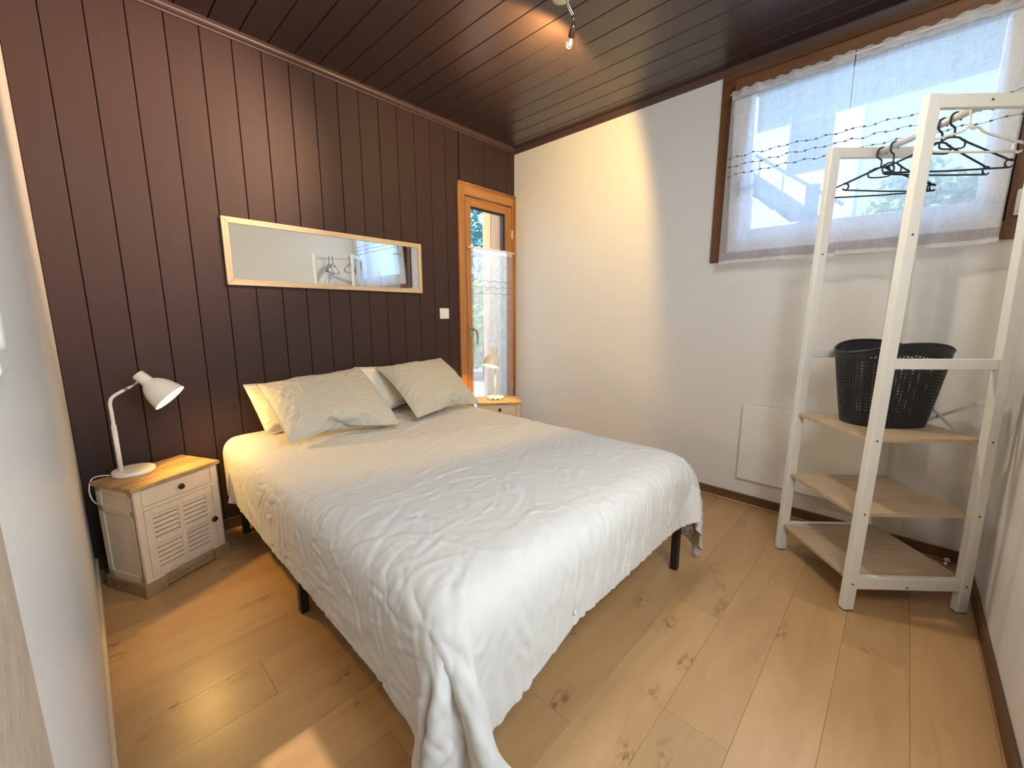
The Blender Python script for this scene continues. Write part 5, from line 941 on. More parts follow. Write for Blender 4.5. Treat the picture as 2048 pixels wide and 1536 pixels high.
0,0,0,0,0,0,0,0,0,0,0,0,0,0,0,0,0,0,0,0,0,0,-1,1,0,0,0,0,0,0,-1,1,0,0,0,0,0,0,0,0,0,0,0,0,0,0,-1,1,0,0,0,-1,1,0,0,0,1,-1,0,1,26,0,0,0,-1,0,1,0,0,0,0,0,0,0,0,-1,0,0,0,1,0,0,0,0,0,0,-1,0,1,0,0,0,0,0,0,0,0,0,-1,0,
0,0,0,0,0,1,0,0,0,0,0,0,0,0,0,-1,0,1,0,0,0,0,0,-1,0,1,0,0,0,0,0,0,0,0,0,0,0,0,0,-1,0,0,0,1,0,1,-1,0,0,0,0,0,26,0,0,0,0,-1,0,0,0,0,1,0,0,0,0,0,0,0,0,0,0,0,0,0,0,-1,1,0,0,0,0,0,0,0,0,0,-1,0,1,0,0,0,0,0,0,-1,0,0,
1,0,0,0,0,0,0,0,0,-1,1,0,0,0,0,0,0,-1,0,1,0,0,0,0,0,0,-1,0,1,0,0,0,0,0,0,0,0,0,0,0,-1,1,0,0,26,0,0,0,0,0,-1,1,0,0,-1,0,0,0,1,0,0,0,0,0,0,0,0,0,-1,1,0,0,0,0,0,0,0,-1,0,0,1,0,0,0,0,0,0,0,0,0,0,0,-1,1,0,0,0,0,0,0,
0,0,-1,1,0,0,0,0,0,0,0,-1,0,1,0,-1,0,0,1,0,-1,0,0,0,0,0,0,0,1,0,0,0,0,0,0,0,26,0,0,0,0,0,0,-1,0,0,0,0,1,0,-1,0,1,0,0,0,0,0,-1,0,1,0,0,0,0,0,0,-1,0,1,0,0,0,0,0,0,0,0,0,0,0,0,0,0,0,-1,0,1,0,0,0,0,0,0,0,-1,1,0,0,0,
0,0,0,0,0,-1,0,1,0,0,0,0,0,0,0,0,0,0,0,0,0,0,0,-1,1,0,0,0,26,0,0,-1,0,1,0,0,0,0,0,0,-1,0,1,0,-1,1,0,0,0,-1,1,0,0,0,0,0,0,-1,0,1,0,0,0,0,0,0,0,0,0,0,0,0,0,0,0,0,0,0,0,-1,0,1,0,0,0,0,0,0,-1,0,0,0,1,0,0,0,0,0,0,0,
0,-1,0,0,0,0,0,0,0,1,0,0,0,0,0,0,0,0,0,1,26,0,-1,1,0,-1,1,-1,0,0,0,0,0,0,0,0,1,-1,0,0,0,1,0,0,0,0,0,0,-1,1,0,0,0,0,0,0,0,0,0,0,0,0,0,0,0,0,0,0,0,0,0,0,0,-1,0,0,1,0,0,0,0,0,0,0,-1,0,0,1,0,0,-1,0,0,1,0,0,-1,1,0,0,
0,-1,1,0,0,-1,1,1,0,0,0,-1,25,0,1,0,0,0,0,0,0,-1,0,0,0,1,-1,0,0,0,1,0,0,0,0,0,0,0,-1,0,1,0,0,0,0,0,0,0,0,0,0,0,0,-1,0,1,0,0,0,0,0,0,0,0,0,0,0,0,-1,0,1,0,0,0,0,0,0,0,0,-1,0,0,1,0,-1,0,0,0,1,-1,0,0,1,0,-1,1,0,0,0,0,
0,0,0,0,25,1,0,0,0,0,-1,1,-1,1,0,0,0,-1,0,1,-1,1,-1,1,0,0,0,-1,0,0,1,0,0,0,0,0,0,0,0,0,0,0,0,-1,0,1,0,-1,0,1,0,0,0,0,0,0,0,0,0,0,0,0,-1,0,0,0,0,0,1,0,0,0,0,0,-1,0,1,0,-1,0,0,0,0,1,-1,1,0,0,0,0,0,0,0,0,0,0,26,-1,1,0,
0,0,0,-1,1,-1,0,0,0,0,0,0,0,0,1,-1,0,0,0,1,0,0,0,0,0,0,0,0,0,0,0,0,-1,0,0,1,0,0,0,0,0,-1,0,1,0,0,0,0,0,0,0,0,0,0,0,0,0,0,0,0,-1,0,0,0,0,0,1,0,-1,0,1,-1,0,1,0,-1,1,-1,1,0,-1,1,0,0,0,0,0,0,26,0,-1,0,1,0,0,0,-1,1,-1,0,
0,0,0,0,1,-1,0,1,0,0,0,0,0,0,0,0,0,0,0,0,-1,0,0,0,1,0,0,0,0,0,0,0,0,0,0,-1,0,0,0,0,0,0,1,0,0,0,0,0,0,0,0,0,0,0,0,0,0,0,-1,0,1,-1,0,1,0,-1,0,1,-1,1,0,0,0,0,1,0,0,-1,0,0,26,0,0,0,-1,0,0,0,1,-1,1,0,-1,1,0,-1,0,1,0,-1,
0,0,0,0,0,0,0,0,0,0,0,0,1,0,0,0,0,0,0,0,0,0,0,0,0,0,0,0,0,0,0,0,0,0,-1,0,0,0,0,0,0,0,0,0,0,0,0,0,0,0,1,-1,0,1,-1,0,0,0,1,0,0,0,0,0,1,0,-1,0,0,1,-1,0,26,-1,0,0,0,0,0,1,-1,0,0,0,1,-1,1,0,0,0,-1,1,0,0,0,0,0,0,0,0,
0,0,0,0,0,0,0,0,0,0,0,0,-1,0,0,0,0,1,0,0,0,0,0,0,0,0,0,0,0,0,0,0,0,0,0,0,0,0,0,0,0,-1,0,1,0,-1,1,0,0,0,0,-1,1,0,0,0,0,0,0,0,0,0,0,0,23,0,0,0,0,0,1,0,1,1,0,0,0,0,-1,1,0,-1,1,-1,0,0,0,0,0,0,0,0,0,0,0,0,0,0,0,0,
0,0,0,0,1,0,0,0,0,-1,0,0,0,0,0,0,0,0,0,0,0,0,0,0,0,0,0,0,0,0,0,0,0,1,0,-1,0,1,0,-1,1,0,-1,1,0,0,-1,1,0,0,0,0,0,-1,1,0,17,3,1,1,2,1,0,0,0,0,0,0,0,1,0,0,-1,1,-1,0,0,0,0,0,0,0,0,0,0,0,0,0,0,0,0,0,0,0,0,0,0,0,0,0,
0,0,0,0,0,0,0,0,0,0,0,0,0,0,0,0,0,0,0,0,0,0,0,0,0,0,0,1,0,-1,0,1,-1,1,0,0,-1,0,1,-1,0,0,0,0,0,0,0,1,19,1,1,1,0,1,0,1,1,0,0,1,0,-1,1,-1,1,-1,0,1,0,0,0,0,0,0,0,0,0,0,0,0,0,0,0,0,0,0,0,0,0,0,0,0,0,0,0,0,0,0,0,0,
0,0,0,0,0,0,0,0,0,0,-1,0,0,0,0,0,0,0,0,0,0,1,0,0,0,-1,1,0,0,0,-1,0,-1,-1,0,-1,0,1,-1,-2,26,-1,0,0,-1,0,1,0,0,0,1,-1,1,0,-1,1,-1,0,1,-1,0,0,0,0,0,0,0,0,0,0,0,0,0,0,0,0,0,0,0,0,0,0,0,0,0,0,0,0,0,0,0,0,0,0,0,0,0,0,0,0,
0,0,1,0,0,0,0,0,0,0,-1,0,0,0,0,1,0,0,0,-1,1,-1,0,0,0,0,-1,1,0,-1,1,0,25,0,0,0,1,-1,0,0,0,1,-1,1,-1,1,0,-1,0,1,-1,0,0,0,0,0,0,0,0,0,0,0,0,0,0,0,0,0,0,0,0,0,0,0,0,0,0,0,0,0,0,0,0,0,0,0,0,0,0,0,0,0,0,0,0,0,0,0,0,0,
0,0,1,0,0,0,0,-1,1,0,0,0,0,0,0,-1,0,1,0,-1,0,1,-1,0,26,0,0,-1,0,1,0,0,0,-1,1,-1,1,-1,0,1,0,-1,0,0,0,0,0,0,0,0,0,0,0,0,0,0,0,0,0,0,0,0,0,0,0,0,0,0,0,0,0,0,0,0,0,0,0,0,0,0,0,0,0,0,0,0,0,0,0,0,0,0,0,0,0,0,0,0,0,1,
-1,1,-1,1,-1,1,0,0,0,-1,1,0,-1,0,1,0,26,-1,0,1,0,0,0,0,-1,1,0,0,0,0,0,-1,0,0,0,0,0,0,0,0,0,0,0,0,0,0,0,0,0,0,0,0,0,0,0,0,0,0,0,0,0,0,0,0,0,0,0,0,0,0,0,0,0,0,0,0,0,0,0,0,0,0,0,0,0,0,0,0,0,0,0,0,1,0,0,0,0,0,0,0,
0,0,0,0,1,-1,0,0,25,1,0,0,0,0,0,0,0,0,0,0,0,0,0,-1,0,0,0,0,0,0,0,0,0,0,0,0,0,0,0,0,0,0,0,0,0,0,0,0,0,0,0,0,0,0,0,0,0,0,0,0,0,0,0,0,0,0,0,0,0,0,0,0,0,0,0,0,0,0,0,0,0,0,0,1,0,0,0,0,0,0,0,0,0,1,-1,0,0,0,0,0,
17,0,1,-2,1,0,7,15,26,24,24,25,25,19,20,0,1,4,6,7,8,7,7,8,8,8,7,8,8,7,8,8,8,8,5,-1,0,0,-1,0,0,0,-1,0,0,0,1,-1,0,-1,0,1,0,0,0,1,0,0,0,1,0,0,0,0,0,0,1,0,1,0,1,2,7,18,-22,-4,-15,-14,-11,-17,-13,-9,-22,-26,-26,-25,-24,-24,-23,-27,-26,-17,1,15,3,2,-2,12,2,-2,
-3,4,2,-1,-1,1,-5,3,1,0,1,-1,-1,0,0,-1,0,-1,0,0,-1,0,0,-1,-1,-1,0,1,0,-1,1,0,0,0,0,0,0,0,-1,1,0,0,0,0,0,0,0,-1,1,0,0,0,0,0,0,0,0,0,0,0,0,0,-1,0,-1,-13,15,-3,2,0,-2,3,0,-6,-1,1,1,1,0,0,-2,1,0,-9,-1,1,-5,11,17,5,3,1,-1,-2,2,1,0,-1,-4,3,
2,1,-1,0,0,-1,0,0,-2,0,0,-1,0,0,-1,0,0,-1,-1,1,0,0,0,0,0,-1,1,0,0,0,0,0,-1,1,0,-1,1,0,0,0,-1,1,0,-1,1,0,0,0,1,0,-1,0,0,-1,0,0,-2,0,2,-1,-1,1,1,1,-2,-4,-1,1,1,1,0,0,-1,0,0,0,0,-11,4,6,9,3,9,8,3,0,-1,1,0,1,-2,2,0,0,0,0,-1,0,0,-1,
0,0,-1,0,-1,0,0,-1,-1,0,0,0,-1,1,0,0,-1,1,0,0,0,-1,0,0,1,0,0,0,-1,1,0,0,0,0,0,0,0,0,0,0,0,0,0,0,-1,1,-1,0,0,-1,0,-2,2,1,1,-1,-2,-3,0,0,2,0,0,-2,1,0,1,0,0,1,9,5,1,7,6,2,1,0,-2,0,0,1,2,0,0,0,-1,0,-1,0,-1,0,0,-1,0,-1,1,-1,-1,0,
0,-1,0,-1,1,0,0,-1,1,0,0,0,0,0,0,0,0,0,0,0,0,-1,1,0,0,-1,1,0,-1,1,0,0,0,0,0,0,0,-1,1,-2,0,0,0,0,0,1,0,-1,-2,-1,0,1,0,-1,-1,1,0,0,-1,1,0,14,11,3,1,1,1,1,0,0,0,-1,0,1,0,1,0,-1,1,-1,0,-1,0,0,-1,0,0,-1,-1,-1,0,0,-1,0,0,0,0,0,-1,1,
0,0,0,0,-1,1,0,0,0,0,0,0,0,0,0,0,0,0,-1,0,1,-1,1,0,-1,1,0,0,0,0,-1,0,-1,0,1,0,1,0,-1,-2,-2,-1,1,1,-1,0,0,0,0,0,-1,-2,19,8,4,2,-1,-1,-1,1,0,1,0,-1,0,0,2,0,0,0,-1,0,0,0,-1,-1,0,0,-1,0,-1,0,-1,-1,0,0,-1,1,0,-1,1,0,0,0,0,-1,1,0,0,-1,
0,0,1,0,0,0,-1,1,0,0,0,0,0,0,0,0,0,-1,1,0,0,0,0,0,-2,-1,1,1,0,0,-2,-2,-1,1,1,-1,-1,0,0,1,-1,-1,-1,0,31,0,1,0,1,-1,0,0,-1,-1,1,0,-1,1,2,0,-1,1,-1,0,-1,0,-1,0,0,-1,0,-1,0,0,0,-1,-1,-1,0,0,0,1,0,0,0,0,-1,1,0,0,-1,1,0,0,-1,1,0,0,0,-1,
0,1,0,0,0,0,-1,0,1,0,-1,0,0,1,0,0,-1,-3,-1,2,2,-1,-1,-2,-1,1,0,0,0,-1,1,-2,-1,0,0,0,24,4,2,2,0,1,-1,-1,0,-1,-1,2,-1,0,2,1,0,-1,1,-1,0,-1,0,-1,0,-1,0,0,-1,-1,0,0,-1,-1,0,0,1,0,0,-1,0,0,1,0,0,-1,1,0,0,0,0,-1,0,1,0,0,0,-1,1,0,-1,0,1,0,
-1,0,1,0,0,0,0,-1,0,-2,-1,0,-1,0,-1,0,2,0,-1,-1,0,0,-2,-1,0,-2,0,-2,24,0,2,2,2,1,0,1,0,-1,-2,-1,2,-1,1,1,1,0,-1,0,0,-1,0,0,-1,0,-1,0,0,0,-2,0,0,0,-1,0,0,0,0,1,0,-1,0,0,0,1,-1,0,0,0,0,0,1,-1,0,0,0,1,-1,0,0,1,-1,0,0,1,-1,0,0,0,0,1,
-2,-1,0,-1,-1,-2,-1,2,1,-1,0,0,-1,-2,-1,-1,-2,0,-1,0,24,0,-1,0,2,2,3,1,0,1,-1,-2,-1,0,-1,0,3,1,0,0,-1,1,-1,0,-1,0,-1,0,-1,-1,1,-1,0,-1,0,0,-1,0,0,0,0,1,0,-1,0,0,1,0,0,0,0,0,-1,0,1,0,0,-1,0,1,0,-1,0,1,0,-1,0,0,0,0,1,-1,0,0,-1,-1,-2,-1,-1,0,
1,1,-2,-1,-2,-1,-2,0,0,0,0,1,26,-2,0,-1,0,1,1,2,3,0,1,-1,-2,-2,-1,2,2,1,1,-1,0,-1,0,-1,0,-1,0,-1,0,0,-1,-1,0,0,-1,0,0,0,0,0,0,0,-1,1,0,0,0,0,0,0,0,0,0,1,-1,0,0,0,1,-1,0,0,0,0,0,0,0,0,0,0,0,0,0,-1,-1,-1,0,-2,0,-2,-1,1,-1,-2,-1,-1,1,-1,
0,1,0,-1,26,-3,-1,0,0,-1,1,1,1,3,1,-2,0,-1,1,1,1,0,0,0,0,0,-1,0,-1,0,-1,0,-1,-1,0,0,-1,-1,0,0,0,0,0,0,-1,0,1,0,0,0,0,0,0,0,0,0,0,-1,1,0,0,0,-1,1,0,0,0,-1,0,1,0,0,0,0,0,0,-1,0,0,-1,-2,0,-3,0,-2,-1,0,-1,-1,0,-1,1,1,0,2,12,9,5,2,1,
0,1,0,1,2,0,-1,2,0,2,1,0,0,1,0,0,-1,0,0,-2,0,-1,0,-1,0,0,-1,-1,0,0,-1,0,0,0,-1,0,1,-1,0,0,0,0,0,0,0,0,1,0,0,0,-1,1,0,0,0,-1,0,1,0,0,0,-1,0,0,1,0,-1,0,1,-1,-1,-1,0,-2,0,-2,-2,-2,0,0,0,0,0,0,-1,-1,-1,-10,15,0,-1,0,0,0,0,1,-1,1,1,1,
2,1,1,0,1,0,0,0,0,-2,0,0,0,-1,0,-1,-1,0,-1,0,-1,-1,1,-1,-1,0,1,-1,0,0,0,0,0,0,0,1,0,0,-1,0,1,0,0,-1,0,1,0,0,0,-1,0,0,0,0,1,0,0,0,0,0,-1,0,0,0,-2,0,-2,-2,-1,-2,0,-1,1,0,1,-1,1,0,-1,0,15,-2,0,0,-1,0,0,-1,0,-2,2,2,2,1,0,1,0,0,0,-1,
0,0,-1,0,-1,0,-1,0,0,-1,-1,0,-1,0,-1,0,1,-1,0,0,0,1,-1,0,0,0,1,-1,0,0,1,0,-1,0,0,1,0,-1,0,0,0,0,0,0,0,1,-1,1,-1,1,0,0,0,0,-1,-1,0,-1,-1,0,-1,-1,-1,0,0,1,-1,1,0,1,1,-1,9,0,-1,-1,0,0,-1,0,-1,2,1,2,1,0,1,0,0,0,-1,1,-1,0,-1,0,0,-1,0,0,
-1,0,0,-1,0,-1,0,0,-1,1,-1,1,-1,0,1,0,0,0,-1,1,0,0,-1,0,1,0,0,-1,0,0,0,0,0,0,0,1,0,-1,1,0,1,-1,1,0,-1,0,0,0,0,-1,0,-1,-1,0,-1,1,0,0,1,0,0,0,0,-1,5,0,0,0,1,-1,0,-1,1,0,2,0,0,1,0,0,0,0,0,-1,0,-1,0,-1,0,0,-1,0,0,-1,0,0,0,0,0,-1,
1,-1,1,0,0,0,0,0,0,0,0,-1,1,0,0,0,-1,0,0,0,0,1,0,0,0,0,0,-1,0,1,0,0,0,0,0,0,1,-1,0,0,0,0,0,0,0,-1,1,0,0,0,0,0,0,0,0,1,7,0,0,0,-1,-1,0,0,0,0,0,0,0,0,-1,1,-1,0,0,-1,0,0,0,-1,-1,1,0,-1,1,0,-1,0,0,0,-1,1,0,0,0,0,0,0,0,0,
0,0,0,1,-1,0,0,0,0,0,0,0,0,-1,0,0,1,0,0,0,1,-1,0,0,-1,1,0,0,0,1,0,0,-1,0,1,0,0,1,-1,0,1,0,0,0,0,1,0,1,8,-1,-1,0,0,0,0,-1,0,-1,0,0,0,-1,1,-1,0,-1,0,0,-1,0,-1,1,-1,-1,1,0,-1,0,1,0,-1,1,0,0,0,0,0,0,1,0,0,0,0,0,0,-1,0,0,0,0,
0,0,0,0,0,0,0,0,0,0,0,0,0,0,0,-1,1,-1,1,0,0,0,1,0,0,0,0,0,0,0,1,1,-1,1,0,0,1,-1,1,0,6,1,0,-1,0,0,-1,0,-1,0,-1,0,0,0,-1,-1,0,0,-1,0,0,-1,1,-1,1,0,-1,0,0,0,0,0,0,0,1,0,-1,1,0,0,0,0,0,0,0,0,0,0,0,0,0,0,0,0,0,0,0,0,0,0,
-1,1,0,0,-1,1,-1,1,-1,0,0,0,1,0,0,0,1,0,-1,1,0,1,0,0,0,0,0,1,-1,1,-1,1,8,-1,0,0,-1,0,-1,0,-1,0,0,-1,-1,0,-1,0,0,-1,-1,0,0,0,0,0,0,0,0,0,0,0,0,0,1,0,-1,0,1,0,0,0,0,0,0,0,0,0,0,0,0,0,0,0,0,0,0,0,0,0,0,0,0,-1,1,0,0,-1,0,0,
0,0,0,0,0,1,0,0,0,0,1,-1,1,-1,0,0,0,0,0,0,0,0,1,-2,7,0,0,-1,0,-1,1,-1,-1,0,-1,0,0,-1,0,-1,-1,0,0,-1,0,0,0,1,0,-1,1,0,0,0,0,0,-1,0,1,0,0,0,0,0,0,0,0,0,0,0,0,0,0,0,0,0,0,0,0,0,0,0,0,0,0,0,-1,1,0,0,0,-1,0,0,0,0,1,-1,0,1,
0,0,0,0,0,0,0,-1,1,0,0,0,0,0,-1,1,8,-1,0,0,-1,0,-1,0,0,-2,0,0,-1,-1,0,0,-1,-1,0,1,-1,1,0,-1,0,1,-1,0,0,0,0,0,1,0,0,0,0,0,0,0,0,0,0,0,0,0,0,0,0,0,0,0,0,0,0,0,0,0,0,0,0,0,0,-1,0,0,0,0,1,0,-1,1,-1,1,0,-1,1,0,-1,1,-1,0,0,1,
-1,0,1,-1,1,-1,1,0,8,-1,-1,0,0,-1,0,-1,-1,0,0,-1,0,0,-1,-1,0,0,0,-1,1,-1,0,1,0,0,0,0,0,0,0,0,0,0,0,0,0,0,0,0,0,0,0,0,0,0,0,0,0,0,0,0,0,0,0,0,0,0,0,0,0,0,0,0,0,0,0,0,-1,1,0,-1,1,-1,0,1,-1,1,0,0,0,0,0,-1,1,0,-1,1,-1,1,0,-1,
6,-1,0,-1,-1,1,-1,-1,0,0,-1,1,-1,0,-1,0,0,0,0,0,0,0,0,0,0,0,0,0,0,0,0,0,0,0,0,0,0,0,0,0,0,0,0,0,0,0,0,0,0,0,0,0,0,0,0,0,0,0,0,0,0,0,0,0,0,0,0,0,0,-1,0,1,-1,1,0,0,0,-1,1,-1,1,-1,0,1,-1,0,1,-1,1,-1,0,1,-1,1,0,0,1,-1,0,0,
1,0,0,0,0,-1,1,-1,0,0,-1,1,-1,1,0,0,0,0,0,0,0,0,0,0,0,0,0,0,0,0,0,0,0,0,0,0,0,0,0,0,0,0,0,0,0,0,0,0,0,0,0,0,0,0,0,0,0,0,0,0,0,0,0,0,0,-1,1,-1,0,1,-1,1,-1,1,0,-1,1,0,-1,1,0,0,0,0,0,0,-1,1,-1,0,0,1,0,1,0,-1,0,0,0,0,
0,0,0,-1,1,0,0,0,0,0,0,0,0,0,0,0,0,0,0,0,0,0,0,0,0,0,0,0,0,0,0,0,0,0,0,0,0,0,0,0,0,0,0,0,0,0,0,0,0,0,0,0,0,0,0,-1,0,1,-1,1,0,0,0,0,0,0,0,0,0,-1,1,0,-1,1,0,-1,-1,0,1,-1,0,0,0,1,0,0,0,0,0,0,-1,1,-1,0,1,0,0,0,0,0,
0,0,0,0,0,0,0,0,0,0,0,0,0,0,0,0,0,0,0,0,0,0,0,0,0,0,0,0,0,0,0,0,0,0,0,0,0,0,0,0,0,0,0,0,0,0,0,0,0,0,0,0,0,-1,1,-1,1,0,-1,1,-1,1,0,-1,1,0,0,0,0,0,-1,1,0,0,0,-1,1,0,0,0,0,0,0,0,0,0,0,0,0,0,0,0,0,0,0,0,0,0,0,0,
0,0,0,0,0,0,0,0,0,0,0,0,0,0,0,0,0,0,0,0,0,0,0,0,0,0,0,0,0,0,0,0,0,0,0,0,0,0,0,0,0,-1,0,0,1,0,0,0,-1,0,1,-1,1,-1,0,1,0,-1,0,1,-1,1,0,-1,0,1,0,0,-1,0,1,0,0,0,0,-1,1,0,-1,1,0,0,0,0,0,0,0,0,0,0,0,0,0,0,0,0,0,0,0,0,
0,0,0,0,0,0,0,0,0,0,0,0,0,0,0,0,0,0,0,0,0,0,0,0,0,0,0,0,0,0,0,0,0,0,0,0,-1,1,-1,1,0,0,0,0,-1,1,0,0,-1,1,0,0,0,-1,0,0,1,-1,1,0,0,0,0,0,0,0,0,0,-1,1,0,0,0,0,0,0,0,0,0,0,0,0,0,0,0,0,0,0,0,0,0,0,0,0,0,0,0,0,0,0,
0,0,0,0,0,0,0,0,0,0,0,0,0,0,0,0,0,0,0,0,0,0,0,0,-1,1,0,0,0,-1,1,-1,1,0,-1,1,0,0,-1,0,1,0,0,-1,-1,1,0,0,-1,1,-1,1,0,0,-1,1,0,0,0,0,0,0,0,0,0,0,0,0,0,0,0,0,0,0,0,0,0,0,0,0,0,0,0,0,0,0,0,0,0,0,0,0,0,0,0,0,0,0,0,0,
0,0,0,0,0,0,0,0,0,0,0,0,0,0,0,0,0,0,0,-1,1,0,0,0,-1,0,1,0,0,0,0,0,0,-1,0,1,0,-1,1,0,-1,0,1,0,0,0,0,-1,0,0,0,1,1,-1,0,0,0,0,0,0,0,0,0,0,0,0,0,0,0,0,0,0,0,0,0,0,0,0,0,0,0,0,0,0,0,0,0,0,0,0,0,0,0,0,0,0,0,0,0,0,
0,0,0,0,0,0,0,0,0,0,-1,1,-1,1,-1,1,0,0,0,-1,1,0,0,0,0,0,0,0,0,0,-1,0,1,0,0,-1,1,0,0,0,0,0,0,0,0,0,0,0,0,0,0,0,0,0,0,0,0,0,0,0,0,0,0,0,0,0,0,0,0,0,0,0,0,0,0,0,0,0,0,0,0,0,0,0,0,0,0,0,0,0,0,0,0,0,0,0,0,0,0,0,
0,-1,1,0,0,-1,1,-1,1,0,-1,1,0,0,0,0,0,0,0,0,-1,1,0,0,0,0,-1,1,-1,0,1,0,0,0,0,0,0,0,0,0,0,0,0,0,0,0,0,0,0,0,0,0,0,0,0,0,0,0,0,0,0,0,0,0,0,0,0,0,0,0,0,0,0,0,0,0,0,0,0,0,0,0,0,0,0,0,0,0,0,0,0,0,0,1,-1,0,0,0,0,0,
-1,0,1,0,0,-1,1,0,0,0,0,-1,0,0,0,0,0,0,0,0,0,0,0,0,0,0,0,0,-1,1,0,0,0,0,0,0,0,0,0,0,0,0,0,0,0,0,0,0,0,0,0,0,0,0,0,0,0,0,0,0,0,0,0,0,0,0,0,0,0,0,0,0,0,0,0,0,0,0,0,0,0,0,0,0,0,0,0,0,0,0,-1,1,0,0,0,-1,0,1,0,0,
-1,1,0,0,0,-1,1,0,0,0,0,0,0,0,0,0,0,0,0,0,0,-1,1,0,0,0,0,0,0,0,0,0,0,0,0,0,0,0,0,0,0,0,0,0,0,0,0,0,0,0,0,0,0,0,0,0,0,0,0,0,0,0,0,0,0,0,0,0,0,0,0,0,0,0,0,0,1,-1,1,-1,0,0,0,0,0,0,0,0,0,0,0,0,0,0,-1,1,-1,1,-1,1,
0,-1,1,-1,1,0,-1,1,0,0,0,0,0,0,0,0,0,0,0,0,0,0,0,0,0,0,0,0,0,0,0,0,0,0,0,0,0,0,0,0,0,0,0,0,0,0,0,0,0,0,0,0,0,0,0,0,0,0,0,0,0,0,0,0,0,0,0,0,0,0,0,0,0,0,0,-1,1,0,-1,1,-1,0,0,0,1,-1,1,0,-1,0,1,-1,1,0,0,0,-1,1,0,0,
0,0,0,-1,1,0,0,0,0,0,0,0,0,0,0,0,0,0,0,0,0,0,0,0,0,0,0,0,0,0,0,0,0,0,0,0,0,0,0,0,0,0,0,0,0,0,0,0,0,0,0,0,0,0,0,0,0,0,0,0,0,0,0,0,0,0,0,0,0,0,0,0,0,0,0,0,0,0,0,-1,0,0,0,0,0,0,0,0,0,0,0,-1,1,0,0,0,0,0,0,0,
0,0,0,0,0,0,0,0,0,0,0,0,0,0,0,0,0,0,0,0,0,0,0,0,0,0,0,0,0,0,0,0,0,0,0,0,0,0,0,0,0,0,0,0,0,0,0,0,0,0,0,0,0,0,0,0,0,0,0,0,0,-1,1,0,0,0,0,0,-1,1,-1,1,0,0,0,0,-1,1,-1,1,0,-1,1,0,0,0,0,0,0,0,0,0,0,0,0,0,0,0,0,0,
0,0,0,0,0,0,0,0,0,0,0,0,0,0,0,0,0,0,0,0,0,0,0,0,0,0,0,0,0,0,0,0,0,0,0,0,0,0,0,0,0,0,0,0,0,0,0,0,0,0,0,0,0,0,0,0,0,0,-1,0,1,0,0,0,0,0,0,0,0,0,0,0,0,0,0,0,-1,1,0,0,0,0,0,0,0,0,0,0,0,0,0,0,0,0,0,0,0,0,0,0,
0,0,0,0,0,0,0,0,0,0,0,0,0,0,0,0,0,0,0,0,0,0,0,0,0,0,0,0,0,0,0,0,0,0,0,0,0,0,0,0,0,0,0,0,0,0,0,0,0,0,0,0,0,0,0,0,0,0,-1,1,0,0,0,0,0,0,0,0,0,-1,1,0,0,0,0,0,0,0,0,0,0,0,0,0,0,0,0,0,0,0,0,0,0,0,0,0,0,0,0,0,
0,0,0,0,0,0,0,0,0,0,0,0,0,0,0,0,0,0,0,0,0,0,0,0,0,0,0,0,0,0,0,0,0,0,0,0,0,0,0,0,0,0,0,0,0,-1,1,0,0,0,0,0,0,0,0,0,0,0,0,0,0,0,-1,1,0,0,0,0,0,0,0,0,0,0,0,0,0,0,0,0,0,0,0,0,0,0,0,0,0,0,0,0,0,0,0,0,0,0,0,0,
0,0,0,0,0,0,0,0,0,0,0,0,0,0,0,0,0,0,0,0,0,0,0,0,0,0,0,0,0,1,-1,0,0,0,0,0,0,0,0,0,0,-1,1,-1,1,-1,1,-1,1,0,-1,1,0,0,0,0,0,0,0,0,0,0,0,0,0,0,0,0,0,0,0,0,0,0,0,0,0,0,0,0,0,0,0,0,0,0,0,0,0,0,0,0,0,0,0,0,0,0,0,0,
0,0,0,0,0,0,0,0,0,0,0,0,0,0,0,0,0,0,0,0,0,0,0,0,0,0,1,-1,-1,1,0,0,0,0,0,0,0,0,0,0,-1,1,0,0,0,0,0,0,0,0,0,0,0,0,0,0,0,0,0,0,0,0,0,0,0,0,0,0,0,0,0,0,0,0,0,0,0,0,0,0,0,0,0,0,0,0,0,0,0,0,0,0,0,0,0,0,0,0,0,0,
0,0,0,0,0,0,-1,1,0,0,0,0,0,0,0,0,1,-1,0,0,1,-1,0,0,0,0,0,0,0,0,-1,1,0,-1,1,0,0,0,0,0,0,0,0,0,0,0,0,0,0,0,0,0,0,0,0,0,0,0,0,0,0,0,0,0,0,0,0,0,0,0,0,0,0,0,0,0,0,0,0,0,0,0,0,0,0,0,0,0,0,0,0,0,0,0,0,0,-1,1,0,0,
0,0,0,1,-1,0,1,-1,0,0,0,0,0,0,0,-1,0,0,0,0,-1,1,0,0,0,0,0,-1,1,0,0,0,0,0,0,0,0,0,0,0,0,0,0,0,0,0,0,0,0,0,0,0,0,0,0,0,0,0,0,0,0,0,0,0,0,0,0,0,0,0,0,0,0,0,0,0,0,0,0,0,0,0,0,0,0,0,0,0,0,0,0,0,0,0,0,0,0,0,0,0,
0,1,-1,1,-1,0,0,0,0,0,0,0,0,0,0,0,0,0,0,0,0,0,0,0,0,0,0,0,0,0,0,0,0,0,0,0,0,0,0,0,0,0,0,0,0,0,0,0,0,0,0,0,0,0,0,0,0,0,0,0,0,0,0,0,0,0,0,0,0,0,0,0,0,0,0,0,0,0,0,0,0,-1,1,0,0,0,1,-1,0,0,0,0,0,0,0,0,0,0,0,0,
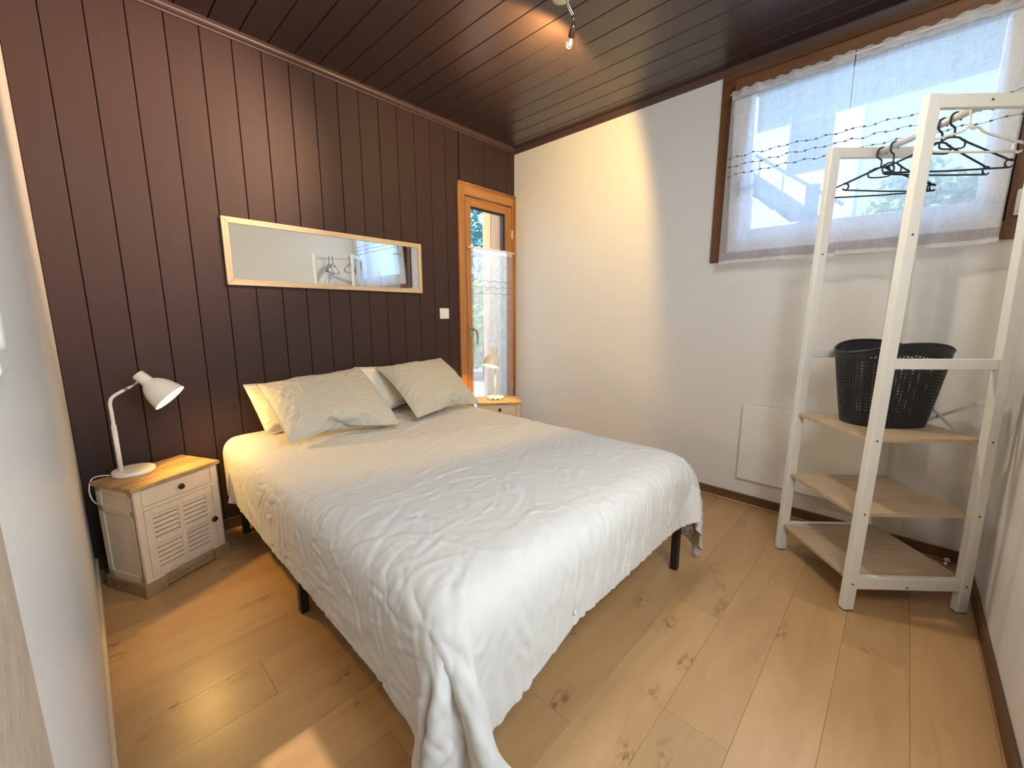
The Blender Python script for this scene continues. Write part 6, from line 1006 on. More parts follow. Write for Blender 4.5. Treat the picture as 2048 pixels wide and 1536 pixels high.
0,0,0,0,0,0,0,-1,1,0,0,0,0,0,0,0,0,0,0,0,0,0,0,0,0,0,0,0,0,0,0,0,0,0,0,0,0,0,0,0,0,0,0,0,0,0,0,0,0,0,0,0,0,0,0,0,0,0,0,0,0,0,0,0,0,0,0,0,0,0,0,0,0,0,0,0,0,0,0,0,0,0,0,0,0,0,0,0,0,0,0,1,0,0,-1,1,0,-1,1,0,
0,0,0,0,-1,1,0,0,0,0,0,0,0,0,0,0,0,0,0,0,0,0,0,0,0,0,0,0,0,0,0,0,0,0,0,0,0,0,0,0,0,0,0,0,0,0,0,0,0,0,0,0,0,0,0,0,0,0,0,0,0,0,-1,0,1,0,0,0,0,1,-1,0,1,0,-1,1,-1,0,0,0,0,0,0,0,0,0,0,0,0,0,0,0,0,0,0,0,0,0,0,0,
-1,1,0,0,0,0,0,0,0,0,0,0,0,0,0,0,0,0,0,0,0,0,0,0,0,0,0,0,0,0,0,0,0,0,0,0,0,0,0,0,0,0,0,0,0,0,0,0,0,0,0,0,0,0,0,1,-1,1,-1,0,1,-1,0,1,-1,0,0,0,0,0,0,0,0,0,0,0,0,0,0,0,0,0,0,0,0,0,0,0,0,0,0,0,0,0,0,0,0,0,0,0,
0,0,0,0,0,0,0,0,0,0,0,0,0,0,0,0,0,0,0,0,0,0,0,0,0,0,0,0,0,0,0,0,0,0,0,0,0,0,0,0,0,0,0,0,0,0,1,-1,0,0,1,-1,0,0,1,-1,0,0,1,-1,0,0,0,-1,1,1,-1,0,0,0,0,0,0,1,-1,0,0,0,0,0,0,0,0,0,0,0,0,0,0,0,0,0,0,0,0,0,0,0,0,0,
0,0,0,0,0,0,0,0,0,0,0,0,0,0,0,0,0,0,0,0,0,0,0,0,0,0,0,0,0,0,0,0,0,0,0,0,0,0,0,0,0,0,0,1,-1,0,0,0,0,0,0,0,1,-1,0,1,-1,0,1,-1,0,0,1,-1,0,0,0,0,0,0,0,0,0,0,0,0,0,0,0,0,0,0,0,0,0,0,0,0,0,0,0,0,0,0,0,0,0,0,0,0,
0,0,0,0,0,0,0,0,0,0,0,0,0,0,0,0,0,0,0,0,0,0,0,0,0,0,0,0,0,0,0,0,0,0,0,0,0,0,0,0,1,-1,0,1,-1,0,1,-1,0,0,0,0,0,0,0,0,1,-1,0,1,-1,0,0,0,1,-1,0,0,1,-1,0,0,0,0,0,0,0,0,0,0,0,0,0,0,0,0,0,0,0,0,0,0,0,0,0,0,0,0,0,0,
0,0,0,0,0,0,0,0,0,0,0,0,0,0,0,0,0,0,0,0,0,0,0,0,1,-1,0,0,0,1,-1,0,0,1,-1,0,0,1,-1,0,1,-1,0,1,0,0,0,0,0,0,0,0,0,1,-1,0,0,0,0,0,0,0,0,0,0,0,0,0,0,0,0,0,0,0,0,0,0,0,0,0,0,0,0,0,0,0,0,0,0,0,0,0,0,0,0,0,0,0,0,0,
0,0,0,0,0,0,0,0,0,0,0,0,0,0,0,0,0,0,0,0,0,0,0,1,-1,0,0,0,0,0,0,1,-1,1,-1,0,0,0,0,0,0,0,1,-1,1,-1,0,1,-1,0,0,0,0,0,0,0,0,0,0,0,0,0,0,0,0,0,0,0,0,0,0,0,0,0,0,0,0,0,0,0,0,0,0,0,0,0,0,0,0,0,0,0,0,0,0,0,0,0,0,0,
0,0,0,0,0,0,0,0,0,0,0,0,0,0,0,0,0,0,1,-1,1,-1,1,-1,1,-1,1,-1,0,1,-1,1,-1,1,-1,1,-1,0,0,0,0,0,0,0,0,0,0,0,0,0,0,0,0,0,0,0,0,0,0,0,0,0,0,0,0,0,0,0,0,0,0,0,0,0,0,0,0,0,0,0,0,0,0,0,0,0,0,0,0,0,0,0,0,0,0,0,0,0,0,0,
0,1,0,-1,0,0,0,0,0,0,0,0,0,0,0,1,-1,1,-1,1,0,0,0,0,0,0,0,0,0,0,1,-1,0,0,1,-1,0,0,0,0,0,0,0,0,0,0,0,0,0,0,0,0,0,0,0,0,0,0,0,0,0,0,0,0,0,0,0,0,0,0,0,0,0,0,0,0,0,0,0,0,0,0,0,0,0,0,0,0,0,0,0,0,0,0,0,0,1,-1,0,0,
0,0,0,1,-1,1,-1,0,0,0,0,0,1,-1,1,-1,1,-1,1,-1,0,0,0,0,0,1,-1,0,0,0,0,0,0,0,0,0,0,0,0,0,0,0,0,0,0,0,0,0,0,0,0,0,0,0,0,0,0,0,0,0,0,0,0,0,0,0,0,0,0,0,0,0,0,0,0,0,0,0,0,0,0,0,0,0,0,0,0,1,-1,0,1,-1,1,0,-1,0,1,-1,1,-1,
1,-1,1,-1,0,0,0,1,-1,1,-1,0,1,0,-1,0,1,-1,0,0,0,0,0,0,0,0,0,0,0,0,0,0,0,0,0,0,0,0,0,0,0,0,0,0,0,0,0,0,0,0,0,0,0,0,0,0,0,0,0,0,0,0,0,0,0,0,0,0,0,0,0,0,0,0,0,1,0,-1,0,0,0,0,0,0,0,0,1,-1,0,1,-1,1,-1,1,-1,1,0,1,0,-1,
1,-1,0,1,-1,0,0,1,-1,0,0,0,0,0,0,0,0,0,0,0,0,0,0,0,0,0,0,0,0,0,0,0,0,0,0,0,0,0,0,0,0,0,0,0,0,0,0,0,0,0,0,0,0,0,0,0,0,0,0,0,0,0,0,0,0,0,0,0,0,0,0,0,0,0,0,1,-1,0,0,1,-1,0,1,-1,1,-1,1,-1,0,0,0,1,-1,1,0,-1,0,0,1,-1,
0,0,0,0,0,0,0,0,0,0,0,0,0,0,0,0,0,0,0,0,0,0,0,0,0,0,1,-1,0,0,0,0,0,0,0,0,0,0,0,0,0,0,0,0,0,0,0,0,0,0,0,0,0,0,0,0,0,0,0,0,0,0,0,0,0,1,-1,0,0,1,-1,0,1,-1,0,0,0,1,-1,1,1,-1,0,0,1,-1,1,0,0,0,-1,0,1,-1,0,1,-1,0,0,0,
0,0,0,0,0,0,0,0,0,0,0,0,0,0,0,0,0,1,-1,1,-1,0,0,0,0,0,0,0,0,0,0,0,0,0,0,0,0,0,0,0,0,0,0,0,0,0,0,0,0,0,0,0,0,1,0,-1,1,-1,1,-1,1,-1,1,-1,0,1,-1,0,0,0,1,-1,0,1,0,-1,0,1,-1,1,0,0,0,0,-1,1,-1,0,0,0,0,0,0,0,0,0,0,0,0,0,
0,0,0,0,0,0,0,0,1,-1,0,0,1,-1,0,0,0,0,0,0,0,0,0,0,0,0,0,0,0,0,0,0,0,0,0,0,0,0,0,0,0,0,0,0,0,0,0,0,0,0,0,1,-1,0,0,1,-1,0,0,1,0,0,-1,1,1,-1,0,1,-1,0,1,-1,0,0,0,0,0,0,1,-1,0,0,0,0,0,0,0,0,0,0,0,0,0,0,0,0,0,0,0,0,
0,0,0,0,0,0,0,0,0,0,0,0,0,0,0,0,0,0,0,0,0,0,0,0,0,0,0,0,0,0,0,0,0,0,0,0,0,0,0,1,-1,1,-1,0,1,0,0,-1,1,0,0,-1,0,0,1,0,1,0,0,-1,1,-1,0,1,0,0,0,0,0,-1,0,0,0,0,0,0,0,0,0,0,0,0,0,0,0,0,0,0,0,0,0,0,0,0,0,0,0,0,0,0,
0,0,0,1,-1,0,0,0,0,0,0,0,0,0,0,0,0,0,0,0,0,0,0,0,0,0,0,0,0,-1,1,0,0,0,1,-1,0,0,0,1,-1,0,1,0,0,0,0,-1,0,1,-1,1,-1,1,-1,0,0,0,0,0,0,1,-1,0,0,0,0,0,0,0,0,0,0,0,0,0,0,0,0,0,0,0,0,0,0,0,0,0,0,1,-1,0,0,0,1,-1,1,-1,0,0,
0,0,0,0,0,0,0,0,0,0,0,0,0,0,0,0,0,0,0,-1,1,0,0,0,0,0,0,1,0,0,0,-1,1,0,-1,1,0,0,0,0,1,-1,1,-1,1,-1,1,-1,0,0,1,0,0,-1,0,0,0,0,0,0,0,0,0,0,0,0,0,0,0,0,0,0,0,0,0,1,-1,0,0,0,0,0,0,0,0,1,-1,0,0,1,-1,0,0,0,0,0,0,0,0,0,
0,0,0,0,0,0,0,0,0,0,0,0,-1,1,0,0,1,0,-1,0,0,0,0,1,-1,0,1,0,0,0,0,0,0,1,-1,1,-1,1,-1,1,0,0,-1,0,0,0,1,0,-1,0,0,0,0,0,0,0,0,0,0,0,0,0,0,0,0,0,0,0,0,0,0,0,0,0,0,0,0,0,0,0,0,0,0,0,0,0,0,0,0,0,0,0,0,0,0,0,0,0,0,0,
0,0,0,0,0,0,-1,1,0,0,1,0,0,0,-1,0,1,0,0,0,0,0,-1,0,1,-1,1,-1,1,-1,1,-1,0,0,1,0,-1,1,-1,0,1,-1,0,0,0,0,0,0,0,0,0,0,0,0,0,0,0,0,0,0,0,0,0,0,0,0,0,0,1,-1,0,0,0,0,1,-1,0,0,0,0,0,0,0,0,0,0,0,0,0,0,0,0,0,0,0,0,0,0,0,0,
0,0,0,0,0,0,1,0,0,0,0,0,0,0,0,1,1,0,-1,1,-1,1,-1,0,1,0,-1,0,1,-1,0,0,0,0,0,0,0,0,0,0,0,0,0,0,0,0,0,0,0,0,0,0,0,0,1,-1,0,0,0,0,0,0,0,0,0,0,0,0,0,0,0,0,0,0,0,0,0,0,0,0,0,0,0,0,0,0,0,0,0,0,1,-1,1,0,0,0,0,0,0,-1,
1,0,0,0,0,0,1,-1,0,1,0,-1,0,0,1,0,-1,0,0,0,0,0,0,0,0,1,-1,0,0,0,0,0,0,0,0,0,0,0,0,0,0,0,0,0,0,0,0,0,0,0,0,0,0,0,0,1,-1,0,0,0,0,0,0,0,0,0,0,0,0,0,0,0,0,0,0,0,0,0,0,0,0,0,0,1,-1,0,1,0,-1,0,0,1,0,0,0,0,0,0,0,0,
1,0,0,0,0,0,-1,0,1,-1,1,0,-1,0,1,-1,0,0,0,0,0,0,0,0,0,0,0,0,0,0,0,0,0,0,0,0,0,0,0,0,0,0,0,0,0,0,0,0,0,0,0,0,0,0,0,0,0,0,0,0,0,0,0,0,0,0,0,0,0,0,0,0,0,0,0,0,1,0,-1,0,1,0,0,0,0,0,1,0,0,-1,0,1,1,0,0,0,0,-1,1,0,
-1,1,-1,0,0,1,-1,1,-1,0,0,0,0,0,0,0,0,0,0,0,0,0,0,0,0,0,0,0,0,1,-1,1,-1,0,0,0,0,0,1,-1,1,-1,0,0,0,0,0,0,0,0,0,0,0,0,0,0,0,0,0,0,0,0,0,0,0,1,0,0,-1,1,0,0,0,0,0,1,-1,1,-1,0,0,0,0,0,1,-1,1,-1,1,0,-1,0,1,-1,1,-1,1,-1,0,0,
0,0,0,0,0,0,0,0,0,0,0,0,0,0,0,0,0,0,0,0,0,0,0,0,0,0,0,0,0,0,0,0,0,0,0,0,0,0,0,0,0,0,0,0,0,0,0,0,0,0,0,0,0,0,0,1,0,-1,0,0,1,0,0,0,0,0,0,0,0,0,1,-1,0,1,-1,0,1,0,0,1,-2,0,1,0,-1,1,-1,1,-1,0,0,0,0,0,1,-1,0,0,0,0,
0,0,0,0,0,0,0,0,0,0,0,0,0,0,0,0,0,0,0,0,0,0,0,0,0,0,0,0,0,0,0,0,0,0,0,0,0,0,0,0,0,0,0,0,0,0,0,0,0,1,0,0,0,0,0,0,0,1,0,0,0,0,-1,0,0,-1,1,0,1,0,0,0,1,0,-1,0,0,0,0,-1,1,0,0,-1,1,-1,0,0,0,0,0,0,0,0,0,0,0,0,0,0,
0,0,1,-1,0,0,0,0,0,0,1,0,-1,0,0,0,0,0,0,0,0,0,0,0,0,0,0,0,0,0,0,0,0,0,0,0,0,1,0,-1,1,-1,1,0,0,0,0,1,0,0,0,-1,1,-1,0,0,0,1,0,-1,1,0,0,0,0,0,0,0,0,0,0,0,-1,0,0,0,0,0,0,0,0,0,0,0,0,0,0,0,0,0,0,0,0,0,0,0,0,0,0,0,
0,0,0,0,0,0,0,0,0,0,0,0,0,0,0,0,0,0,0,0,0,0,0,0,0,0,0,1,0,-1,0,1,0,0,-1,1,0,0,0,0,1,-1,1,0,-1,0,0,0,0,0,0,1,0,1,0,0,0,1,0,0,-1,0,0,0,0,0,0,0,-1,1,-1,0,0,0,0,0,0,0,0,0,0,0,0,1,0,0,-1,0,0,0,0,0,0,0,0,0,0,0,0,0,
0,0,0,0,0,0,0,0,0,0,0,0,0,0,0,0,1,0,0,-1,0,0,1,-1,0,1,0,-1,1,0,1,0,-1,1,0,0,0,-1,0,1,0,-1,0,0,1,0,0,0,1,-1,0,0,1,-1,0,0,0,0,0,0,0,-1,0,1,-1,0,0,0,0,0,0,0,0,0,1,-1,0,0,0,0,0,0,0,0,0,0,0,0,0,0,0,0,0,0,0,1,-1,0,0,1,
0,-1,0,0,0,0,1,0,-1,0,0,0,0,1,-1,1,-1,0,0,1,-1,1,0,0,1,0,-1,0,0,1,-1,0,0,1,0,-1,1,-1,0,1,0,0,1,-1,0,1,-1,1,0,-1,0,0,0,0,0,-1,1,0,-1,0,0,0,0,0,1,0,-1,0,0,0,0,0,1,-1,0,0,0,0,0,0,0,1,-1,0,0,1,-1,0,1,0,0,-1,0,1,0,0,0,0,-1,0,
0,0,0,0,0,0,0,0,1,-1,1,0,1,-1,1,0,0,-1,1,0,-1,0,1,0,0,-1,0,1,1,0,0,0,0,0,0,1,0,-1,1,-1,0,0,0,0,0,0,0,-1,0,0,1,0,0,0,0,0,-1,0,0,0,0,0,0,0,0,0,0,0,1,-1,0,0,0,0,0,0,0,0,0,0,0,0,0,0,0,0,0,0,0,0,0,0,0,0,0,0,1,-1,1,-1,
0,1,-1,0,1,1,0,0,-1,1,-1,0,1,0,-1,0,0,1,-1,0,1,1,-1,0,0,0,0,0,0,0,0,0,0,0,0,-1,0,0,0,1,0,-1,0,0,0,0,0,0,0,0,0,0,0,0,0,0,0,0,0,0,0,0,0,0,0,0,0,0,0,0,0,0,0,0,0,0,0,0,0,0,0,0,0,0,0,0,0,0,0,0,0,0,0,0,1,0,0,0,0,0,
1,0,0,-1,0,0,1,0,-1,0,0,0,2,-1,1,-1,0,0,0,0,0,1,-1,0,0,0,-1,1,0,0,-1,0,0,1,-1,0,0,0,0,0,0,0,1,0,0,-1,0,0,0,0,0,0,0,0,0,0,1,-1,0,0,0,0,1,-1,0,0,0,1,0,-1,0,0,0,0,0,0,0,0,0,1,-1,1,-1,1,-1,0,0,1,0,1,0,0,0,-1,0,1,0,0,-1,0,
0,0,1,-1,1,0,0,0,0,0,0,0,0,0,0,0,0,0,0,-1,0,0,1,0,-1,0,1,-1,0,0,0,0,1,0,-1,0,0,1,-1,1,-1,0,0,0,0,1,-1,0,0,0,0,1,-1,0,0,1,-1,1,0,-1,0,1,0,0,0,0,0,-1,0,0,1,-1,0,0,0,0,0,1,0,0,0,0,1,0,-1,1,0,0,-1,0,0,0,1,-1,0,1,1,0,0,0,
0,0,0,0,0,0,0,0,0,0,-1,1,-1,0,0,0,0,0,0,1,0,0,0,0,-1,0,0,0,0,0,1,-1,0,0,0,0,0,0,1,0,-1,0,0,-1,1,0,0,0,1,-1,0,0,0,0,0,0,0,0,0,1,0,0,-1,0,0,0,0,0,0,0,1,0,1,0,-1,0,1,-1,0,0,0,0,1,-1,0,1,-1,0,0,1,0,0,0,0,0,0,0,0,0,0,
0,-1,1,-1,0,0,-1,0,1,0,0,0,0,0,0,0,0,0,0,0,0,0,0,0,0,0,0,0,0,0,0,0,0,0,0,0,0,0,0,0,0,0,0,0,0,0,0,0,0,0,0,0,0,0,0,0,0,0,0,-1,2,-1,0,1,0,0,0,1,-1,1,0,-1,1,-1,0,1,-1,0,0,-1,1,0,-1,1,-1,1,-1,1,0,-1,1,0,-1,1,-1,0,0,-1,1,0,
0,0,0,0,0,0,0,0,0,0,0,0,0,0,0,0,0,0,0,0,0,0,0,0,0,0,0,0,0,0,0,0,0,0,0,0,0,0,0,0,0,0,0,0,0,0,0,0,0,-1,0,1,-1,1,1,0,0,0,1,-1,1,-1,0,1,-1,1,-1,0,0,0,0,1,0,0,1,0,0,0,0,-1,0,1,-1,0,0,0,0,-1,0,1,0,0,0,0,0,0,0,0,0,0,
0,0,0,0,0,-1,0,0,1,0,0,0,0,0,0,0,0,0,0,0,0,0,0,0,0,0,0,0,0,0,0,0,0,0,0,0,0,0,0,0,0,0,0,0,0,0,0,0,0,1,0,0,0,0,0,0,0,0,1,-1,1,-1,1,-1,1,0,0,0,0,-1,1,0,-1,0,1,-1,0,-1,0,1,0,-1,0,1,0,-1,0,0,0,0,0,1,0,-1,0,0,0,1,0,0,
-1,1,0,0,0,-1,0,0,1,0,0,0,0,-1,0,0,0,0,0,0,0,0,0,0,0,0,0,0,0,1,0,0,0,0,0,0,0,0,0,0,1,0,-1,1,0,0,0,0,0,0,0,0,-1,1,-1,1,1,0,0,-1,0,1,-1,0,0,0,-1,1,0,0,0,0,0,0,0,-1,0,1,0,0,0,0,0,-1,0,1,0,0,0,0,0,0,0,-1,0,0,0,1,0,0,
-1,0,0,0,0,1,0,0,0,0,0,0,0,0,0,0,0,0,0,0,0,-1,0,0,0,0,0,0,1,0,0,0,0,0,1,0,0,0,0,0,1,-1,0,0,0,0,0,0,-1,0,-1,1,0,0,0,0,1,0,0,0,0,0,0,-1,0,1,0,0,0,0,0,0,0,0,0,0,0,0,0,0,0,0,0,0,0,0,0,0,0,0,0,0,0,0,0,0,0,0,0,0,
0,0,0,0,0,0,0,0,0,0,0,0,0,0,0,0,0,0,0,0,-1,1,0,1,-1,0,1,0,-1,1,0,0,0,0,0,0,0,0,0,0,-1,0,0,0,0,0,0,0,0,0,1,-1,0,1,-1,1,0,0,0,0,0,0,0,0,0,0,0,0,0,0,0,0,0,0,0,0,0,0,0,0,0,0,0,0,0,0,0,0,0,0,0,0,0,0,0,0,0,0,0,0,
0,0,0,0,0,0,0,0,0,0,0,0,0,0,0,0,1,0,-1,0,1,-1,1,-1,0,0,0,0,1,-1,0,0,0,-1,0,0,0,0,0,1,0,0,-1,1,0,0,1,-1,0,0,0,0,0,0,0,0,0,0,0,0,0,0,0,0,0,0,0,0,0,0,0,0,0,0,0,0,0,0,0,0,0,0,0,0,0,0,0,0,0,0,0,0,0,0,0,0,0,0,0,0,
0,0,0,0,1,-1,1,0,0,0,0,0,-1,1,-1,1,-1,1,-1,1,-1,1,0,-1,-1,0,1,-1,1,-1,1,-1,0,0,1,1,0,0,0,0,0,-1,0,0,0,0,0,0,0,0,0,0,0,0,0,0,0,0,0,0,0,0,0,0,0,0,0,0,0,0,0,0,0,0,0,0,0,0,0,0,0,0,0,0,0,0,0,0,0,0,0,0,0,0,0,0,0,1,0,2,
-1,0,-1,0,0,-1,0,0,0,0,0,0,0,0,0,0,-1,0,0,0,0,0,0,0,1,0,0,1,2,0,0,0,-2,-1,0,0,0,0,0,0,0,0,0,0,0,0,0,0,0,0,0,0,0,0,0,0,0,0,0,0,0,0,0,0,0,0,0,0,0,0,0,0,0,0,0,0,0,0,0,0,0,0,0,0,0,0,0,0,0,1,1,4,-1,-2,0,-2,0,0,-1,0,
0,0,0,0,0,0,0,1,-1,0,0,0,0,1,-1,1,-1,1,1,1,3,3,0,-3,-3,-1,-1,0,0,0,0,0,0,0,0,0,0,0,0,0,0,0,0,0,0,0,0,0,0,0,0,0,0,0,0,0,0,0,0,0,0,0,0,0,0,0,0,0,0,0,0,0,0,0,0,0,0,0,0,0,0,0,2,14,-8,-1,-3,-2,-1,-1,1,-1,1,-1,1,-1,1,-1,1,-1]
NXD, NYD = 92, 100
co = decode(DUVET, NXD * NYD, .0008, NXD)
def grid_mesh(name, co, nx, ny, mat, parent=None):
    faces = [(j * nx + i, j * nx + i + 1, (j + 1) * nx + i + 1, (j + 1) * nx + i) for j in range(ny - 1) for i in range(nx - 1)]
    me = bpy.data.meshes.new(name)
    me.from_pydata([tuple(c) for c in co], [], faces)
    me.materials.append(mat)
    for p in me.polygons: p.use_smooth = True
    o = bpy.data.objects.new(name, me)
    COL.objects.link(o)
    o.parent = parent
    return o
# refine the cloth four times and press creases into it (rest plane: X across, Y from the foot)
P3 = co.reshape(NYD, NXD, 3)
def refine(a, f):
    n = a.shape[0]
    t = np.linspace(0, n - 1, (n - 1) * f + 1)
    i1 = np.minimum(t.astype(int), n - 2)
    w = (t - i1)[:, None, None]
    p0, p1, p2, p3 = a[np.maximum(i1 - 1, 0)], a[i1], a[i1 + 1], a[np.minimum(i1 + 2, n - 1)]
    return .5 * (2 * p1 + (p2 - p0) * w + (2 * p0 - 5 * p1 + 4 * p2 - p3) * w ** 2 + (3 * p1 - p0 - 3 * p2 + p3) * w ** 3)
PF = refine(P3, 4)
PF = refine(PF.transpose(1, 0, 2), 4).transpose(1, 0, 2)
NYF, NXF = PF.shape[:2]
GX, GY = np.meshgrid(np.linspace(0, 1.94, NXF), np.linspace(0, 2.02, NYF))
du = np.gradient(PF, axis=1)
dv_ = np.gradient(PF, axis=0)
NR = np.cross(du, dv_)
NR /= np.maximum(np.linalg.norm(NR, axis=2, keepdims=True), 1e-9)
if NR[NYF // 2, NXF // 2, 2] < 0: NR = -NR
rs = np.random.RandomState(11)
DSP = np.zeros((NYF, NXF))
def press(D, gx, gy, x, y, ang, ln, wd, h, curve=0.0):
    ca, sa = math.cos(ang), math.sin(ang)
    along = (gx - x) * ca + (gy - y) * sa
    across = (gy - y) * ca - (gx - x) * sa + curve * along * along
    near = (np.abs(along) < ln * 2.4) & (np.abs(across) < wd * 3.2)
    p = along[near] / ln
    q = across[near] / wd
    ridge = 2.71828 ** (-q * q)
    dip = 2.71828 ** (-(q - 1.6) ** 2 / 1.5)
    D[near] += h * 2.71828 ** (-p * p) * (ridge - .5 * dip)
def crease(*a): press(DSP, GX, GY, *a)
for _ in range(190):   # foot: close upright pleats
    crease(rs.uniform(.24, 1.75), rs.uniform(-.02, .22), PI / 2 + rs.normal(0, .22), rs.uniform(.03, .10), rs.uniform(.005, .010), rs.choice([-1, 1]) * rs.uniform(.0014, .0042), rs.normal(0, 1.2))
for _ in range(230):   # left side: crumpled every way, mostly along the edge of the bed
    crease(rs.uniform(-.02, .30), rs.uniform(.15, 1.75), rs.choice([PI / 2 + rs.normal(0, .5), rs.normal(0, .5)]), rs.uniform(.025, .08), rs.uniform(.005, .010), rs.choice([-1, 1]) * rs.uniform(.0010, .0031), rs.normal(0, 3))
for _ in range(45):    # hanging corner
    crease(rs.uniform(.0, .42), rs.uniform(.0, .38), PI / 4 + rs.normal(0, .25), rs.uniform(.06, .16), rs.uniform(.006, .011), rs.choice([-1, 1]) * rs.uniform(.0005, .0016), rs.normal(0, 1.5))
for _ in range(330):   # soft shallow creases on the top
    crease(rs.uniform(.25, 1.75), rs.uniform(.25, 1.9), rs.normal(.35, .7), rs.uniform(.04, .13), rs.uniform(.006, .013), rs.choice([-1, 1]) * rs.uniform(.0009, .0027), rs.normal(0, 1.5))
for q in ((.32, .62, -.75, .14, .012, .005), (.40, .50, -.95, .10, .010, .004), (.45, .42, 1.9, .09, .008, .004), (.52, .36, 1.5, .08, .007, .003), (1.22, .62, .55, .16, .010, .0022), (1.36, .66, .6, .14, .010, .002), (1.05, .74, .55, .12, .009, .002), (1.5, .42, .75, .10, .010, .0024), (1.55, .9, .3, .14, .010, .002), (.9, 1.0, .4, .14, .010, .0018)):
    crease(*q)
PF = PF + NR * DSP[:, :, None]
dv = grid_mesh('duvet', PF.reshape(-1, 3), NXF, NYF, M['duvet'])
sd = dv.modifiers.new('thick', 'SOLIDIFY')
sd.thickness = .007
sd.offset = 1
tag(dv, 'rumpled off-white duvet spread over the bed, its corner hanging to the floor', 'duvet')
# buttons along the foot hem
row = co.reshape(NYD, NXD, 3)[2]
for f in (.36, .52, .70):
    i = int(f * NXD)
    p = Vector(row[i]) 
    bb = lathe('button', [(0, .002), (.005, .0015), (.006, 0), (.005, -.0015), (0, -.002)], M['white_pl'], dv, 12, axis_mtx(p + Vector((0, -.010, .002)), (0, -1, .15)))

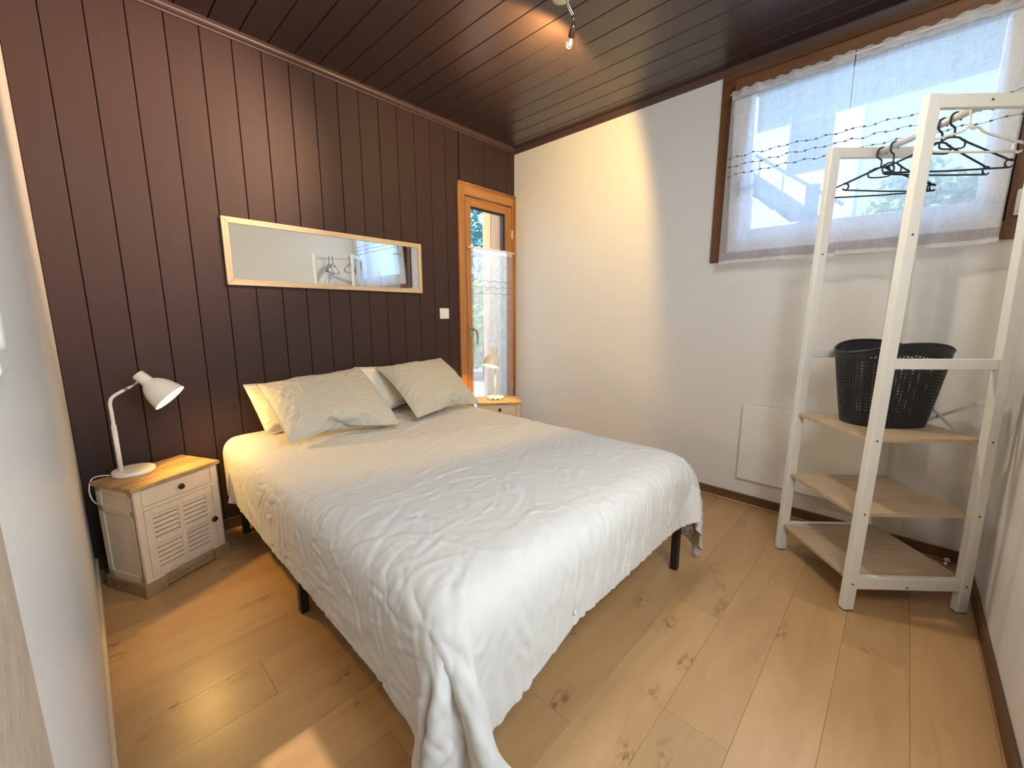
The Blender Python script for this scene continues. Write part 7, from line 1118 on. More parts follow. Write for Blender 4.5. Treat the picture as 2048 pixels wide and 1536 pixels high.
# ------------------------------------------------------------------ pillows
NPX, NPY = 30, 22
def pillow_mesh(data, q):
    n = NPX * NPY + (NPX - 2) * (NPY - 2)
    c = decode(data, n, q)
    idx = {}
    kk = 0
    for s in (1, -1):
        for j in range(NPY):
            for i in range(NPX):
                if s == -1 and (i in (0, NPX - 1) or j in (0, NPY - 1)): idx[s, i, j] = idx[1, i, j]
                else:
                    idx[s, i, j] = kk
                    kk += 1
    rim = [idx[1, i, 0] for i in range(NPX)] + [idx[1, NPX - 1, j] for j in range(1, NPY)] + [idx[1, i, NPY - 1] for i in range(NPX - 2, -1, -1)] + [idx[1, 0, j] for j in range(NPY - 2, 0, -1)]
    return c, idx, rim
PILA = [-383,27,27,27,28,27,27,27,26,27,27,25,25,22,27,23,26,26,26,27,27,27,27,27,27,27,27,28,27,27,-768,23,27,27,28,27,27,28,27,26,23,25,26,24,27,27,28,27,25,28,27,26,27,27,28,27,27,28,26,25,-768,23,24,27,28,26,27,27,28,27,26,22,26,27,28,27,28,27,28,26,27,27,27,28,27,27,26,27,26,24,-767,21,24,26,27,27,26,27,26,27,
28,27,28,27,26,26,28,27,28,27,28,27,27,27,27,26,27,26,26,22,-766,21,23,26,26,26,27,27,27,28,27,27,28,27,28,27,28,27,27,28,27,27,27,28,25,28,26,26,26,21,-767,23,22,25,27,26,27,27,27,27,28,27,28,27,28,27,28,27,28,27,27,28,27,27,27,26,27,26,25,21,-767,21,23,26,26,27,27,27,27,27,28,27,28,27,28,27,28,28,27,27,
28,27,28,27,26,27,26,26,25,21,-767,20,24,26,26,27,27,27,27,27,28,27,28,27,28,27,28,28,27,28,27,27,28,27,27,26,27,26,24,21,-767,19,25,25,27,27,27,27,27,27,28,27,28,27,28,27,28,28,27,28,27,28,27,27,27,27,26,26,22,23,-768,20,25,25,27,26,27,28,27,27,28,27,28,27,28,27,28,28,27,28,27,28,27,27,27,27,27,23,24,23,
-768,20,25,25,26,27,27,28,27,27,28,27,28,27,28,28,27,28,27,28,27,28,27,27,27,27,27,25,23,22,-768,21,24,25,26,27,27,27,28,27,28,27,28,27,28,28,27,28,27,28,27,28,27,27,27,27,27,26,24,21,-770,24,23,23,27,27,27,27,28,27,28,27,28,27,28,28,27,28,27,28,27,28,27,27,27,27,27,26,25,20,-770,22,24,24,27,27,27,27,28,27,
28,27,28,27,28,28,27,28,27,28,27,28,27,27,27,27,27,27,24,21,-771,21,24,25,27,27,27,27,28,27,28,27,28,27,28,28,27,28,27,28,27,28,27,27,27,27,27,27,24,21,-772,21,25,26,26,27,27,27,28,27,28,27,28,27,28,27,28,28,27,28,27,28,27,27,27,27,27,27,23,23,-774,22,24,27,26,27,27,27,28,27,28,27,28,27,28,28,27,28,27,28,
27,28,27,27,27,27,27,27,25,22,-776,22,25,27,26,27,27,27,28,27,28,27,28,27,28,27,28,28,27,27,28,27,28,27,27,27,27,27,26,22,-777,22,25,27,27,26,27,28,27,28,27,28,27,28,27,27,27,28,27,28,27,28,27,27,28,27,27,27,26,23,-780,23,26,27,27,28,27,28,26,27,28,27,28,27,28,27,26,27,27,27,28,27,28,27,28,27,28,27,26,24,
-782,24,28,27,28,27,27,27,28,27,25,27,27,27,27,27,27,27,27,27,27,28,27,28,28,27,28,27,27,25,-784,28,27,27,28,27,27,28,27,27,27,26,25,27,23,28,27,27,28,27,27,28,27,28,27,27,28,27,28,27,-753,28,27,27,28,27,26,27,26,27,28,27,26,27,23,26,26,26,24,27,27,28,27,27,28,27,27,27,-721,25,27,27,27,28,27,25,27,28,27,28,
27,28,26,26,23,26,27,28,27,27,28,27,26,27,28,25,-722,24,26,27,26,26,28,27,27,28,27,28,27,25,27,28,27,28,27,27,27,27,27,26,27,27,26,26,-723,24,25,26,28,25,27,27,28,27,27,28,27,28,27,28,27,28,27,27,27,27,27,27,27,26,26,25,-724,24,26,26,26,27,27,27,27,28,27,28,27,28,27,28,27,28,27,27,28,27,27,27,26,26,27,24,
-725,25,25,26,27,26,28,27,27,28,27,27,28,28,27,28,27,28,27,28,27,27,27,27,26,27,26,22,-723,24,26,26,26,27,27,28,27,27,28,27,28,28,27,28,27,28,27,28,27,27,27,27,27,26,27,23,-725,24,25,27,26,27,27,28,27,27,28,27,28,28,27,28,27,28,27,28,27,27,27,27,27,27,26,24,-725,23,25,26,27,27,27,27,28,27,28,27,28,28,27,28,
27,28,27,28,27,27,27,27,27,27,26,25,-725,23,23,27,27,27,27,27,28,27,28,27,28,27,28,28,27,28,27,28,27,27,27,28,27,26,26,25,-727,23,25,27,27,27,27,27,28,27,28,27,28,27,28,28,27,28,27,28,27,27,28,27,27,27,26,24,-729,25,25,27,27,27,27,27,28,27,28,27,28,27,28,28,27,28,27,28,27,27,28,27,27,27,26,23,-729,25,26,27,
27,27,27,27,28,27,28,27,28,27,28,28,27,28,27,28,27,28,27,27,27,27,26,22,-728,25,26,27,26,28,27,27,28,27,28,27,28,27,28,28,27,28,27,28,27,28,27,27,27,27,25,25,-731,26,26,27,26,27,28,27,27,28,28,27,28,27,28,28,27,28,27,28,27,27,28,27,27,27,26,24,-731,26,26,27,26,28,27,27,27,28,28,27,28,27,28,27,28,28,27,28,
27,27,28,27,27,27,26,23,-730,25,27,27,27,26,28,27,27,28,27,28,28,27,28,27,28,28,27,28,27,27,28,27,27,27,26,25,-732,25,27,27,26,27,28,27,28,27,28,27,27,28,28,27,28,27,28,27,28,27,27,28,26,28,26,26,-733,25,27,28,27,28,27,27,26,27,27,28,27,28,27,28,27,28,27,27,27,27,28,27,28,27,27,27,-735,28,27,28,27,28,26,28,
25,27,27,28,27,28,25,27,27,28,27,28,27,27,27,28,27,28,27,28,-296,5,4,4,5,5,6,6,6,6,8,10,13,15,1,-14,-10,-9,-8,-7,-6,-6,-5,-5,-5,-5,-4,-3,-3,-4,28,0,5,1,2,2,2,4,6,8,15,11,10,-12,-6,-6,-2,3,-10,-2,-1,-9,-5,-4,-3,-2,-1,0,-6,0,28,0,0,2,4,-1,0,2,2,4,9,15,-9,-6,-2,-2,-1,-1,-1,6,
-7,-5,-3,-1,0,0,0,-5,0,0,28,0,0,0,1,3,-1,-1,0,0,1,1,1,3,6,-5,-2,-2,-1,-1,0,-1,0,0,1,1,-4,0,0,0,28,0,0,0,1,0,0,0,1,0,0,0,0,0,0,0,0,0,0,0,0,0,0,0,1,-3,0,0,0,0,28,0,0,0,1,0,0,0,1,0,0,0,0,0,0,0,0,0,0,0,0,-1,0,0,0,-1,0,0,0,0,
28,0,0,0,1,0,0,0,1,0,0,0,0,0,0,0,0,0,0,0,-1,0,0,0,0,-1,0,0,0,0,27,1,0,0,0,1,0,0,1,0,0,0,0,0,0,0,0,0,0,0,-1,0,0,0,0,-1,0,0,0,0,27,1,0,0,0,1,0,0,0,1,0,0,0,0,0,0,0,0,0,0,-1,0,0,0,0,-1,0,0,0,-1,28,1,0,0,0,1,0,0,0,1,
0,0,0,0,0,0,0,0,0,0,-1,0,0,0,0,-1,0,0,0,-1,28,1,0,0,0,1,0,0,0,1,0,0,0,0,0,0,0,0,0,-1,0,0,0,0,0,-1,0,0,-1,0,28,0,1,0,0,1,0,0,0,0,1,0,0,0,0,0,0,0,0,-1,0,0,0,0,-1,0,0,0,-1,0,28,0,1,0,0,1,0,0,0,0,1,0,0,0,0,0,0,0,0,-1,
0,0,0,0,-1,0,0,-1,0,0,28,0,0,1,0,1,0,0,0,0,1,0,0,0,0,0,0,0,-1,0,0,0,0,0,-1,0,0,-1,0,0,27,1,0,1,0,1,0,0,0,0,0,1,0,0,0,0,0,0,-1,0,0,0,0,0,-1,0,0,-1,0,0,27,1,0,1,0,0,1,0,0,0,0,1,0,0,0,0,0,0,-1,0,0,0,0,0,-1,0,0,-1,0,-1,
28,1,0,1,0,0,1,0,0,0,0,0,1,0,0,0,0,-1,0,0,0,0,0,-1,0,0,0,-1,0,-1,28,1,0,1,0,0,1,0,0,0,0,0,0,0,0,0,0,0,0,0,0,0,-1,0,0,0,0,-1,0,-1,28,1,0,1,0,0,0,1,0,0,0,-1,0,-1,-3,3,0,0,1,0,0,0,0,0,0,0,0,-1,0,-1,28,1,0,0,0,0,-2,-4,4,1,
0,-1,-1,0,-2,-2,-7,2,5,3,1,1,1,0,1,0,0,0,-1,0,28,1,-1,-1,-3,-5,2,-1,-1,-3,-12,-6,7,4,4,-2,-6,3,4,5,3,2,2,1,1,0,1,-1,2,0,28,-3,-3,-3,-3,-2,-3,-3,-4,-3,-7,-8,-11,2,15,4,3,3,2,3,2,2,1,2,2,3,2,2,2,2,-557,2,3,3,4,5,9,6,7,-6,1,4,8,8,14,-9,-8,-10,-13,-7,
-5,-4,-3,-2,-2,-1,0,-4,28,0,1,1,1,3,6,9,-3,-2,0,1,2,2,8,10,-14,-9,-5,-3,-2,-1,-1,0,0,-3,-1,0,28,0,0,2,-1,0,1,1,1,1,1,3,5,-6,-3,-1,-1,-1,0,0,0,0,0,1,-2,-1,0,0,28,0,0,0,1,0,0,0,1,0,0,0,0,0,0,0,0,0,0,0,-1,0,0,0,-1,0,0,0,28,0,0,0,1,0,0,0,
0,1,0,0,0,0,0,0,0,0,0,0,-1,0,0,0,-1,0,0,0,28,0,0,0,1,0,0,0,0,1,0,0,0,0,0,0,0,0,0,0,-1,0,0,0,-1,0,0,0,28,0,0,0,0,1,0,0,0,1,0,0,0,0,0,0,0,0,0,-1,0,0,0,0,-1,0,0,0,28,0,0,0,0,1,0,0,0,1,0,0,0,0,0,0,0,0,0,-1,0,0,0,0,
-1,0,0,0,28,0,0,0,0,1,0,0,0,1,0,0,0,0,0,0,0,0,0,-1,0,0,0,0,-1,0,0,-1,28,1,0,0,0,1,0,0,0,0,1,0,0,0,0,0,0,0,0,-1,0,0,0,0,-1,0,0,-1,28,0,1,0,0,1,0,0,0,0,1,0,0,0,0,0,0,0,0,-1,0,0,0,0,-1,0,0,-1,28,0,1,0,0,1,0,0,0,0,1,0,
0,0,0,0,0,0,-1,0,0,0,0,0,-1,0,0,-1,28,0,1,0,0,1,0,0,0,0,0,1,0,0,0,0,0,0,-1,0,0,0,0,0,-1,0,0,-1,28,0,1,0,0,1,0,0,0,0,0,1,0,0,0,0,0,-1,0,0,0,0,0,-1,0,0,-1,0,28,0,1,0,0,1,0,0,0,0,0,0,1,0,0,0,-1,0,0,0,0,0,0,-1,0,0,-1,0,
28,0,1,0,0,0,1,0,0,0,0,0,0,1,-1,0,0,0,0,0,0,0,0,-1,0,0,-1,0,28,0,1,0,0,0,1,0,0,0,0,0,0,0,0,0,0,0,0,0,0,0,-1,0,0,0,-1,0,28,0,1,-1,1,0,0,0,0,0,-2,2,0,1,0,0,0,0,0,0,0,0,-1,0,0,0,-1,0,28,0,0,0,-1,-2,-3,-5,6,2,1,1,1,0,0,0,
-1,0,-1,-2,-3,3,3,1,0,0,0,0,28,-1,-1,-2,-3,-4,-5,-5,7,3,1,-1,0,-2,-9,6,0,4,1,0,-3,5,2,3,1,1,1,0,1,-1,0,0,1,1,1,1,0,1,1,-1,-2,-6,4,-5,-2,0,0,1,0,1,1,1,0,0,1,0,0,2,0,16,-2,5,4,3,2,2,1,-1,-3,-1,-2,-1,-1,0,-1,-1,1,-1,-3,3,1,0,-2,-2,-4,-5,5,-14,
1,17,13,3,0,7,6,5,3,2,-2,-2,-2,0,0,0,-1,-1,-1,-6,1,1,-2,-3,-4,-6,-8,5,-10,-16,0,19,13,11,5,1,10,8,6,6,3,-2,-1,-4,-7,3,0,0,-1,-2,-2,-4,-5,-6,-8,-9,3,-9,-10,-18,0,19,15,10,9,9,6,5,5,5,4,3,1,1,-1,-2,-2,-3,-3,-4,-5,-4,-5,-5,-10,0,-9,-9,-10,-19,-1,18,17,10,8,9,6,6,5,4,
3,3,2,1,0,-1,-2,-3,-3,-4,-5,-4,-5,-2,-5,-10,-7,-9,-11,-20,0,19,16,9,8,8,7,5,5,4,3,3,1,1,0,0,-2,-2,-3,-4,-3,-4,-3,-4,-9,-6,-8,-9,-12,-20,0,21,14,9,8,8,6,6,4,4,3,2,2,1,0,-1,-1,-2,-3,-2,-3,-4,-4,-5,-7,-7,-7,-9,-14,-19,1,21,12,10,8,7,6,6,4,4,3,2,1,1,0,-1,-1,-1,-2,-3,
-3,-3,-4,-5,-6,-7,-7,-11,-15,-18,1,21,13,10,8,7,6,5,4,4,2,2,1,1,0,0,-1,-2,-2,-2,-3,-3,-4,-5,-5,-7,-6,-15,-14,-16,0,21,13,11,8,6,6,5,4,3,3,2,1,1,0,-1,-1,-1,-2,-2,-3,-3,-3,-5,-6,-6,-6,-12,-14,-19,-1,20,14,12,7,6,6,4,4,4,2,2,1,1,0,0,-1,-1,-2,-2,-3,-3,-3,-5,-5,-6,-7,-10,-13,-20,
-3,17,15,15,7,6,5,4,4,3,3,2,1,1,0,0,-1,-2,-2,-2,-3,-3,-3,-5,-5,-5,-6,-10,-12,-20,-4,19,15,12,7,5,5,5,4,3,2,2,2,1,0,-1,0,-2,-2,-2,-3,-4,-3,-4,-5,-5,-6,-9,-12,-20,-4,20,14,10,7,6,5,5,3,4,2,2,2,0,1,-1,-1,-1,-2,-3,-3,-3,-4,-4,-5,-5,-5,-8,-13,-19,-3,19,13,9,7,7,5,4,4,3,
3,2,1,1,1,-1,0,-2,-2,-3,-3,-3,-4,-4,-5,-5,-6,-7,-15,-17,-2,19,12,9,7,6,5,5,4,3,2,2,2,1,0,0,-1,-1,-3,-3,-3,-3,-4,-4,-5,-5,-6,-6,-12,-18,-3,19,11,8,8,6,5,4,4,3,2,2,2,1,0,0,-2,-2,-2,-3,-3,-4,-3,-4,-4,-4,-7,-6,-10,-18,-3,18,11,8,5,7,6,3,3,2,1,1,-1,-1,-5,5,-1,-1,0,-2,
-3,-3,-3,-3,-4,-3,-4,-8,-8,-18,-2,17,10,6,4,3,1,-2,8,4,0,0,0,-1,-2,-3,-7,0,4,1,0,-1,-2,-2,-3,-2,-3,-3,-9,-16,-2,16,3,2,0,-2,5,2,2,0,-4,-1,1,1,1,-3,-7,2,2,4,1,0,0,-1,-1,-2,-2,-5,2,-14,-1,0,0,-1,0,0,1,1,0,1,-1,-3,-4,1,2,-1,1,1,0,2,0,1,-1,0,0,0,0,0,0,1,
-17,-2,-2,-1,-1,1,3,0,2,-5,-2,-1,0,-1,-2,-1,0,-1,-3,0,1,1,2,2,3,4,6,-1,-2,-13,-5,-4,-4,-1,1,3,-4,-4,-2,-2,-1,0,-1,-1,-2,-1,0,1,3,4,5,5,8,0,3,12,0,-14,-10,-1,-10,-8,-5,-2,-2,-1,-1,-1,3,-8,-4,-1,-2,2,4,5,5,6,6,9,2,6,9,11,1,-13,-11,-9,-3,-10,-6,-5,-4,-4,-3,-4,-1,-3,1,1,
2,4,4,5,5,5,5,5,8,10,7,12,1,-13,-11,-9,-9,-6,-3,-6,-4,-4,-3,-3,-2,-1,0,1,3,3,4,4,4,5,6,6,9,7,8,13,-1,-12,-11,-9,-8,-6,-5,-5,-3,-4,-3,-2,-1,-1,0,1,2,3,3,4,4,5,6,6,8,7,8,17,-4,-13,-10,-9,-8,-6,-5,-4,-4,-3,-3,-2,-1,-1,1,1,2,2,3,4,4,5,5,6,7,7,8,15,0,-14,-11,-8,
-7,-6,-5,-5,-3,-3,-3,-2,-1,0,0,1,2,3,2,4,4,4,5,6,7,7,8,14,2,-15,-12,-8,-6,-6,-5,-4,-3,-3,-2,-2,-1,0,0,1,2,2,3,3,4,4,5,6,6,7,8,13,6,-15,-16,-6,-7,-6,-4,-4,-3,-3,-2,-1,-1,0,0,1,2,2,2,3,4,4,5,5,6,7,8,13,3,-15,-12,-7,-6,-6,-4,-4,-3,-2,-2,-2,0,0,0,1,1,2,3,2,
4,4,4,5,6,7,9,13,0,-13,-11,-7,-6,-6,-4,-4,-3,-2,-2,-1,-1,0,0,1,2,2,2,3,3,4,4,5,5,7,9,15,-3,-12,-10,-7,-6,-6,-4,-4,-3,-2,-1,-1,-1,0,0,1,2,1,2,3,3,4,4,5,5,6,10,17,-6,-12,-9,-7,-6,-6,-4,-4,-3,-2,-1,-1,0,0,0,1,1,2,2,3,3,3,4,5,5,6,13,11,-4,-11,-9,-7,-6,-6,-4,-4,
-2,-2,-2,-1,0,1,0,1,1,2,2,3,3,3,4,5,5,6,9,14,-4,-11,-8,-8,-6,-4,-6,-3,-3,-2,-2,0,0,0,1,1,1,2,2,2,3,4,5,4,5,6,8,15,-6,-10,-8,-7,-4,-8,-4,-4,-3,-1,-1,-1,1,0,1,1,1,1,2,2,3,4,5,5,4,6,7,12,-3,-10,-8,-3,-9,-5,-3,-2,-2,0,3,-4,-1,-1,0,1,1,1,2,2,2,2,5,5,
7,3,7,10,-1,-10,-5,-5,-2,-1,1,3,-7,-5,-2,-2,-2,-1,1,1,3,2,3,5,5,-1,-1,2,3,4,4,9,-1,-3,-3,0,0,2,3,2,-9,-4,-2,-1,0,-1,6,-2,3,-1,1,3,5,-2,-2,0,1,1,3,3]
PILB = [-391,28,27,27,28,27,27,28,27,28,27,27,28,27,27,28,25,24,20,27,27,27,27,27,27,27,28,27,27,28,-778,24,28,27,28,27,28,27,27,28,27,27,27,28,27,28,21,26,26,27,28,26,27,28,27,27,28,27,27,24,-776,23,26,27,28,27,28,27,28,27,27,27,27,28,27,28,26,26,25,27,28,27,27,28,27,26,28,27,26,22,-774,23,25,26,27,27,28,27,27,28,
27,28,27,27,27,28,27,28,27,27,28,27,27,26,28,27,27,26,25,22,-773,22,25,26,27,27,27,27,27,28,27,28,27,27,28,28,27,28,27,28,27,27,28,27,27,26,27,26,25,22,-773,24,22,27,27,27,27,27,27,28,27,27,28,27,28,28,27,28,27,28,27,27,28,27,27,26,27,27,24,21,-771,22,23,27,27,27,27,27,27,27,28,27,28,27,28,28,27,28,27,28,
27,27,28,27,26,28,27,26,23,22,-771,21,25,26,26,27,28,27,27,27,28,27,28,27,28,28,27,28,27,28,27,28,27,27,27,27,27,26,22,23,-770,21,24,25,27,27,27,28,27,27,28,27,28,27,28,28,27,28,27,28,27,28,27,27,27,27,27,26,24,21,-770,22,23,25,27,27,27,28,27,27,28,27,28,27,28,28,27,28,27,28,27,28,27,27,27,27,27,26,24,21,
-770,24,23,23,27,27,27,27,28,27,28,27,28,27,28,27,28,28,27,28,27,28,27,27,27,28,27,24,26,20,-770,22,23,25,27,27,27,27,28,27,28,27,28,27,28,27,28,28,27,28,27,28,27,27,27,28,27,26,21,24,-771,20,25,25,27,27,27,27,28,27,28,27,28,27,28,27,28,28,27,28,27,28,27,27,27,28,27,26,24,20,-770,20,24,26,27,27,27,27,28,27,
28,27,28,27,28,27,28,28,27,28,27,27,28,27,27,27,27,27,25,20,-771,19,25,27,26,27,27,27,28,27,27,28,28,27,28,27,28,27,28,27,28,27,28,27,27,27,27,27,25,20,-771,19,25,27,26,27,27,27,27,28,27,28,28,27,28,27,28,27,28,27,28,27,28,27,27,27,27,27,26,20,-773,20,26,26,26,27,27,27,27,28,27,28,27,28,28,27,28,27,28,27,
28,27,28,27,27,27,27,27,26,21,-774,20,26,26,26,27,27,27,27,28,27,28,27,28,27,28,28,27,28,27,28,27,27,28,27,27,27,27,26,21,-775,21,26,26,27,26,27,28,27,28,26,27,28,28,27,28,27,28,27,28,27,27,27,28,27,28,27,27,25,23,-776,22,26,27,27,27,28,26,27,24,28,27,28,27,28,27,28,26,27,28,27,28,27,28,27,28,27,28,25,24,
-778,24,27,27,28,27,27,26,27,23,27,28,27,27,26,27,28,27,27,28,27,27,28,28,27,28,27,27,28,24,-780,28,27,27,27,28,27,27,27,27,21,28,22,27,27,28,27,28,27,27,28,27,28,27,27,28,27,28,27,28,-758,27,27,28,27,28,27,28,27,28,27,27,27,27,24,27,28,27,23,27,26,27,28,27,27,28,27,27,-728,26,27,27,28,27,28,27,28,27,28,27,
26,27,26,27,27,28,27,26,26,27,28,27,27,27,27,26,-729,25,27,27,27,28,27,28,27,28,27,27,28,27,27,26,27,28,27,28,27,27,28,27,25,27,27,25,-729,25,27,27,27,27,27,27,27,28,27,28,27,28,27,28,27,28,27,28,27,27,27,27,27,26,26,25,-728,24,26,27,27,27,28,27,27,27,28,27,28,27,28,28,27,28,27,28,27,27,27,27,27,26,26,25,
-727,23,26,27,27,27,27,28,27,27,28,27,28,27,28,28,27,28,27,28,27,27,27,27,27,27,26,24,-728,24,26,27,27,27,27,28,27,27,28,27,28,27,28,28,27,28,27,28,27,27,28,27,27,26,26,24,-729,25,26,27,27,27,27,28,27,27,28,27,28,27,28,28,27,28,27,28,27,27,28,27,27,26,26,23,-728,25,26,27,27,27,27,28,27,27,28,27,28,28,27,28,
27,28,27,28,27,28,27,27,27,27,23,23,-726,25,26,27,27,27,27,27,28,27,28,27,28,28,27,28,27,28,27,28,27,28,27,27,27,27,24,24,-727,25,25,27,27,27,27,27,28,27,28,27,28,28,27,28,27,28,27,28,27,28,27,27,27,27,25,24,-727,24,25,27,27,27,27,27,28,27,28,27,28,28,27,28,27,28,27,28,27,28,27,27,27,27,26,24,-726,24,23,27,
27,27,27,27,28,27,28,27,28,28,27,28,27,28,27,28,27,28,27,27,27,27,26,24,-726,22,25,27,27,27,27,28,27,27,28,27,28,28,27,28,27,28,27,28,27,27,28,27,27,27,26,24,-728,24,26,26,27,27,27,28,27,27,28,27,28,28,27,28,27,28,27,28,27,27,28,27,27,27,26,23,-728,25,26,27,27,27,27,27,27,27,28,27,28,28,27,28,27,28,27,28,
27,27,27,28,27,27,26,25,-731,26,26,27,27,27,27,27,27,27,28,27,28,27,28,27,28,27,28,27,28,27,27,27,27,27,27,26,-732,26,27,26,27,27,28,27,28,27,28,26,26,27,27,28,28,27,28,27,28,27,27,28,27,27,27,26,-731,25,27,27,27,28,27,28,27,28,27,23,28,27,26,28,27,28,27,28,27,28,27,28,27,27,28,26,-731,27,27,28,27,28,26,27,
27,28,27,27,22,27,27,26,28,27,28,27,27,28,28,27,28,27,27,28,-292,2,3,3,3,3,2,2,3,2,2,3,3,3,4,3,10,14,-19,-5,-5,-5,-4,-5,-5,-4,-4,-4,-4,-3,30,-1,1,1,1,2,2,3,3,5,2,-3,0,2,2,4,17,-8,-9,-2,1,-8,-5,-3,-3,-1,-1,0,-4,0,30,-1,0,0,0,1,1,1,3,5,-3,-1,0,-1,1,1,6,9,-11,-4,
-3,-2,-1,-1,0,1,-2,-2,1,0,29,0,-1,0,0,0,0,0,1,0,1,1,2,-2,-1,-1,-1,0,0,0,0,0,1,1,-2,0,-1,0,1,0,29,0,-1,0,0,0,0,0,0,0,0,0,0,0,0,0,0,0,0,0,0,0,0,0,0,0,-1,0,1,0,29,0,-1,0,0,0,0,0,0,0,0,0,0,0,0,0,0,0,0,0,0,0,0,0,0,0,-1,0,0,0,
30,-1,0,0,0,0,0,0,0,0,0,0,0,0,0,0,0,0,0,0,0,0,0,0,0,-1,0,0,0,0,30,-1,0,0,0,0,0,0,0,0,0,0,0,0,0,0,0,0,0,0,0,0,0,0,-1,0,0,0,0,0,30,-1,0,0,0,0,0,0,0,0,0,0,0,0,0,0,0,0,0,0,0,0,0,0,-1,0,0,0,0,0,29,0,0,0,0,0,0,0,0,0,
0,0,0,0,0,0,0,0,0,0,0,0,0,0,-1,0,0,0,0,0,29,0,0,0,0,0,0,0,0,0,0,0,0,0,0,0,0,0,0,0,0,0,0,0,-1,0,0,0,0,0,29,0,0,0,0,0,0,0,0,0,0,0,0,0,0,0,0,0,0,0,0,0,0,0,-1,0,0,0,0,0,29,0,0,0,0,0,0,0,0,0,0,0,0,0,0,0,0,0,0,0,
0,0,0,0,-1,0,0,0,-1,0,30,0,0,0,0,0,0,0,0,0,0,0,0,0,0,0,0,0,0,0,0,0,0,0,-1,0,0,0,-1,0,30,0,0,0,0,0,0,0,0,0,0,0,0,0,0,0,0,0,0,0,0,0,0,-1,0,0,0,0,-1,0,29,1,0,0,0,0,0,0,0,0,0,0,0,0,0,0,0,0,0,0,0,0,-1,0,0,0,0,0,-1,0,
29,1,0,0,0,0,0,0,0,0,0,0,0,0,0,0,0,0,0,0,0,0,-1,0,0,0,0,0,-1,0,29,1,0,0,0,0,0,0,0,0,0,0,0,0,-1,1,0,0,0,-1,0,0,0,0,0,0,0,0,-1,0,29,0,1,0,0,0,0,-1,-1,0,-4,3,1,0,0,1,0,0,0,0,0,-1,0,1,0,0,0,0,-1,-1,30,0,1,-1,-1,-2,-4,-7,-3,9,
1,2,1,0,-1,-1,-1,-4,4,2,2,1,0,0,1,-1,1,0,0,-1,30,0,-1,-2,-3,-4,-5,-8,-5,11,1,2,1,-4,-7,6,0,-2,4,4,2,3,1,1,1,1,0,-1,3,-1,30,-4,-3,-4,-4,-4,-4,-4,-4,-5,-18,-2,16,3,3,3,3,2,2,1,2,2,2,2,2,3,2,2,2,2,-556,0,2,2,3,4,-1,2,1,2,3,5,6,6,-9,-4,0,0,13,-8,
-7,-4,-2,-5,-4,-4,-2,0,29,0,0,0,1,2,3,-1,2,1,1,4,7,5,-7,-5,-3,-1,4,5,-9,-4,-2,-2,-2,0,-1,0,30,0,-1,1,0,0,0,1,1,2,-1,1,2,3,4,-8,-2,-2,-1,0,-1,0,0,0,0,-1,0,0,30,0,-1,0,0,0,0,0,0,0,1,-1,0,0,0,0,0,0,0,0,0,0,0,0,-1,0,0,0,30,-1,0,0,0,0,0,0,
0,0,0,0,0,0,0,0,0,0,0,0,0,0,0,0,-1,0,0,0,30,-1,0,0,0,0,0,0,0,0,0,0,0,0,0,0,0,0,0,0,0,0,0,-1,0,0,0,0,30,-1,0,0,0,0,0,0,0,0,0,0,0,0,0,0,0,0,0,0,0,0,0,-1,0,0,0,0,29,0,0,0,0,0,0,0,0,0,0,0,0,0,0,0,0,0,0,0,0,0,0,-1,
0,0,0,0,29,0,0,0,0,0,0,0,0,0,0,0,0,0,0,0,0,0,0,0,0,0,0,-1,0,0,0,0,29,0,0,0,0,0,0,0,0,0,0,0,0,0,0,0,0,0,0,0,0,0,0,-1,0,0,0,0,29,0,0,0,0,0,0,0,0,0,0,0,0,0,0,0,0,0,0,0,0,0,0,-1,0,0,0,0,29,0,0,0,0,0,0,0,0,0,0,0,
0,0,0,0,0,0,0,0,0,0,0,-1,0,0,0,0,29,0,0,0,0,0,0,0,0,0,0,0,0,0,0,0,0,0,0,0,0,0,-1,0,0,0,0,0,29,0,0,0,0,0,0,0,0,0,0,0,0,0,0,0,0,0,0,0,0,0,-1,0,0,0,0,-1,30,0,0,0,0,0,0,0,0,0,0,0,0,0,0,0,0,0,0,0,0,-1,0,0,0,0,0,-1,
30,0,0,0,0,0,0,0,0,0,0,0,0,0,0,0,0,0,0,0,0,-1,0,0,0,0,0,-1,29,1,0,0,0,0,0,0,0,0,0,0,0,0,0,0,0,-1,0,0,0,0,0,0,0,0,0,-1,29,1,0,0,0,0,0,-1,0,-1,-2,-4,-7,6,3,2,1,0,1,0,0,0,1,0,0,0,-1,0,29,1,0,0,-1,-1,-1,-1,-1,-3,-4,-11,-3,4,6,4,
3,1,1,1,-1,3,1,0,1,0,0,0,29,0,-2,-2,-3,-4,-7,4,2,-4,-4,-5,-11,5,5,6,4,2,1,-1,4,2,2,1,1,-1,3,1,-1,0,0,0,1,0,0,0,0,0,0,1,1,1,0,1,-1,-5,3,0,-1,0,0,0,-1,0,-1,0,1,1,0,15,3,2,2,1,0,0,-1,-3,1,5,2,2,1,0,-6,3,2,-1,-3,2,0,-1,-2,-3,-4,-4,2,-15,
-1,17,10,4,5,3,1,2,0,-3,5,3,3,3,2,2,-4,-3,4,0,-2,-1,-3,-4,-4,-8,0,-3,-11,-17,-1,18,11,7,6,5,5,4,3,2,1,1,-1,6,5,3,2,-1,0,-4,-4,-5,-6,-7,-1,-5,-6,-8,-12,-18,-2,19,13,7,7,5,5,5,5,4,3,3,3,2,1,1,0,-1,-2,-3,-3,-4,-4,-5,-6,-6,-9,-7,-12,-19,-2,17,16,8,6,6,5,5,4,4,
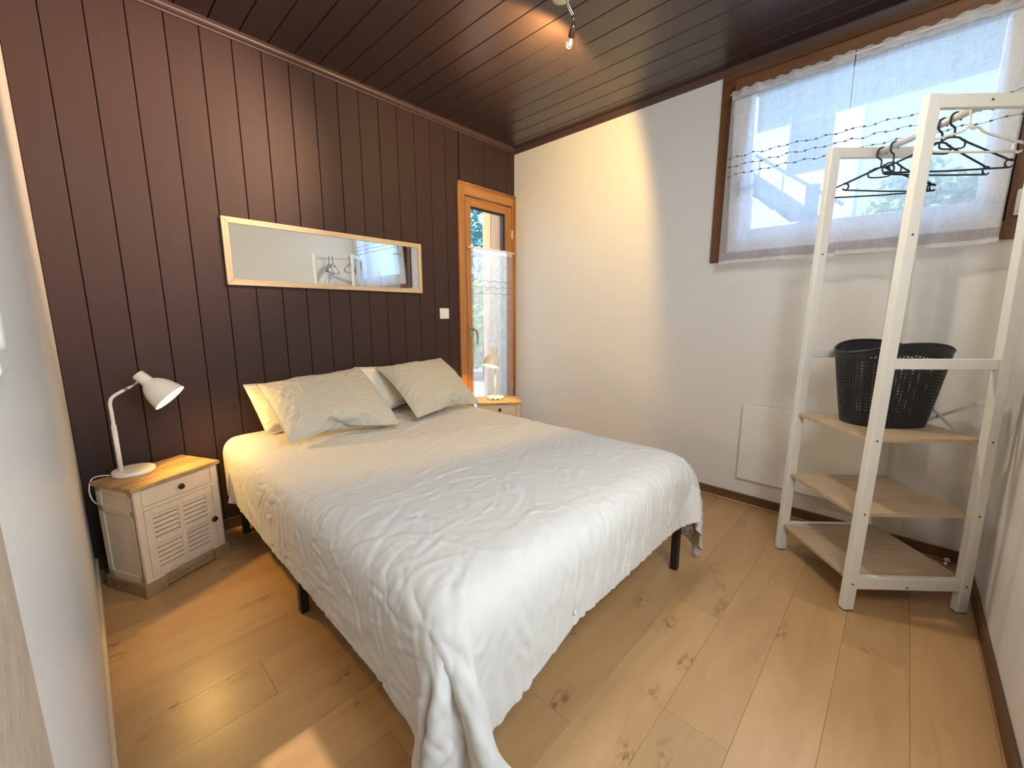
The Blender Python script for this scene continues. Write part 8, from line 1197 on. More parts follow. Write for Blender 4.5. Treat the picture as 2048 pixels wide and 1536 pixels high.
4,3,2,2,1,1,-1,-1,-2,-2,-4,-3,-4,-6,-5,-9,-5,-8,-13,-19,-1,19,14,8,6,6,5,5,4,4,3,3,2,2,1,0,0,-1,-2,-3,-3,-3,-5,-4,-8,-5,-6,-8,-14,-19,-1,20,13,9,7,5,5,5,4,4,3,2,2,2,1,0,-1,-1,-2,-2,-3,-4,-3,-6,-5,-6,-6,-8,-17,-17,-1,20,13,11,6,5,5,5,4,3,3,2,2,1,1,0,0,-2,-1,-3,
-2,-4,-3,-5,-5,-6,-6,-9,-14,-19,-2,19,14,12,6,5,5,4,4,4,2,2,2,1,1,0,-1,-1,-2,-2,-3,-3,-4,-4,-5,-5,-6,-10,-13,-20,-3,17,15,15,6,5,5,4,4,3,3,2,1,1,0,0,0,-2,-2,-2,-3,-3,-3,-5,-4,-5,-6,-12,-11,-20,-2,19,15,11,7,5,5,5,3,4,2,2,1,1,0,0,-1,-2,-2,-2,-3,-3,-3,-4,-5,-5,-5,-9,-17,-17,
-1,20,14,10,7,6,5,4,4,3,2,2,1,0,0,0,-1,-2,-2,-2,-3,-3,-3,-4,-5,-5,-5,-8,-14,-20,0,20,13,9,7,7,5,4,4,3,2,2,1,0,0,-1,-1,-2,-2,-2,-3,-3,-3,-4,-5,-5,-5,-8,-12,-21,0,21,12,9,7,6,6,4,4,3,3,1,1,0,0,-1,-2,-2,-2,-2,-3,-3,-4,-4,-4,-5,-6,-7,-11,-21,0,21,11,9,7,7,6,4,4,4,
2,2,0,0,-1,-1,-2,-2,-2,-3,-2,-4,-3,-4,-5,-5,-6,-7,-10,-20,0,21,11,8,8,7,5,6,4,3,2,1,0,0,-1,-2,-1,-3,-2,-2,-3,-3,-4,-4,-4,-5,-6,-7,-10,-20,1,21,10,8,8,7,7,5,4,3,0,1,-1,-1,-1,-1,-2,-1,-3,-2,-3,-3,-3,-5,-3,-4,-7,-7,-9,-19,1,20,9,9,8,7,6,1,2,1,-6,5,1,1,-1,0,-1,-2,-1,-3,
-3,-4,-5,-1,-3,-3,-4,-7,-10,-17,1,18,10,6,4,2,0,-4,0,10,1,2,1,0,-2,-1,-4,-5,2,1,0,-2,-2,-2,-3,-4,-1,-3,-11,-14,0,17,3,2,1,0,-2,-4,-2,11,2,1,2,-3,-5,1,-1,-4,2,2,1,0,0,0,-2,-2,-3,-4,1,-14,0,0,0,1,0,-1,0,0,1,-1,1,3,-2,-2,0,0,0,0,0,0,1,0,0,0,0,0,-1,0,0,0,
-17,-4,-1,0,1,2,-2,-1,0,-1,1,2,5,2,-9,-4,0,-1,8,-3,-2,0,2,-1,0,0,3,5,-3,-9,-5,-3,-2,-1,2,-3,-1,-2,0,1,5,2,-7,-6,-2,-1,4,4,-4,0,2,2,2,6,7,10,-2,-10,-7,-6,-5,-4,-2,-1,-1,1,-5,-2,1,1,1,-8,-2,-2,0,2,1,4,5,5,10,6,8,11,-1,-12,-7,-6,-6,-5,-5,-4,-3,-3,-3,-3,-2,-2,-2,-1,
1,2,3,3,3,5,6,6,7,8,9,12,-1,-13,-8,-6,-6,-5,-5,-4,-4,-4,-3,-2,-2,-2,-1,0,1,3,2,3,4,5,6,7,5,8,9,12,2,-16,-8,-6,-6,-5,-5,-4,-4,-3,-3,-3,-2,-1,0,1,1,1,3,3,3,5,6,5,6,8,10,12,-1,-14,-8,-6,-6,-5,-5,-4,-3,-4,-3,-2,-1,-1,-1,1,1,2,2,3,4,4,5,5,6,8,10,14,-4,-12,-8,-7,
-6,-5,-4,-4,-4,-3,-3,-2,-1,-1,0,0,2,1,2,3,4,4,4,6,6,7,11,15,-5,-12,-9,-7,-5,-5,-5,-4,-3,-3,-3,-1,-2,-1,0,1,1,1,3,3,3,4,5,5,6,6,15,15,-8,-12,-9,-7,-5,-5,-5,-4,-3,-3,-3,-1,-2,0,-1,1,1,2,2,3,4,3,5,5,6,6,13,13,-2,-13,-11,-6,-5,-5,-5,-4,-3,-3,-3,-2,-1,0,0,0,2,2,2,3,
3,4,4,6,5,7,11,13,1,-14,-12,-6,-5,-5,-5,-4,-4,-3,-2,-2,-1,0,0,1,1,2,3,3,3,4,4,5,6,7,10,12,6,-15,-15,-5,-6,-5,-5,-4,-4,-3,-2,-1,-1,-1,1,0,2,2,3,3,3,4,5,5,5,6,10,13,4,-16,-11,-6,-6,-5,-5,-5,-4,-3,-2,-2,0,0,0,1,1,3,3,3,4,4,4,5,5,6,9,14,1,-14,-9,-7,-6,-5,-6,-4,
-5,-3,-2,-2,-1,0,1,1,2,3,3,3,4,4,5,4,6,6,7,16,-2,-12,-9,-6,-7,-5,-6,-5,-4,-3,-3,-2,-1,0,1,2,2,3,3,4,4,4,4,5,6,5,7,13,0,-11,-8,-7,-6,-6,-6,-5,-4,-4,-3,-2,1,0,2,3,3,3,3,3,3,3,5,5,4,6,7,10,2,-10,-9,-6,-6,-5,-4,-3,-3,-1,-1,5,6,-4,-2,0,1,1,2,2,2,6,1,3,
4,4,7,9,2,-10,-6,-6,-4,-3,-1,-2,-1,2,2,10,3,-3,-4,-2,-1,1,0,1,4,-2,2,2,3,2,4,8,2,-4,-3,-1,-1,1,2,-5,-3,2,2,2,13,-3,-3,-5,-2,0,1,3,-3,0,0,1,3,3,-1,2]
def pillow(data, bl, br, tl, tr, label, mat, bend=0.0, thick=1.0, seed=1, folds=40, amp=.0022):
    """inflated pillow fitted to the four corner points of its place on the bed"""
    c, idx, rim = pillow_mesh(data, .0008)
    mn, mx = c.min(0), c.max(0)
    bl, br, tl, tr = [np.array(p) for p in (bl, br, tl, tr)]
    org = (bl + br + tl + tr) / 4
    nrm = np.cross(br - bl, tl - bl)
    nrm /= np.linalg.norm(nrm)
    rq = np.random.RandomState(seed)
    sides, out, fs = [], [], []
    for s in (1, -1):
        g = np.array([[c[idx[s, i, j]] for i in range(NPX)] for j in range(NPY)])
        u = ((g[:, :, 0] - mn[0]) / (mx[0] - mn[0]))[:, :, None]
        v = ((g[:, :, 1] - mn[1]) / (mx[1] - mn[1]))[:, :, None]
        q = bl * (1 - u) * (1 - v) + br * u * (1 - v) + tl * (1 - u) * v + tr * u * v
        q = q + nrm * (g[:, :, 2:3] * thick + bend * np.sin(PI * v))
        q = refine(refine(q, 4).transpose(1, 0, 2), 4).transpose(1, 0, 2)
        ny, nx = q.shape[:2]
        gx, gy = np.meshgrid(np.linspace(0, .56, nx), np.linspace(0, .47, ny))
        D = np.zeros((ny, nx))
        for _ in range(folds):
            # folds gather at the corners and along the short edges
            ex = rq.choice([0, .56])
            ey = rq.choice([0, .47])
            x, y = abs(ex - abs(rq.normal(0, .11))), abs(ey - abs(rq.normal(0, .13)))
            an = math.atan2(.235 - y, .28 - x) + rq.normal(0, .45)
            press(D, gx, gy, x, y, an, rq.uniform(.02, .075), rq.uniform(.004, .010), rq.choice([-1, 1]) * rq.uniform(.3, 1) * amp, rq.normal(0, 3))
        for _ in range(folds // 3):
            press(D, gx, gy, rq.uniform(.05, .5), rq.uniform(.05, .42), rq.normal(.2, .7), rq.uniform(.04, .12), rq.uniform(.008, .016), rq.choice([-1, 1]) * amp * .5, rq.normal(0, 1.5))
        edge = np.minimum(np.minimum(gx, .56 - gx), np.minimum(gy, .47 - gy))
        D *= np.clip(edge / .012, 0, 1)
        nn = np.cross(np.gradient(q, axis=1), np.gradient(q, axis=0))
        nn /= np.maximum(np.linalg.norm(nn, axis=2, keepdims=True), 1e-9)
        q = q + nn * s * D[:, :, None] - org
        k = len(out)
        out += [tuple(p) for p in q.reshape(-1, 3)]
        for b in range(ny - 1):
            for a in range(nx - 1):
                f = (k + b * nx + a, k + b * nx + a + 1, k + (b + 1) * nx + a + 1, k + (b + 1) * nx + a)
                fs.append(f if s == 1 else f[::-1])
        if s == 1: pts = [Vector(p) for p in list(q[0]) + list(q[1:, -1]) + list(q[-1, -2::-1]) + list(q[-2::-1, 0])]
    me = bpy.data.meshes.new('pillow')
    me.from_pydata(out, [], fs)
    me.materials.append(mat)
    for p in me.polygons: p.use_smooth = True
    o = bpy.data.objects.new('pillow', me)
    o.location = org
    COL.objects.link(o)
    w = o.modifiers.new('weld', 'WELD')
    w.merge_threshold = .0004
    tag(o, label, 'pillow', 'pillows on the bed')
    bm = bmesh.new()
    add_tube(bm, pts[::2], .0024, 6, False)
    link('piped_seam', bm, mat, o, smooth=True)
    return o
pillow(PILB, (.600, 2.30, .565), (1.14, 2.28, .565), (.560, 2.475, .800), (1.12, 2.475, .815), 'white pillow upright at the back on the left, lit yellow by the lamp', M['pillow_b'], .0, .95, 3)
pillow(PILA, (1.20, 2.29, .565), (1.74, 2.30, .565), (1.165, 2.475, .835), (1.72, 2.475, .835), 'white pillow at the back on the right, mostly hidden behind the square one', M['pillow_b'], .0, .9, 4)
pillow(PILA, (.602, 1.985, .580), (1.150, 1.930, .578), (.585, 2.340, .815), (1.135, 2.352, .850), 'wide ecru pillow leaning in front on the left side of the bed', M['pillow'], .02, .95, 5, 90, .0030)
pillow(PILB, (1.278, 1.965, .580), (1.790, 2.005, .580), (1.262, 2.385, .835), (1.770, 2.395, .855), 'squarish ecru pillow leaning in front on the right, nearer the door', M['pillow'], .02, 1.0, 8, 90, .0034)

# ------------------------------------------------------------------ nightstands
def nightstand(name, loc, rotz, label):
    """origin at the near left front corner of the plinth; X along the front, Y to the back"""
    W_, D_, HT = .360, .258, .480
    t = empty(name, loc, rotz, label, 'nightstand', 'nightstands beside the bed')
    bm = bmesh.new()
    add_box(bm, 0, W_, 0, D_, HT - .017, HT)
    tp = link('top', bm, M['top'], t, .003)
    # cabinet body: sides, back, face frame, recessed side panels
    bm = bmesh.new()
    e = .013
    add_box(bm, e, e + .012, e + .006, D_ - e, .055, HT - .017)
    add_box(bm, W_ - e - .012, W_ - e, e + .006, D_ - e, .055, HT - .017)
    add_box(bm, e, W_ - e, D_ - e - .012, D_ - e, .055, HT - .017)
    add_box(bm, e, W_ - e, e + .006, D_ - e, .045, .070)
    link('body', bm, M['cream'], t, .0015)
    for xs in (e - .004, W_ - e - .002):
        bm = bmesh.new()
        for (y0, y1, z0, z1) in ((e, e + .03, .055, HT - .017), (D_ - e - .03, D_ - e, .055, HT - .017), (e, D_ - e, HT - .042, HT - .017), (e, D_ - e, .352, .380), (e, D_ - e, .055, .085)):
            add_box(bm, xs, xs + .006, y0, y1, z0, z1)
        link('side_frame', bm, M['cream'], t, .001)
    bm = bmesh.new()
    fx0, fx1 = e - .004, W_ - e + .004
    add_box(bm, fx0, .038, e, e + .016, .055, HT - .017)
    add_box(bm, .319, fx1, e, e + .016, .055, HT - .017)
    add_box(bm, .038, .319, e, e + .016, .4565, HT - .017)
    add_box(bm, .038, .319, e, e + .016, .3665, .3825)
    add_box(bm, .038, .319, e, e + .016, .055, .069)
    link('face_frame', bm, M['cream'], t, .0012)
    box('gap_shade_panel', .03, .33, e + .022, e + .026, .06, .46, M['gap_shade'], t)
    dw = box('drawer', .0396, .3174, e + .001, e + .016, .384, .455, M['cream'], t, .0015)
    kp = [(0, .022), (.006, .0215), (.0115, .018), (.0125, .013), (.009, .008), (.005, .005), (.0045, 0)]
    def knob(par, x, z):
        o = lathe('knob', kp, M['knob'], None, 14, axis_mtx((0, 0, 0), (0, -1, 0)))
        o.parent = par
        o.location = Vector((x, e + .001, z)) - par.location
        return o
    knob(dw, .184, .420)
    # louvred door
    bm = bmesh.new()
    cols = ((.068, .167), (.187, .286))
    rows = ((.233, .338), (.100, .205))
    xs = [.0396, cols[0][0], cols[0][1], cols[1][0], cols[1][1], .3174]
    cz, cx = (.07 + .365) / 2, .1785
    for (a, b) in ((.0396, .068), (.167, .187), (.286, .3174)): add_box(bm, a - cx, b - cx, e + .001, e + .016, .0705 - cz, .365 - cz)
    for (a, b) in cols:
        for (z0, z1) in ((.0705, .100), (.205, .233), (.338, .365)): add_box(bm, a - cx, b - cx, e + .001, e + .016, z0 - cz, z1 - cz)
    dd = link('louvred_door', bm, M['cream'], t, .001)
    dd.location = (cx, 0, cz)
    sm = None
    for (a, b) in cols:
        for (z0, z1) in rows:
            p = (z1 - z0) / 5
            for i in range(5):
                zc = z0 + p * (i + .5) + .0022
                if sm is None:
                    bm = bmesh.new()
                    add_box(bm, -.0495, .0495, -.004, .003, -p * .39, p * .39)
                    s = link('slat', bm, M['cream'], dd, .0012)
                    sm = s.data
                else:
                    s = bpy.data.objects.new('slat', sm)
                    COL.objects.link(s)
                    s.parent = dd
                s.location = ((a + b) / 2 - cx, e + .010, zc - cz)
                s.rotation_euler = (R(-3), 0, 0)
    kb = lathe('knob', kp, M['knob'], dd, 14, axis_mtx((0, 0, 0), (0, -1, 0)))
    kb.location = (.306 - cx, e + .001, .206 - cz)
    # plinth with the middle of its front stepped back and cut higher
    bm = bmesh.new()
    add_box(bm, 0, .082, 0, .05, 0, .056)
    add_box(bm, W_ - .07, W_, 0, .05, 0, .056)
    add_box(bm, .082, W_ - .07, .006, .03, .010, .062)
    add_box(bm, 0, .02, .05, D_, 0, .056)
    add_box(bm, W_ - .02, W_, .05, D_, 0, .056)
    add_box(bm, .02, W_ - .02, D_ - .02, D_, 0, .056)
    link('plinth', bm, M['plinth'], t, .003)
    return t
a_ = R(25.5)
nightstand('nightstand', (.066, 2.142, 0), a_, 'cream louvred nightstand with wooden top at the left of the bed')
nightstand('nightstand', (2.085, 2.372, 0), R(-41), 'cream nightstand tucked behind the bed in front of the glazed door')

# ------------------------------------------------------------------ bedside lamps
def table_lamp(loc, rotz, axis, neck, label, energy):
    """origin at the pole's foot on the table; X points where the lamp reaches"""
    t = empty('table_lamp', loc, rotz, label, 'lamp', 'bedside lamps')
    lathe('base', [(0, 0), (.070, 0), (.073, .002), (.073, .015), (.071, .018), (0, .018)], M['lampw'], t, 40, Matrix.Translation((.040, 0, 0)))
    sharp(kids(t)[-1], 40)
    tube('pole', [(0, 0, .016), (0, 0, .222)], .0088, M['lampw'], t, 14)
    tube('arm', [(0, 0, .215), (0, 0, .285), (-.0005, 0, .305), (.004, 0, .330), (.020, 0, .348), (.053, 0, .367)], .0066, M['lampw'], t, 12, 5)
    nk = Vector(neck)
    ax = Vector(axis).normalized()
    jn = nk - ax * .024
    tube('joint', [(.050, 0, .3655), (.066, 0, .374), (.080, 0, .382)], [.0072, .0078, .006], M['chrome'], t, 12)
    tube('joint_pin', [(.080, 0, .382), tuple(jn)], .0045, M['chrome'], t, 8)
    mt = axis_mtx(nk - ax * .048, ax)
    prof = [(0, 0), (.021, 0), (.0235, .003), (.0242, .046), (.0255, .050), (.036, .060), (.0475, .076), (.057, .098), (.0635, .122), (.0695, .1535)]
    inner = [(.0685, .1535), (.0622, .122), (.0555, .098), (.046, .077), (.034, .0615), (.022, .053), (0, .052)]
    sh_ = lathe('lamp_shade', prof, M['lampw'], t, 40, mt)
    sharp(sh_, 40)
    lathe('shade_lining', [(.0695, .1535)] + inner, M['lampin'], t, 40, mt)
    lathe('bulb', [(0, .054), (.009, .055), (.010, .060), (.015, .068), (.0165, .075), (.014, .083), (.008, .088), (0, .090)], M['bulb'], t, 20, mt)
    L = lamp('lamp_glow', 'POINT', (0, 0, 0), energy, (1, .60, .18), shadow_soft_size=.020)
    L.parent = t
    L.location = mt @ Vector((0, 0, .098))
    return t
t1 = table_lamp((.056, 2.381, .480), R(-2), (.62, -.33, -.72), (.128, 0, .3915), 'white desk lamp bent to the right on the left nightstand, switched on', 14)
bm = bmesh.new()
add_tube(bm, smooth_path([(-.035, .0, .008), (-.075, .01, .010), (-.094, -.005, .002), (-.102, -.03, -.03), (-.098, -.035, -.07), (-.085, .0, -.11), (-.07, .09, -.16), (-.06, .15, -.30), (-.05, .165, -.472)], 6), .0024, 6)
link('power_cord', bm, M['white_pl'], t1, smooth=True)
t2 = table_lamp((2.335, 2.417, .480), math.atan2(-.719, -.695), (.30, -.22, -.93), (.100, -.012, .377), 'white desk lamp facing the bed on the far nightstand, in front of the door curtain', 6)
for aa in (R(-16), R(14)):
    bm = bmesh.new()
    add_box(bm, .0725, .0738, -.008, .008, .004, .012, Matrix.Translation((.040, 0, 0)) @ Matrix.Rotation(aa, 4, 'Z'))
    link('charging_socket', bm, M['gasket'], t2)

# ------------------------------------------------------------------ mirror, switches, heater
mi = empty('wall_mirror', (1.157, 2.559, 1.484), 0, 'long framed mirror hanging flat on the dark panelled wall above the pillows', 'mirror')
mw, mh, mf = .595, .170, .030
def mbar(name, pts, mat):
    bm = bmesh.new()
    f = [bm.verts.new((x, 0, z)) for x, z in pts]
    b = [bm.verts.new((x, .017, z)) for x, z in pts]
    bm.faces.new(f)
    bm.faces.new(b[::-1])
    for i in range(4): bm.faces.new((f[i], f[(i + 1) % 4], b[(i + 1) % 4], b[i]))
    return link(name, bm, mat, mi, .0025)
mbar('frame_bar', [(-mw, mh), (mw, mh), (mw - mf, mh - mf), (-mw + mf, mh - mf)], M['oak_fr'])
mbar('frame_bar', [(-mw, -mh), (mw, -mh), (mw - mf, -mh + mf), (-mw + mf, -mh + mf)], M['oak_fr'])
mbar('frame_bar', [(-mw, -mh), (-mw, mh), (-mw + mf, mh - mf), (-mw + mf, -mh + mf)], M['oak_frV'])
mbar('frame_bar', [(mw, -mh), (mw, mh), (mw - mf, mh - mf), (mw - mf, -mh + mf)], M['oak_frV'])
box('mirror_glass', -mw + mf - .004, mw - mf + .004, .006, .011, -mh + mf - .004, mh - mf + .004, M['mirror'], mi)
box('backing', -mw + .01, mw - .01, .0172, .0195, -mh + .01, mh - .01, M['gap'], mi)

sw = empty('light_switch', (1.950, YB, 1.170), 0, 'square white light switch on the dark panelled wall left of the glazed door', 'switch')
box('plate', -.043, .043, -.009, -.001, -.040, .040, M['white_pl'], sw, .003)
box('rocker', -.033, .033, -.0125, -.009, -.031, .031, M['white_pl'], sw, .002)
s2 = empty('light_switch', (XL, .752, 1.135), 0, 'rounded white switch at the left edge of the picture on the near white wall', 'switch')
box('plate', 0, .0085, -.042, .042, -.042, .042, M['white_pl'], s2, .004)
lathe('rocker', [(0, .004), (.024, .0035), (.029, .001), (.030, -.002)], M['rad'], s2, 24, axis_mtx((.0085, .006, .012), (1, 0, 0)))

hr = empty('panel_heater', (XR, .33, .398), 0, 'flat white electric heater panel low on the right wall behind the clothes rack', 'heater')
box('front_panel', -.034, -.014, -.33, .33, -.232, .232, M['rad'], hr, .004)
box('back_box', -.014, -.001, -.29, .29, -.19, .19, M['rad'], hr, .002)
bm = bmesh.new()
add_box(bm, -.0350, -.033, -.328, .328, .1145, .1165)
link('air_groove', bm, M['white_pl'], hr)

# ------------------------------------------------------------------ clothes rack standing across the corner
NLX, NLY = 1.975, .042
RZ = math.atan2(-.750, .661)
rk = empty('clothes_rack', (NLX, NLY, 0), RZ, 'white open clothes rack with hanging rail and three oak shelves in the right corner', 'clothes rack')
RH = 1.863
def slanted(name, s0b, s1b, s0t, s1t, t0, t1, z0, z1, mat, par):
    bm = bmesh.new()
    b = [bm.verts.new(p) for p in ((s0b, t0, z0), (s1b, t0, z0), (s1b, t1, z0), (s0b, t1, z0))]
    c = [bm.verts.new(p) for p in ((s0t, t0, z1), (s1t, t0, z1), (s1t, t1, z1), (s0t, t1, z1))]
    bm.faces.new(b[::-1])
    bm.faces.new(c)
    for i in range(4): bm.faces.new((b[i], b[(i + 1) % 4], c[(i + 1) % 4], c[i]))
    return link(name, bm, mat, par, .003)
bl_, br_ = -.018, .456
tl_, tr_ = .014, .420
pw = .040
def sl(z): return bl_ + (tl_ - bl_) * z / RH
def sr(z): return br_ + (tr_ - br_) * z / RH
for (t0, t1) in ((.0, .030), (.432, .462)):
    slanted('post', bl_, bl_ + pw, tl_, tl_ + pw, t0, t1, .004, RH, M['rack'], rk)
    slanted('post', br_ - pw, br_, tr_ - pw, tr_, t0, t1, .004, RH, M['rack'], rk)
    for sx in (bl_ + .002, br_ - pw + .002):
        box('foot_pad', sx, sx + pw - .004, t0 + .002, t1 - .002, 0, .004, M['gasket'], rk)
    for (z0, z1) in ((.092, .143), (.966, 1.004), (RH - .041, RH)):
        zc = (z0 + z1) / 2
        slanted('cross_rail', sl(z0) + pw, sr(z0) - pw, sl(z1) + pw, sr(z1) - pw, t0 + .004, t1 - .004, z0, z1, M['rack'], rk)
for zt in (.137, .402, .702):
    box('shelf', sl(zt) + .012, sr(zt) - .012, .031, .431, zt - .016, zt, M['shelf'], rk, .0015)
tube('hanging_rail', [(.215, .031, 1.840), (.215, .431, 1.840)], .0125, M['rod'], rk, 16)
for (ya, za, yb_, zb) in ((.03, .865, .432, .617), (.03, .627, .432, .872)):
    bm = bmesh.new()
    d = Vector((0, yb_ - ya, zb - za))
    L_ = d.length
    mtx = Matrix.Translation((.440, (ya + yb_) / 2, (za + zb) / 2)) @ Matrix.Rotation(math.atan2(zb - za, yb_ - ya), 4, 'X')
    add_box(bm, -.0015 + (.003 if za > .7 else 0), .0015 + (.003 if za > .7 else 0), -L_ / 2, L_ / 2, -.006, .006, mtx)
    link('brace', bm, M['rod'], rk)
lathe('brace_rivet', [(0, .004), (.005, .003), (.006, 0), (.006, -.006)], M['chrome'], rk, 10, axis_mtx((.438, .228, .744), (-1, 0, 0)))
bm_s = None
def screw(s, t, z, d):
    global bm_s
    if bm_s is None:
        o = lathe('screw', [(0, .0008), (.0022, .0012), (.0036, .001), (.0040, -.001)], M['steel'], rk, 10)
        bm_s = o.data
    else:
        o = bpy.data.objects.new('screw', bm_s)
        COL.objects.link(o)
        o.parent = rk
    o.matrix_local = axis_mtx((s, t, z), d)
for z in (.117, .410, .700, 1.428):
    screw(sl(z) + pw / 2, -.0003, z, (0, -1, 0))
    screw(sr(z) - pw / 2, -.0003, z, (0, -1, 0))
screw(.215, .0037, .104, (0, -1, 0))
screw(.215, .0037, RH - .020, (0, -1, 0))
screw(sl(1.428) + pw / 2, .4317, 1.424, (0, -1, 0))

# ------------------------------------------------------------------ hangers
def hanger(label, t, yaw, mat, group, white=False, dz=0.0):
    """hangs on the rail; origin at the hook's crown, X along the shoulders"""
    z0 = 1.8525 + .0033
    px = NLX + .661 * .215 + .750 * t
    py = NLY - .750 * .215 + .661 * t
    o = empty('clothes_hanger', (px, py, z0), RZ + yaw, label, 'hanger', group)
    r = .0033 if not white else .0036
    hk = [(.0165 * math.cos(a), 0, -.0165 + .0165 * math.sin(a)) for a in [R(x) for x in (-35, -10, 20, 50, 90, 130, 160, 180)]]
    if white: nk = [(-.0165, 0, -.05), (-.012, 0, -.072), (.0, 0, -.080), (.004, 0, -.080)]
    else: nk = [(-.0165, 0, -.030), (-.012, 0, -.040), (-.002, 0, -.047), (.002, 0, -.056), (.002, 0, -.080)]
    tube('hook', hk + nk, r, mat, o, 7, 3)
    bm = bmesh.new()
    zt, zb, hw = -.086, -.188, .190
    if white: zt, zb, hw = -.080, -.150, .165
    for s in (-1, 1):
        arm = [(0, 0, zt + .006), (s * .020, 0, zt + .003), (s * .045, 0, zt - .012), (s * (hw - .016), 0, zb + .030)]
        ring = [(s * (hw - .006 + .013 * math.cos(a)), 0, zb + .013 + .013 * math.sin(a)) for a in [R(x) for x in (70, 20)]] if False else []
        add_tube(bm, smooth_path(arm, 5), r, 7)
        rc = (s * (hw - .004), zb + .0135)
        rr = .0135 if not white else .018
        pts = [(rc[0] + s * rr * math.cos(R(a)), 0, rc[1] + rr * math.sin(R(a))) for a in range(35, 326, 24)]
        add_tube(bm, pts, r * .95, 7)
        add_tube(bm, [(s * (hw - .022), 0, zb + .033), (rc[0] - s * rr * .4, 0, rc[1] + rr * .9), (rc[0] + s * rr * .8, 0, rc[1] + rr * .6)], r * .95, 7)
    add_tube(bm, [(-hw + .004, 0, zb), (-hw * .4, 0, zb - .002), (0, 0, zb - .003), (hw * .4, 0, zb - .002), (hw - .004, 0, zb)], r, 7)
    link('shoulder_frame', bm, mat, o, smooth=True)
    bm = bmesh.new()
    if not white:
        lp = [(-.034, 0, zt - .002), (-.040, 0, zt - .016), (-.034, 0, zt - .030), (0, 0, zt - .033), (.034, 0, zt - .030), (.040, 0, zt - .016), (.034, 0, zt - .002)]
        add_tube(bm, smooth_path(lp, 4), r * .9, 7)
        link('tie_loop', bm, mat, o, smooth=True)
    else: bm.free()
    return o
gp = 'hangers on the rail of the clothes rack'
hanger('black plastic hanger farthest along the rail, turned at an angle', .422, R(-14), M['hang_b'], gp)
hanger('black plastic hanger second from the far end of the rail', .362, R(4), M['hang_b'], gp)
hanger('black plastic hanger third along the rail, seen beyond the near post', .163, R(3), M['hang_b'], gp)
hanger('black plastic hanger next to the white hanger, wider to the right', .118, R(-6), M['hang_b'], gp)
hanger('white plastic hanger closest to the camera on the rail', .052, R(2), M['hang_w'], gp, True)

# ------------------------------------------------------------------ laundry basket
def basket():
    cxs, cyt = .245, .268
    wx = NLX + .661 * cxs + .750 * cyt
    wy = NLY - .750 * cxs + .661 * cyt
    o = empty('laundry_basket', (wx, wy, .702), RZ, 'black woven plastic laundry basket with two raised handles on the top shelf', 'basket')
    NU, NV = 68, 25
    def P(u, v):
        a = 2 * PI * u
        ca, sa = math.cos(a), math.sin(a)
        lift = .045 * (abs(sa) ** 2.2)
        h = .303 + lift
        ax = .148 + (.196 - .148) * v ** .9
        ay = .096 + (.138 - .096) * v ** .9
        e = .82
        sx = math.copysign(abs(ca) ** e, ca)
        sy = math.copysign(abs(sa) ** e, sa)
        return Vector((ax * sx, ay * sy, h * v))
    bm = bmesh.new()
    V = [[bm.verts.new(P(i / NU, j / NV)) for i in range(NU)] for j in range(NV + 1)]
    cell = []
    for j in range(NV):
        for i in range(NU):
            f = bm.faces.new((V[j][i], V[j][(i + 1) % NU], V[j + 1][(i + 1) % NU], V[j + 1][i]))
            cell.append((f, i, j))
    holes = []
    kill = []
    for (f, i, j) in cell:
        u = (i + .5) / NU
        handle = abs(((u - .25) % .5 + .25) % .5 - .25) < .058 if False else min(abs(u - .25), abs(u - .75)) < .062
        if handle and 19 <= j <= 21: kill.append(f)
        elif handle and j in (18, 22): continue
        elif min(abs(u - .25), abs(u - .75)) < .078 and 18 <= j <= 22: continue
        elif 2 <= j <= NV - 3: holes.append(f)
    bmesh.ops.delete(bm, geom=kill, context='FACES')
    r = bmesh.ops.inset_individual(bm, faces=holes, thickness=.0046, depth=.0)
    bmesh.ops.delete(bm, geom=holes, context='FACES')
    w = link('woven_wall', bm, M['basket'], o)
    s = w.modifiers.new('thick', 'SOLIDIFY')
    s.thickness = .0035
    s.offset = 0
    tube('rim', [P(i / NU, 1) for i in range(NU + 1)], .0048, M['basket'], o, 8)
    bm = bmesh.new()
    ring = [bm.verts.new(P(i / NU, 0) + Vector((0, 0, .003))) for i in range(NU)]
    bm.faces.new(ring)
    ex = bmesh.ops.extrude_face_region(bm, geom=list(bm.faces))
    for v in [g for g in ex['geom'] if isinstance(g, bmesh.types.BMVert)]: v.co.z += .004
    link('bottom', bm, M['basket'], o)
    for s_ in (.25, .75):
        pts = []
        for du, vv in ((-.066, 19.2), (-.066, 21), (-.060, 22.0), (0, 22.0), (.060, 22.0), (.066, 21), (.066, 19.2), (.060, 19.0), (0, 19.0), (-.060, 19.0), (-.066, 19.2)):
            pts.append(P(s_ + du, vv / NV))
        tube('handle_edge', pts, .0032, M['basket'], o, 6)
    return o
basket()
ds = empty('door_stop', (2.690, -.262, 0), 0, 'small round clear knob on the floor by the skirting behind the rack', 'door stop')
lathe('stem', [(0, 0), (.012, 0), (.012, .004), (.006, .007), (.006, .014)], M['chrome'], ds, 16)
lathe('ball', [(0, .012), (.009, .014), (.0125, .022), (.009, .030), (0, .033)], M['white_pl'], ds, 16)

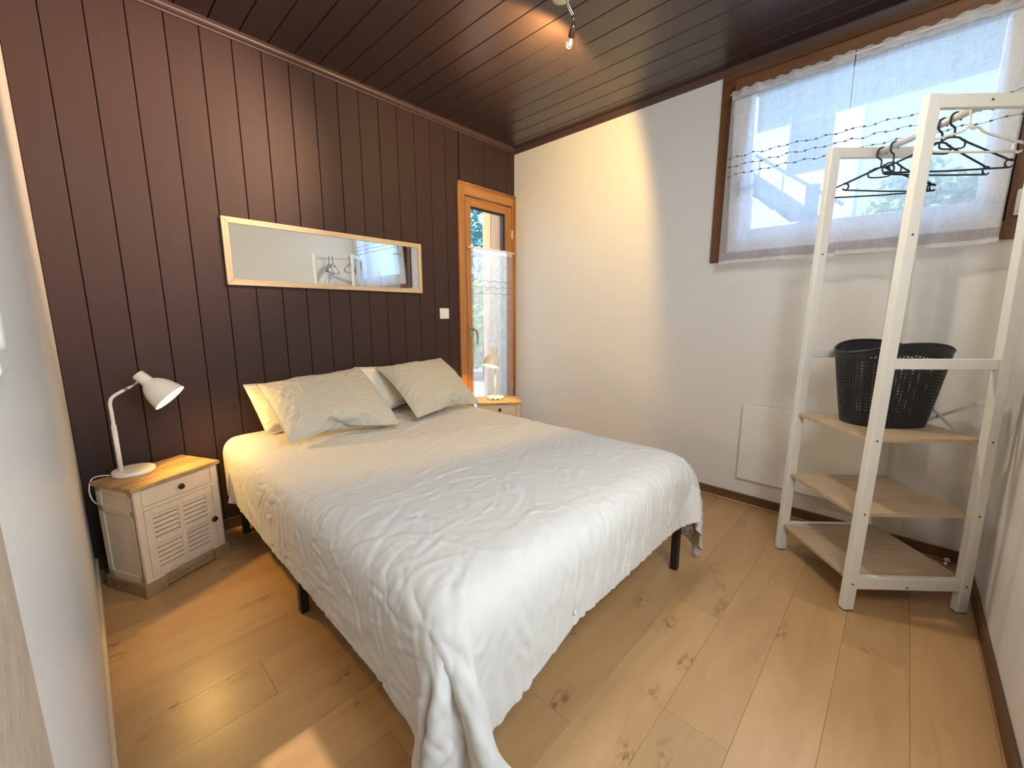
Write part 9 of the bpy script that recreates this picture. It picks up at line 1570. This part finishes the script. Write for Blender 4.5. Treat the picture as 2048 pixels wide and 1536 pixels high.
# ------------------------------------------------------------------ ceiling spotlight
cs = empty('ceiling_spotlight', (1.618, 1.250, H), 0, 'nickel ceiling spotlight with bent arms and small clear bulbs at the top of the picture', 'ceiling light')
lathe('ceiling_rose', [(0, -.030), (.030, -.028), (.045, -.020), (.052, -.008), (.053, 0)], M['chrome'], cs, 32)
def spot_head(p_arm, p_joint, p_hold, p_bulb, lit):
    a, j, h, b = [Vector(p) for p in (p_arm, p_joint, p_hold, p_bulb)]
    bm = bmesh.new()
    side = (j - a).cross(Vector((0, 0, 1))).normalized() * .0045
    for s in (-1, 1):
        add_tube(bm, smooth_path([a + side * s, (a + j) / 2 + side * s + Vector((0, 0, -.004)), j + side * s], 5), .0032, 8)
    link('spot_arm', bm, M['chrome'], cs, smooth=True)
    ax = (b - h).normalized()
    tube('swivel', [j, h], .0065, M['brass'], cs, 10)
    hl = (b - h).length
    mt = axis_mtx(h, ax)
    lathe('bulb_holder', [(0, 0), (.007, .001), (.011, .010), (.0145, .022), (.0150, hl - .030), (.0140, hl - .028), (.012, .016), (0, .014)], M['brass'], cs, 20, mt)
    lathe('bulb', [(.011, hl - .034), (.0125, hl - .024), (.0185, hl - .010), (.0205, hl), (.0185, hl + .010), (.012, hl + .018), (0, hl + .0205)], M['glass'], cs, 20, mt)
    lathe('filament', [(0, hl - .020), (.006, hl - .018), (.007, hl - .004), (.009, hl + .004), (0, hl + .006)], M['bulb2'], cs, 10, mt)
    return h, ax, b
O = Vector((1.618, 1.250, H))
h1, ax1, b1 = spot_head((.018, -.014, -.022), (.054, -.028, -.075), (.069, -.021, -.098), (.117, .030, -.135), True)
h2, ax2, b2 = spot_head((-.020, -.030, -.020), (-.090, -.150, -.045), (-.105, -.175, -.052), (-.178, -.205, -.065), True)
h3, ax3, b3 = spot_head((.004, -.035, -.020), (.004, -.200, -.045), (.004, -.225, -.052), (.010, -.290, -.068), True)
def spot_light(b, ax, target, energy, size, blend, color, soft=.012):
    L = lamp('spot_glow', 'SPOT', b, energy, color, shadow_soft_size=soft, spot_size=size, spot_blend=blend)
    d = (Vector(target)).normalized()
    L.rotation_euler = d.to_track_quat('-Z', 'Y').to_euler()
    return L
spot_light(O + b1 + Vector((.010, .012, -.004)), ax1, (.10, .95, -.28), 42, R(160), .18, (1, .64, .21), .03)
spot_light(O + b2 + Vector((-.03, .012, -.008)), ax2, (-1.10, 1.50, -.54), 260, R(56), 1.0, (1, .66, .42), .02)
spot_light(O + b3 + Vector((.008, -.02, -.008)), ax3, (-.10, -1.0, -.55), 62, R(140), 1.0, (1, .88, .68), .06)

# ------------------------------------------------------------------ outside
gr = box('courtyard_ground', -4, 14, -8, 12, -.25, -.12, M['ground'])
tag(gr, 'pale gravel yard outside the windows', 'ground')
gr2 = box('garden_ground', -6, 14, 12.02, 22, -.25, -.12, M['ground'])
tag(gr2, 'pale grass verge far behind the garden wall', 'ground')
sb = empty('balcony_slab', (3.75, .3, 2.87), 0, 'cream balcony slab jutting out above the high window, seen through the curtain', 'balcony')
box('slab', -.74, .75, -2.2, 3.4, .0, .16, M['slabm'], sb, .004)
box('fascia', .75, .80, -2.2, 3.4, -.06, .22, M['render_w'], sb, .004)
nb = empty('neighbour_house', (7.6, 2.35, -.12), 0, 'pale rendered house across the yard, seen through the left curtain', 'house')
box('wall', 0, .4, -1.62, 4.5, 0, 5.2, M['render_w'], nb)
for (ya, za) in ((-1.30, 3.35), (.3, 3.2), (1.6, 3.2)):
    w_ = box('window', -.03, .02, ya, ya + .52, za, za + .85, M['steel_g'], nb, .005)
    p_ = box('pane', -.035, -.03, -.2, .2, -.36, .36, M['glass'])
    p_.parent = w_
    p_.location = (-.03, 0, 0)
stc = empty('outdoor_staircase', (6.2, 0, -.12), 0, 'grey steel outdoor staircase with handrail, seen through the left curtain', 'staircase')
def beam(name, p, q, w, h, mat, par):
    p, q = Vector(p), Vector(q)
    d = q - p
    m = Matrix.Translation((p + q) / 2) @ Matrix.Rotation(math.atan2(d.z, d.y), 4, 'X')
    bm = bmesh.new()
    add_box(bm, -w / 2, w / 2, -d.length / 2, d.length / 2, -h / 2, h / 2, m)
    return link(name, bm, mat, par, .004)
k_ = 6.2 / 4.5
def sp(y, z): return (0, y * k_, 1.16 + (z - 1.16) * k_ + .12)
beam('stringer', sp(1.75, 2.86), sp(.50, 1.79), .06, .16, M['steel_g'], stc)
beam('handrail', sp(1.75, 3.05), sp(.50, 2.06), .04, .035, M['steel_g'], stc)
beam('newel_post', sp(.72, 2.26), (0, .72 * k_, 0), .07, .13, M['steel_g'], stc)
for i in range(5):
    y_ = .95 + i * .2
    beam('baluster', sp(y_, 2.40 + i * .16), sp(y_, 2.2 + i * .17), .015, .015, M['steel_g'], stc)
for i in range(7):
    yv, zv = (.55 + i * .17) * k_, 1.16 + (1.80 + i * .146 - 1.16) * k_ + .12
    box('tread', .03, .9, yv - .14, yv + .14, zv, zv + .03, M['steel_g'], stc, .003)

def foliage(name, blobs, n, size, mat, seed, parent):
    rr = random.Random(seed)
    vs, fs = [], []
    for _ in range(n):
        (cx, cy, cz, rx, ry, rz) = blobs[rr.randrange(len(blobs))]
        d = Vector((rr.gauss(0, 1), rr.gauss(0, 1), rr.gauss(0, 1))).normalized()
        s = rr.uniform(.72, 1.03)
        p = Vector((cx + d.x * rx * s, cy + d.y * ry * s, cz + d.z * rz * s))
        a = Vector((rr.gauss(0, 1), rr.gauss(0, 1), rr.gauss(0, .6))).normalized() * size * rr.uniform(.6, 1.3)
        b = a.cross(Vector((rr.gauss(0, 1), rr.gauss(0, 1), rr.gauss(0, 1)))).normalized() * size * .45
        k = len(vs)
        vs += [tuple(p - a), tuple(p + b), tuple(p + a), tuple(p - b)]
        fs.append((k, k + 1, k + 2, k + 3))
    me = bpy.data.meshes.new(name)
    me.from_pydata(vs, [], fs)
    me.materials.append(mat)
    o = bpy.data.objects.new(name, me)
    COL.objects.link(o)
    o.parent = parent
    o['kind'] = 'stuff'
    return o
def shrub(name, loc, blobs, n, size, mat, seed, label, cat, trunk=None):
    t = empty(name, loc, 0, label, cat)
    foliage('foliage', blobs, n, size, mat, seed, t)
    if trunk: tube('trunk', [(0, 0, 0), (0, 0, trunk)], [.12, .06], M['bark'], t, 8)
    else: tube('stem', [(0, 0, 0), (0, 0, .8)], .05, M['bark'], t, 8)
    return t
shrub('hedge', (8.75, -.45, -.12), [(0, y_, 1.65 + .2 * math.sin(y_ * 3), .6, .75, 1.6) for y_ in (-1.8, -.9, 0, .55)], 16000, .085, M['leaf'], 5, 'bright green hedge behind the clothes rack, seen through the right curtain', 'hedge')
shrub('conifer', (9.9, 11.0, -.12), [(0, 0, 4.6, 1.0, 1.0, 2.2), (.2, 0, 2.9, 1.6, 1.6, 1.4), (-.5, .3, 6.2, .7, .7, 1.4), (-1.6, .5, 5.2, .9, .9, 1.6)], 2600, .16, M['leaf_b'], 8, 'blue-green conifer behind the upper pane of the tall glazed door', 'tree', 3.0)
shrub('garden_bush', (5.7, 6.2, -.12), [(0, 0, 1.1, .75, .6, .9), (-.7, .2, .9, .6, .6, .75), (.5, .1, 1.5, .5, .5, .6)], 3000, .085, M['leaf'], 12, 'yellow-green bush behind the door curtain', 'bush')
gw = box('garden_wall', 1.5, 9.0, 7.4, 7.6, -.12, .85, M['render_w'])
tag(gw, 'low pale garden wall beyond the tall glazed door', 'wall')
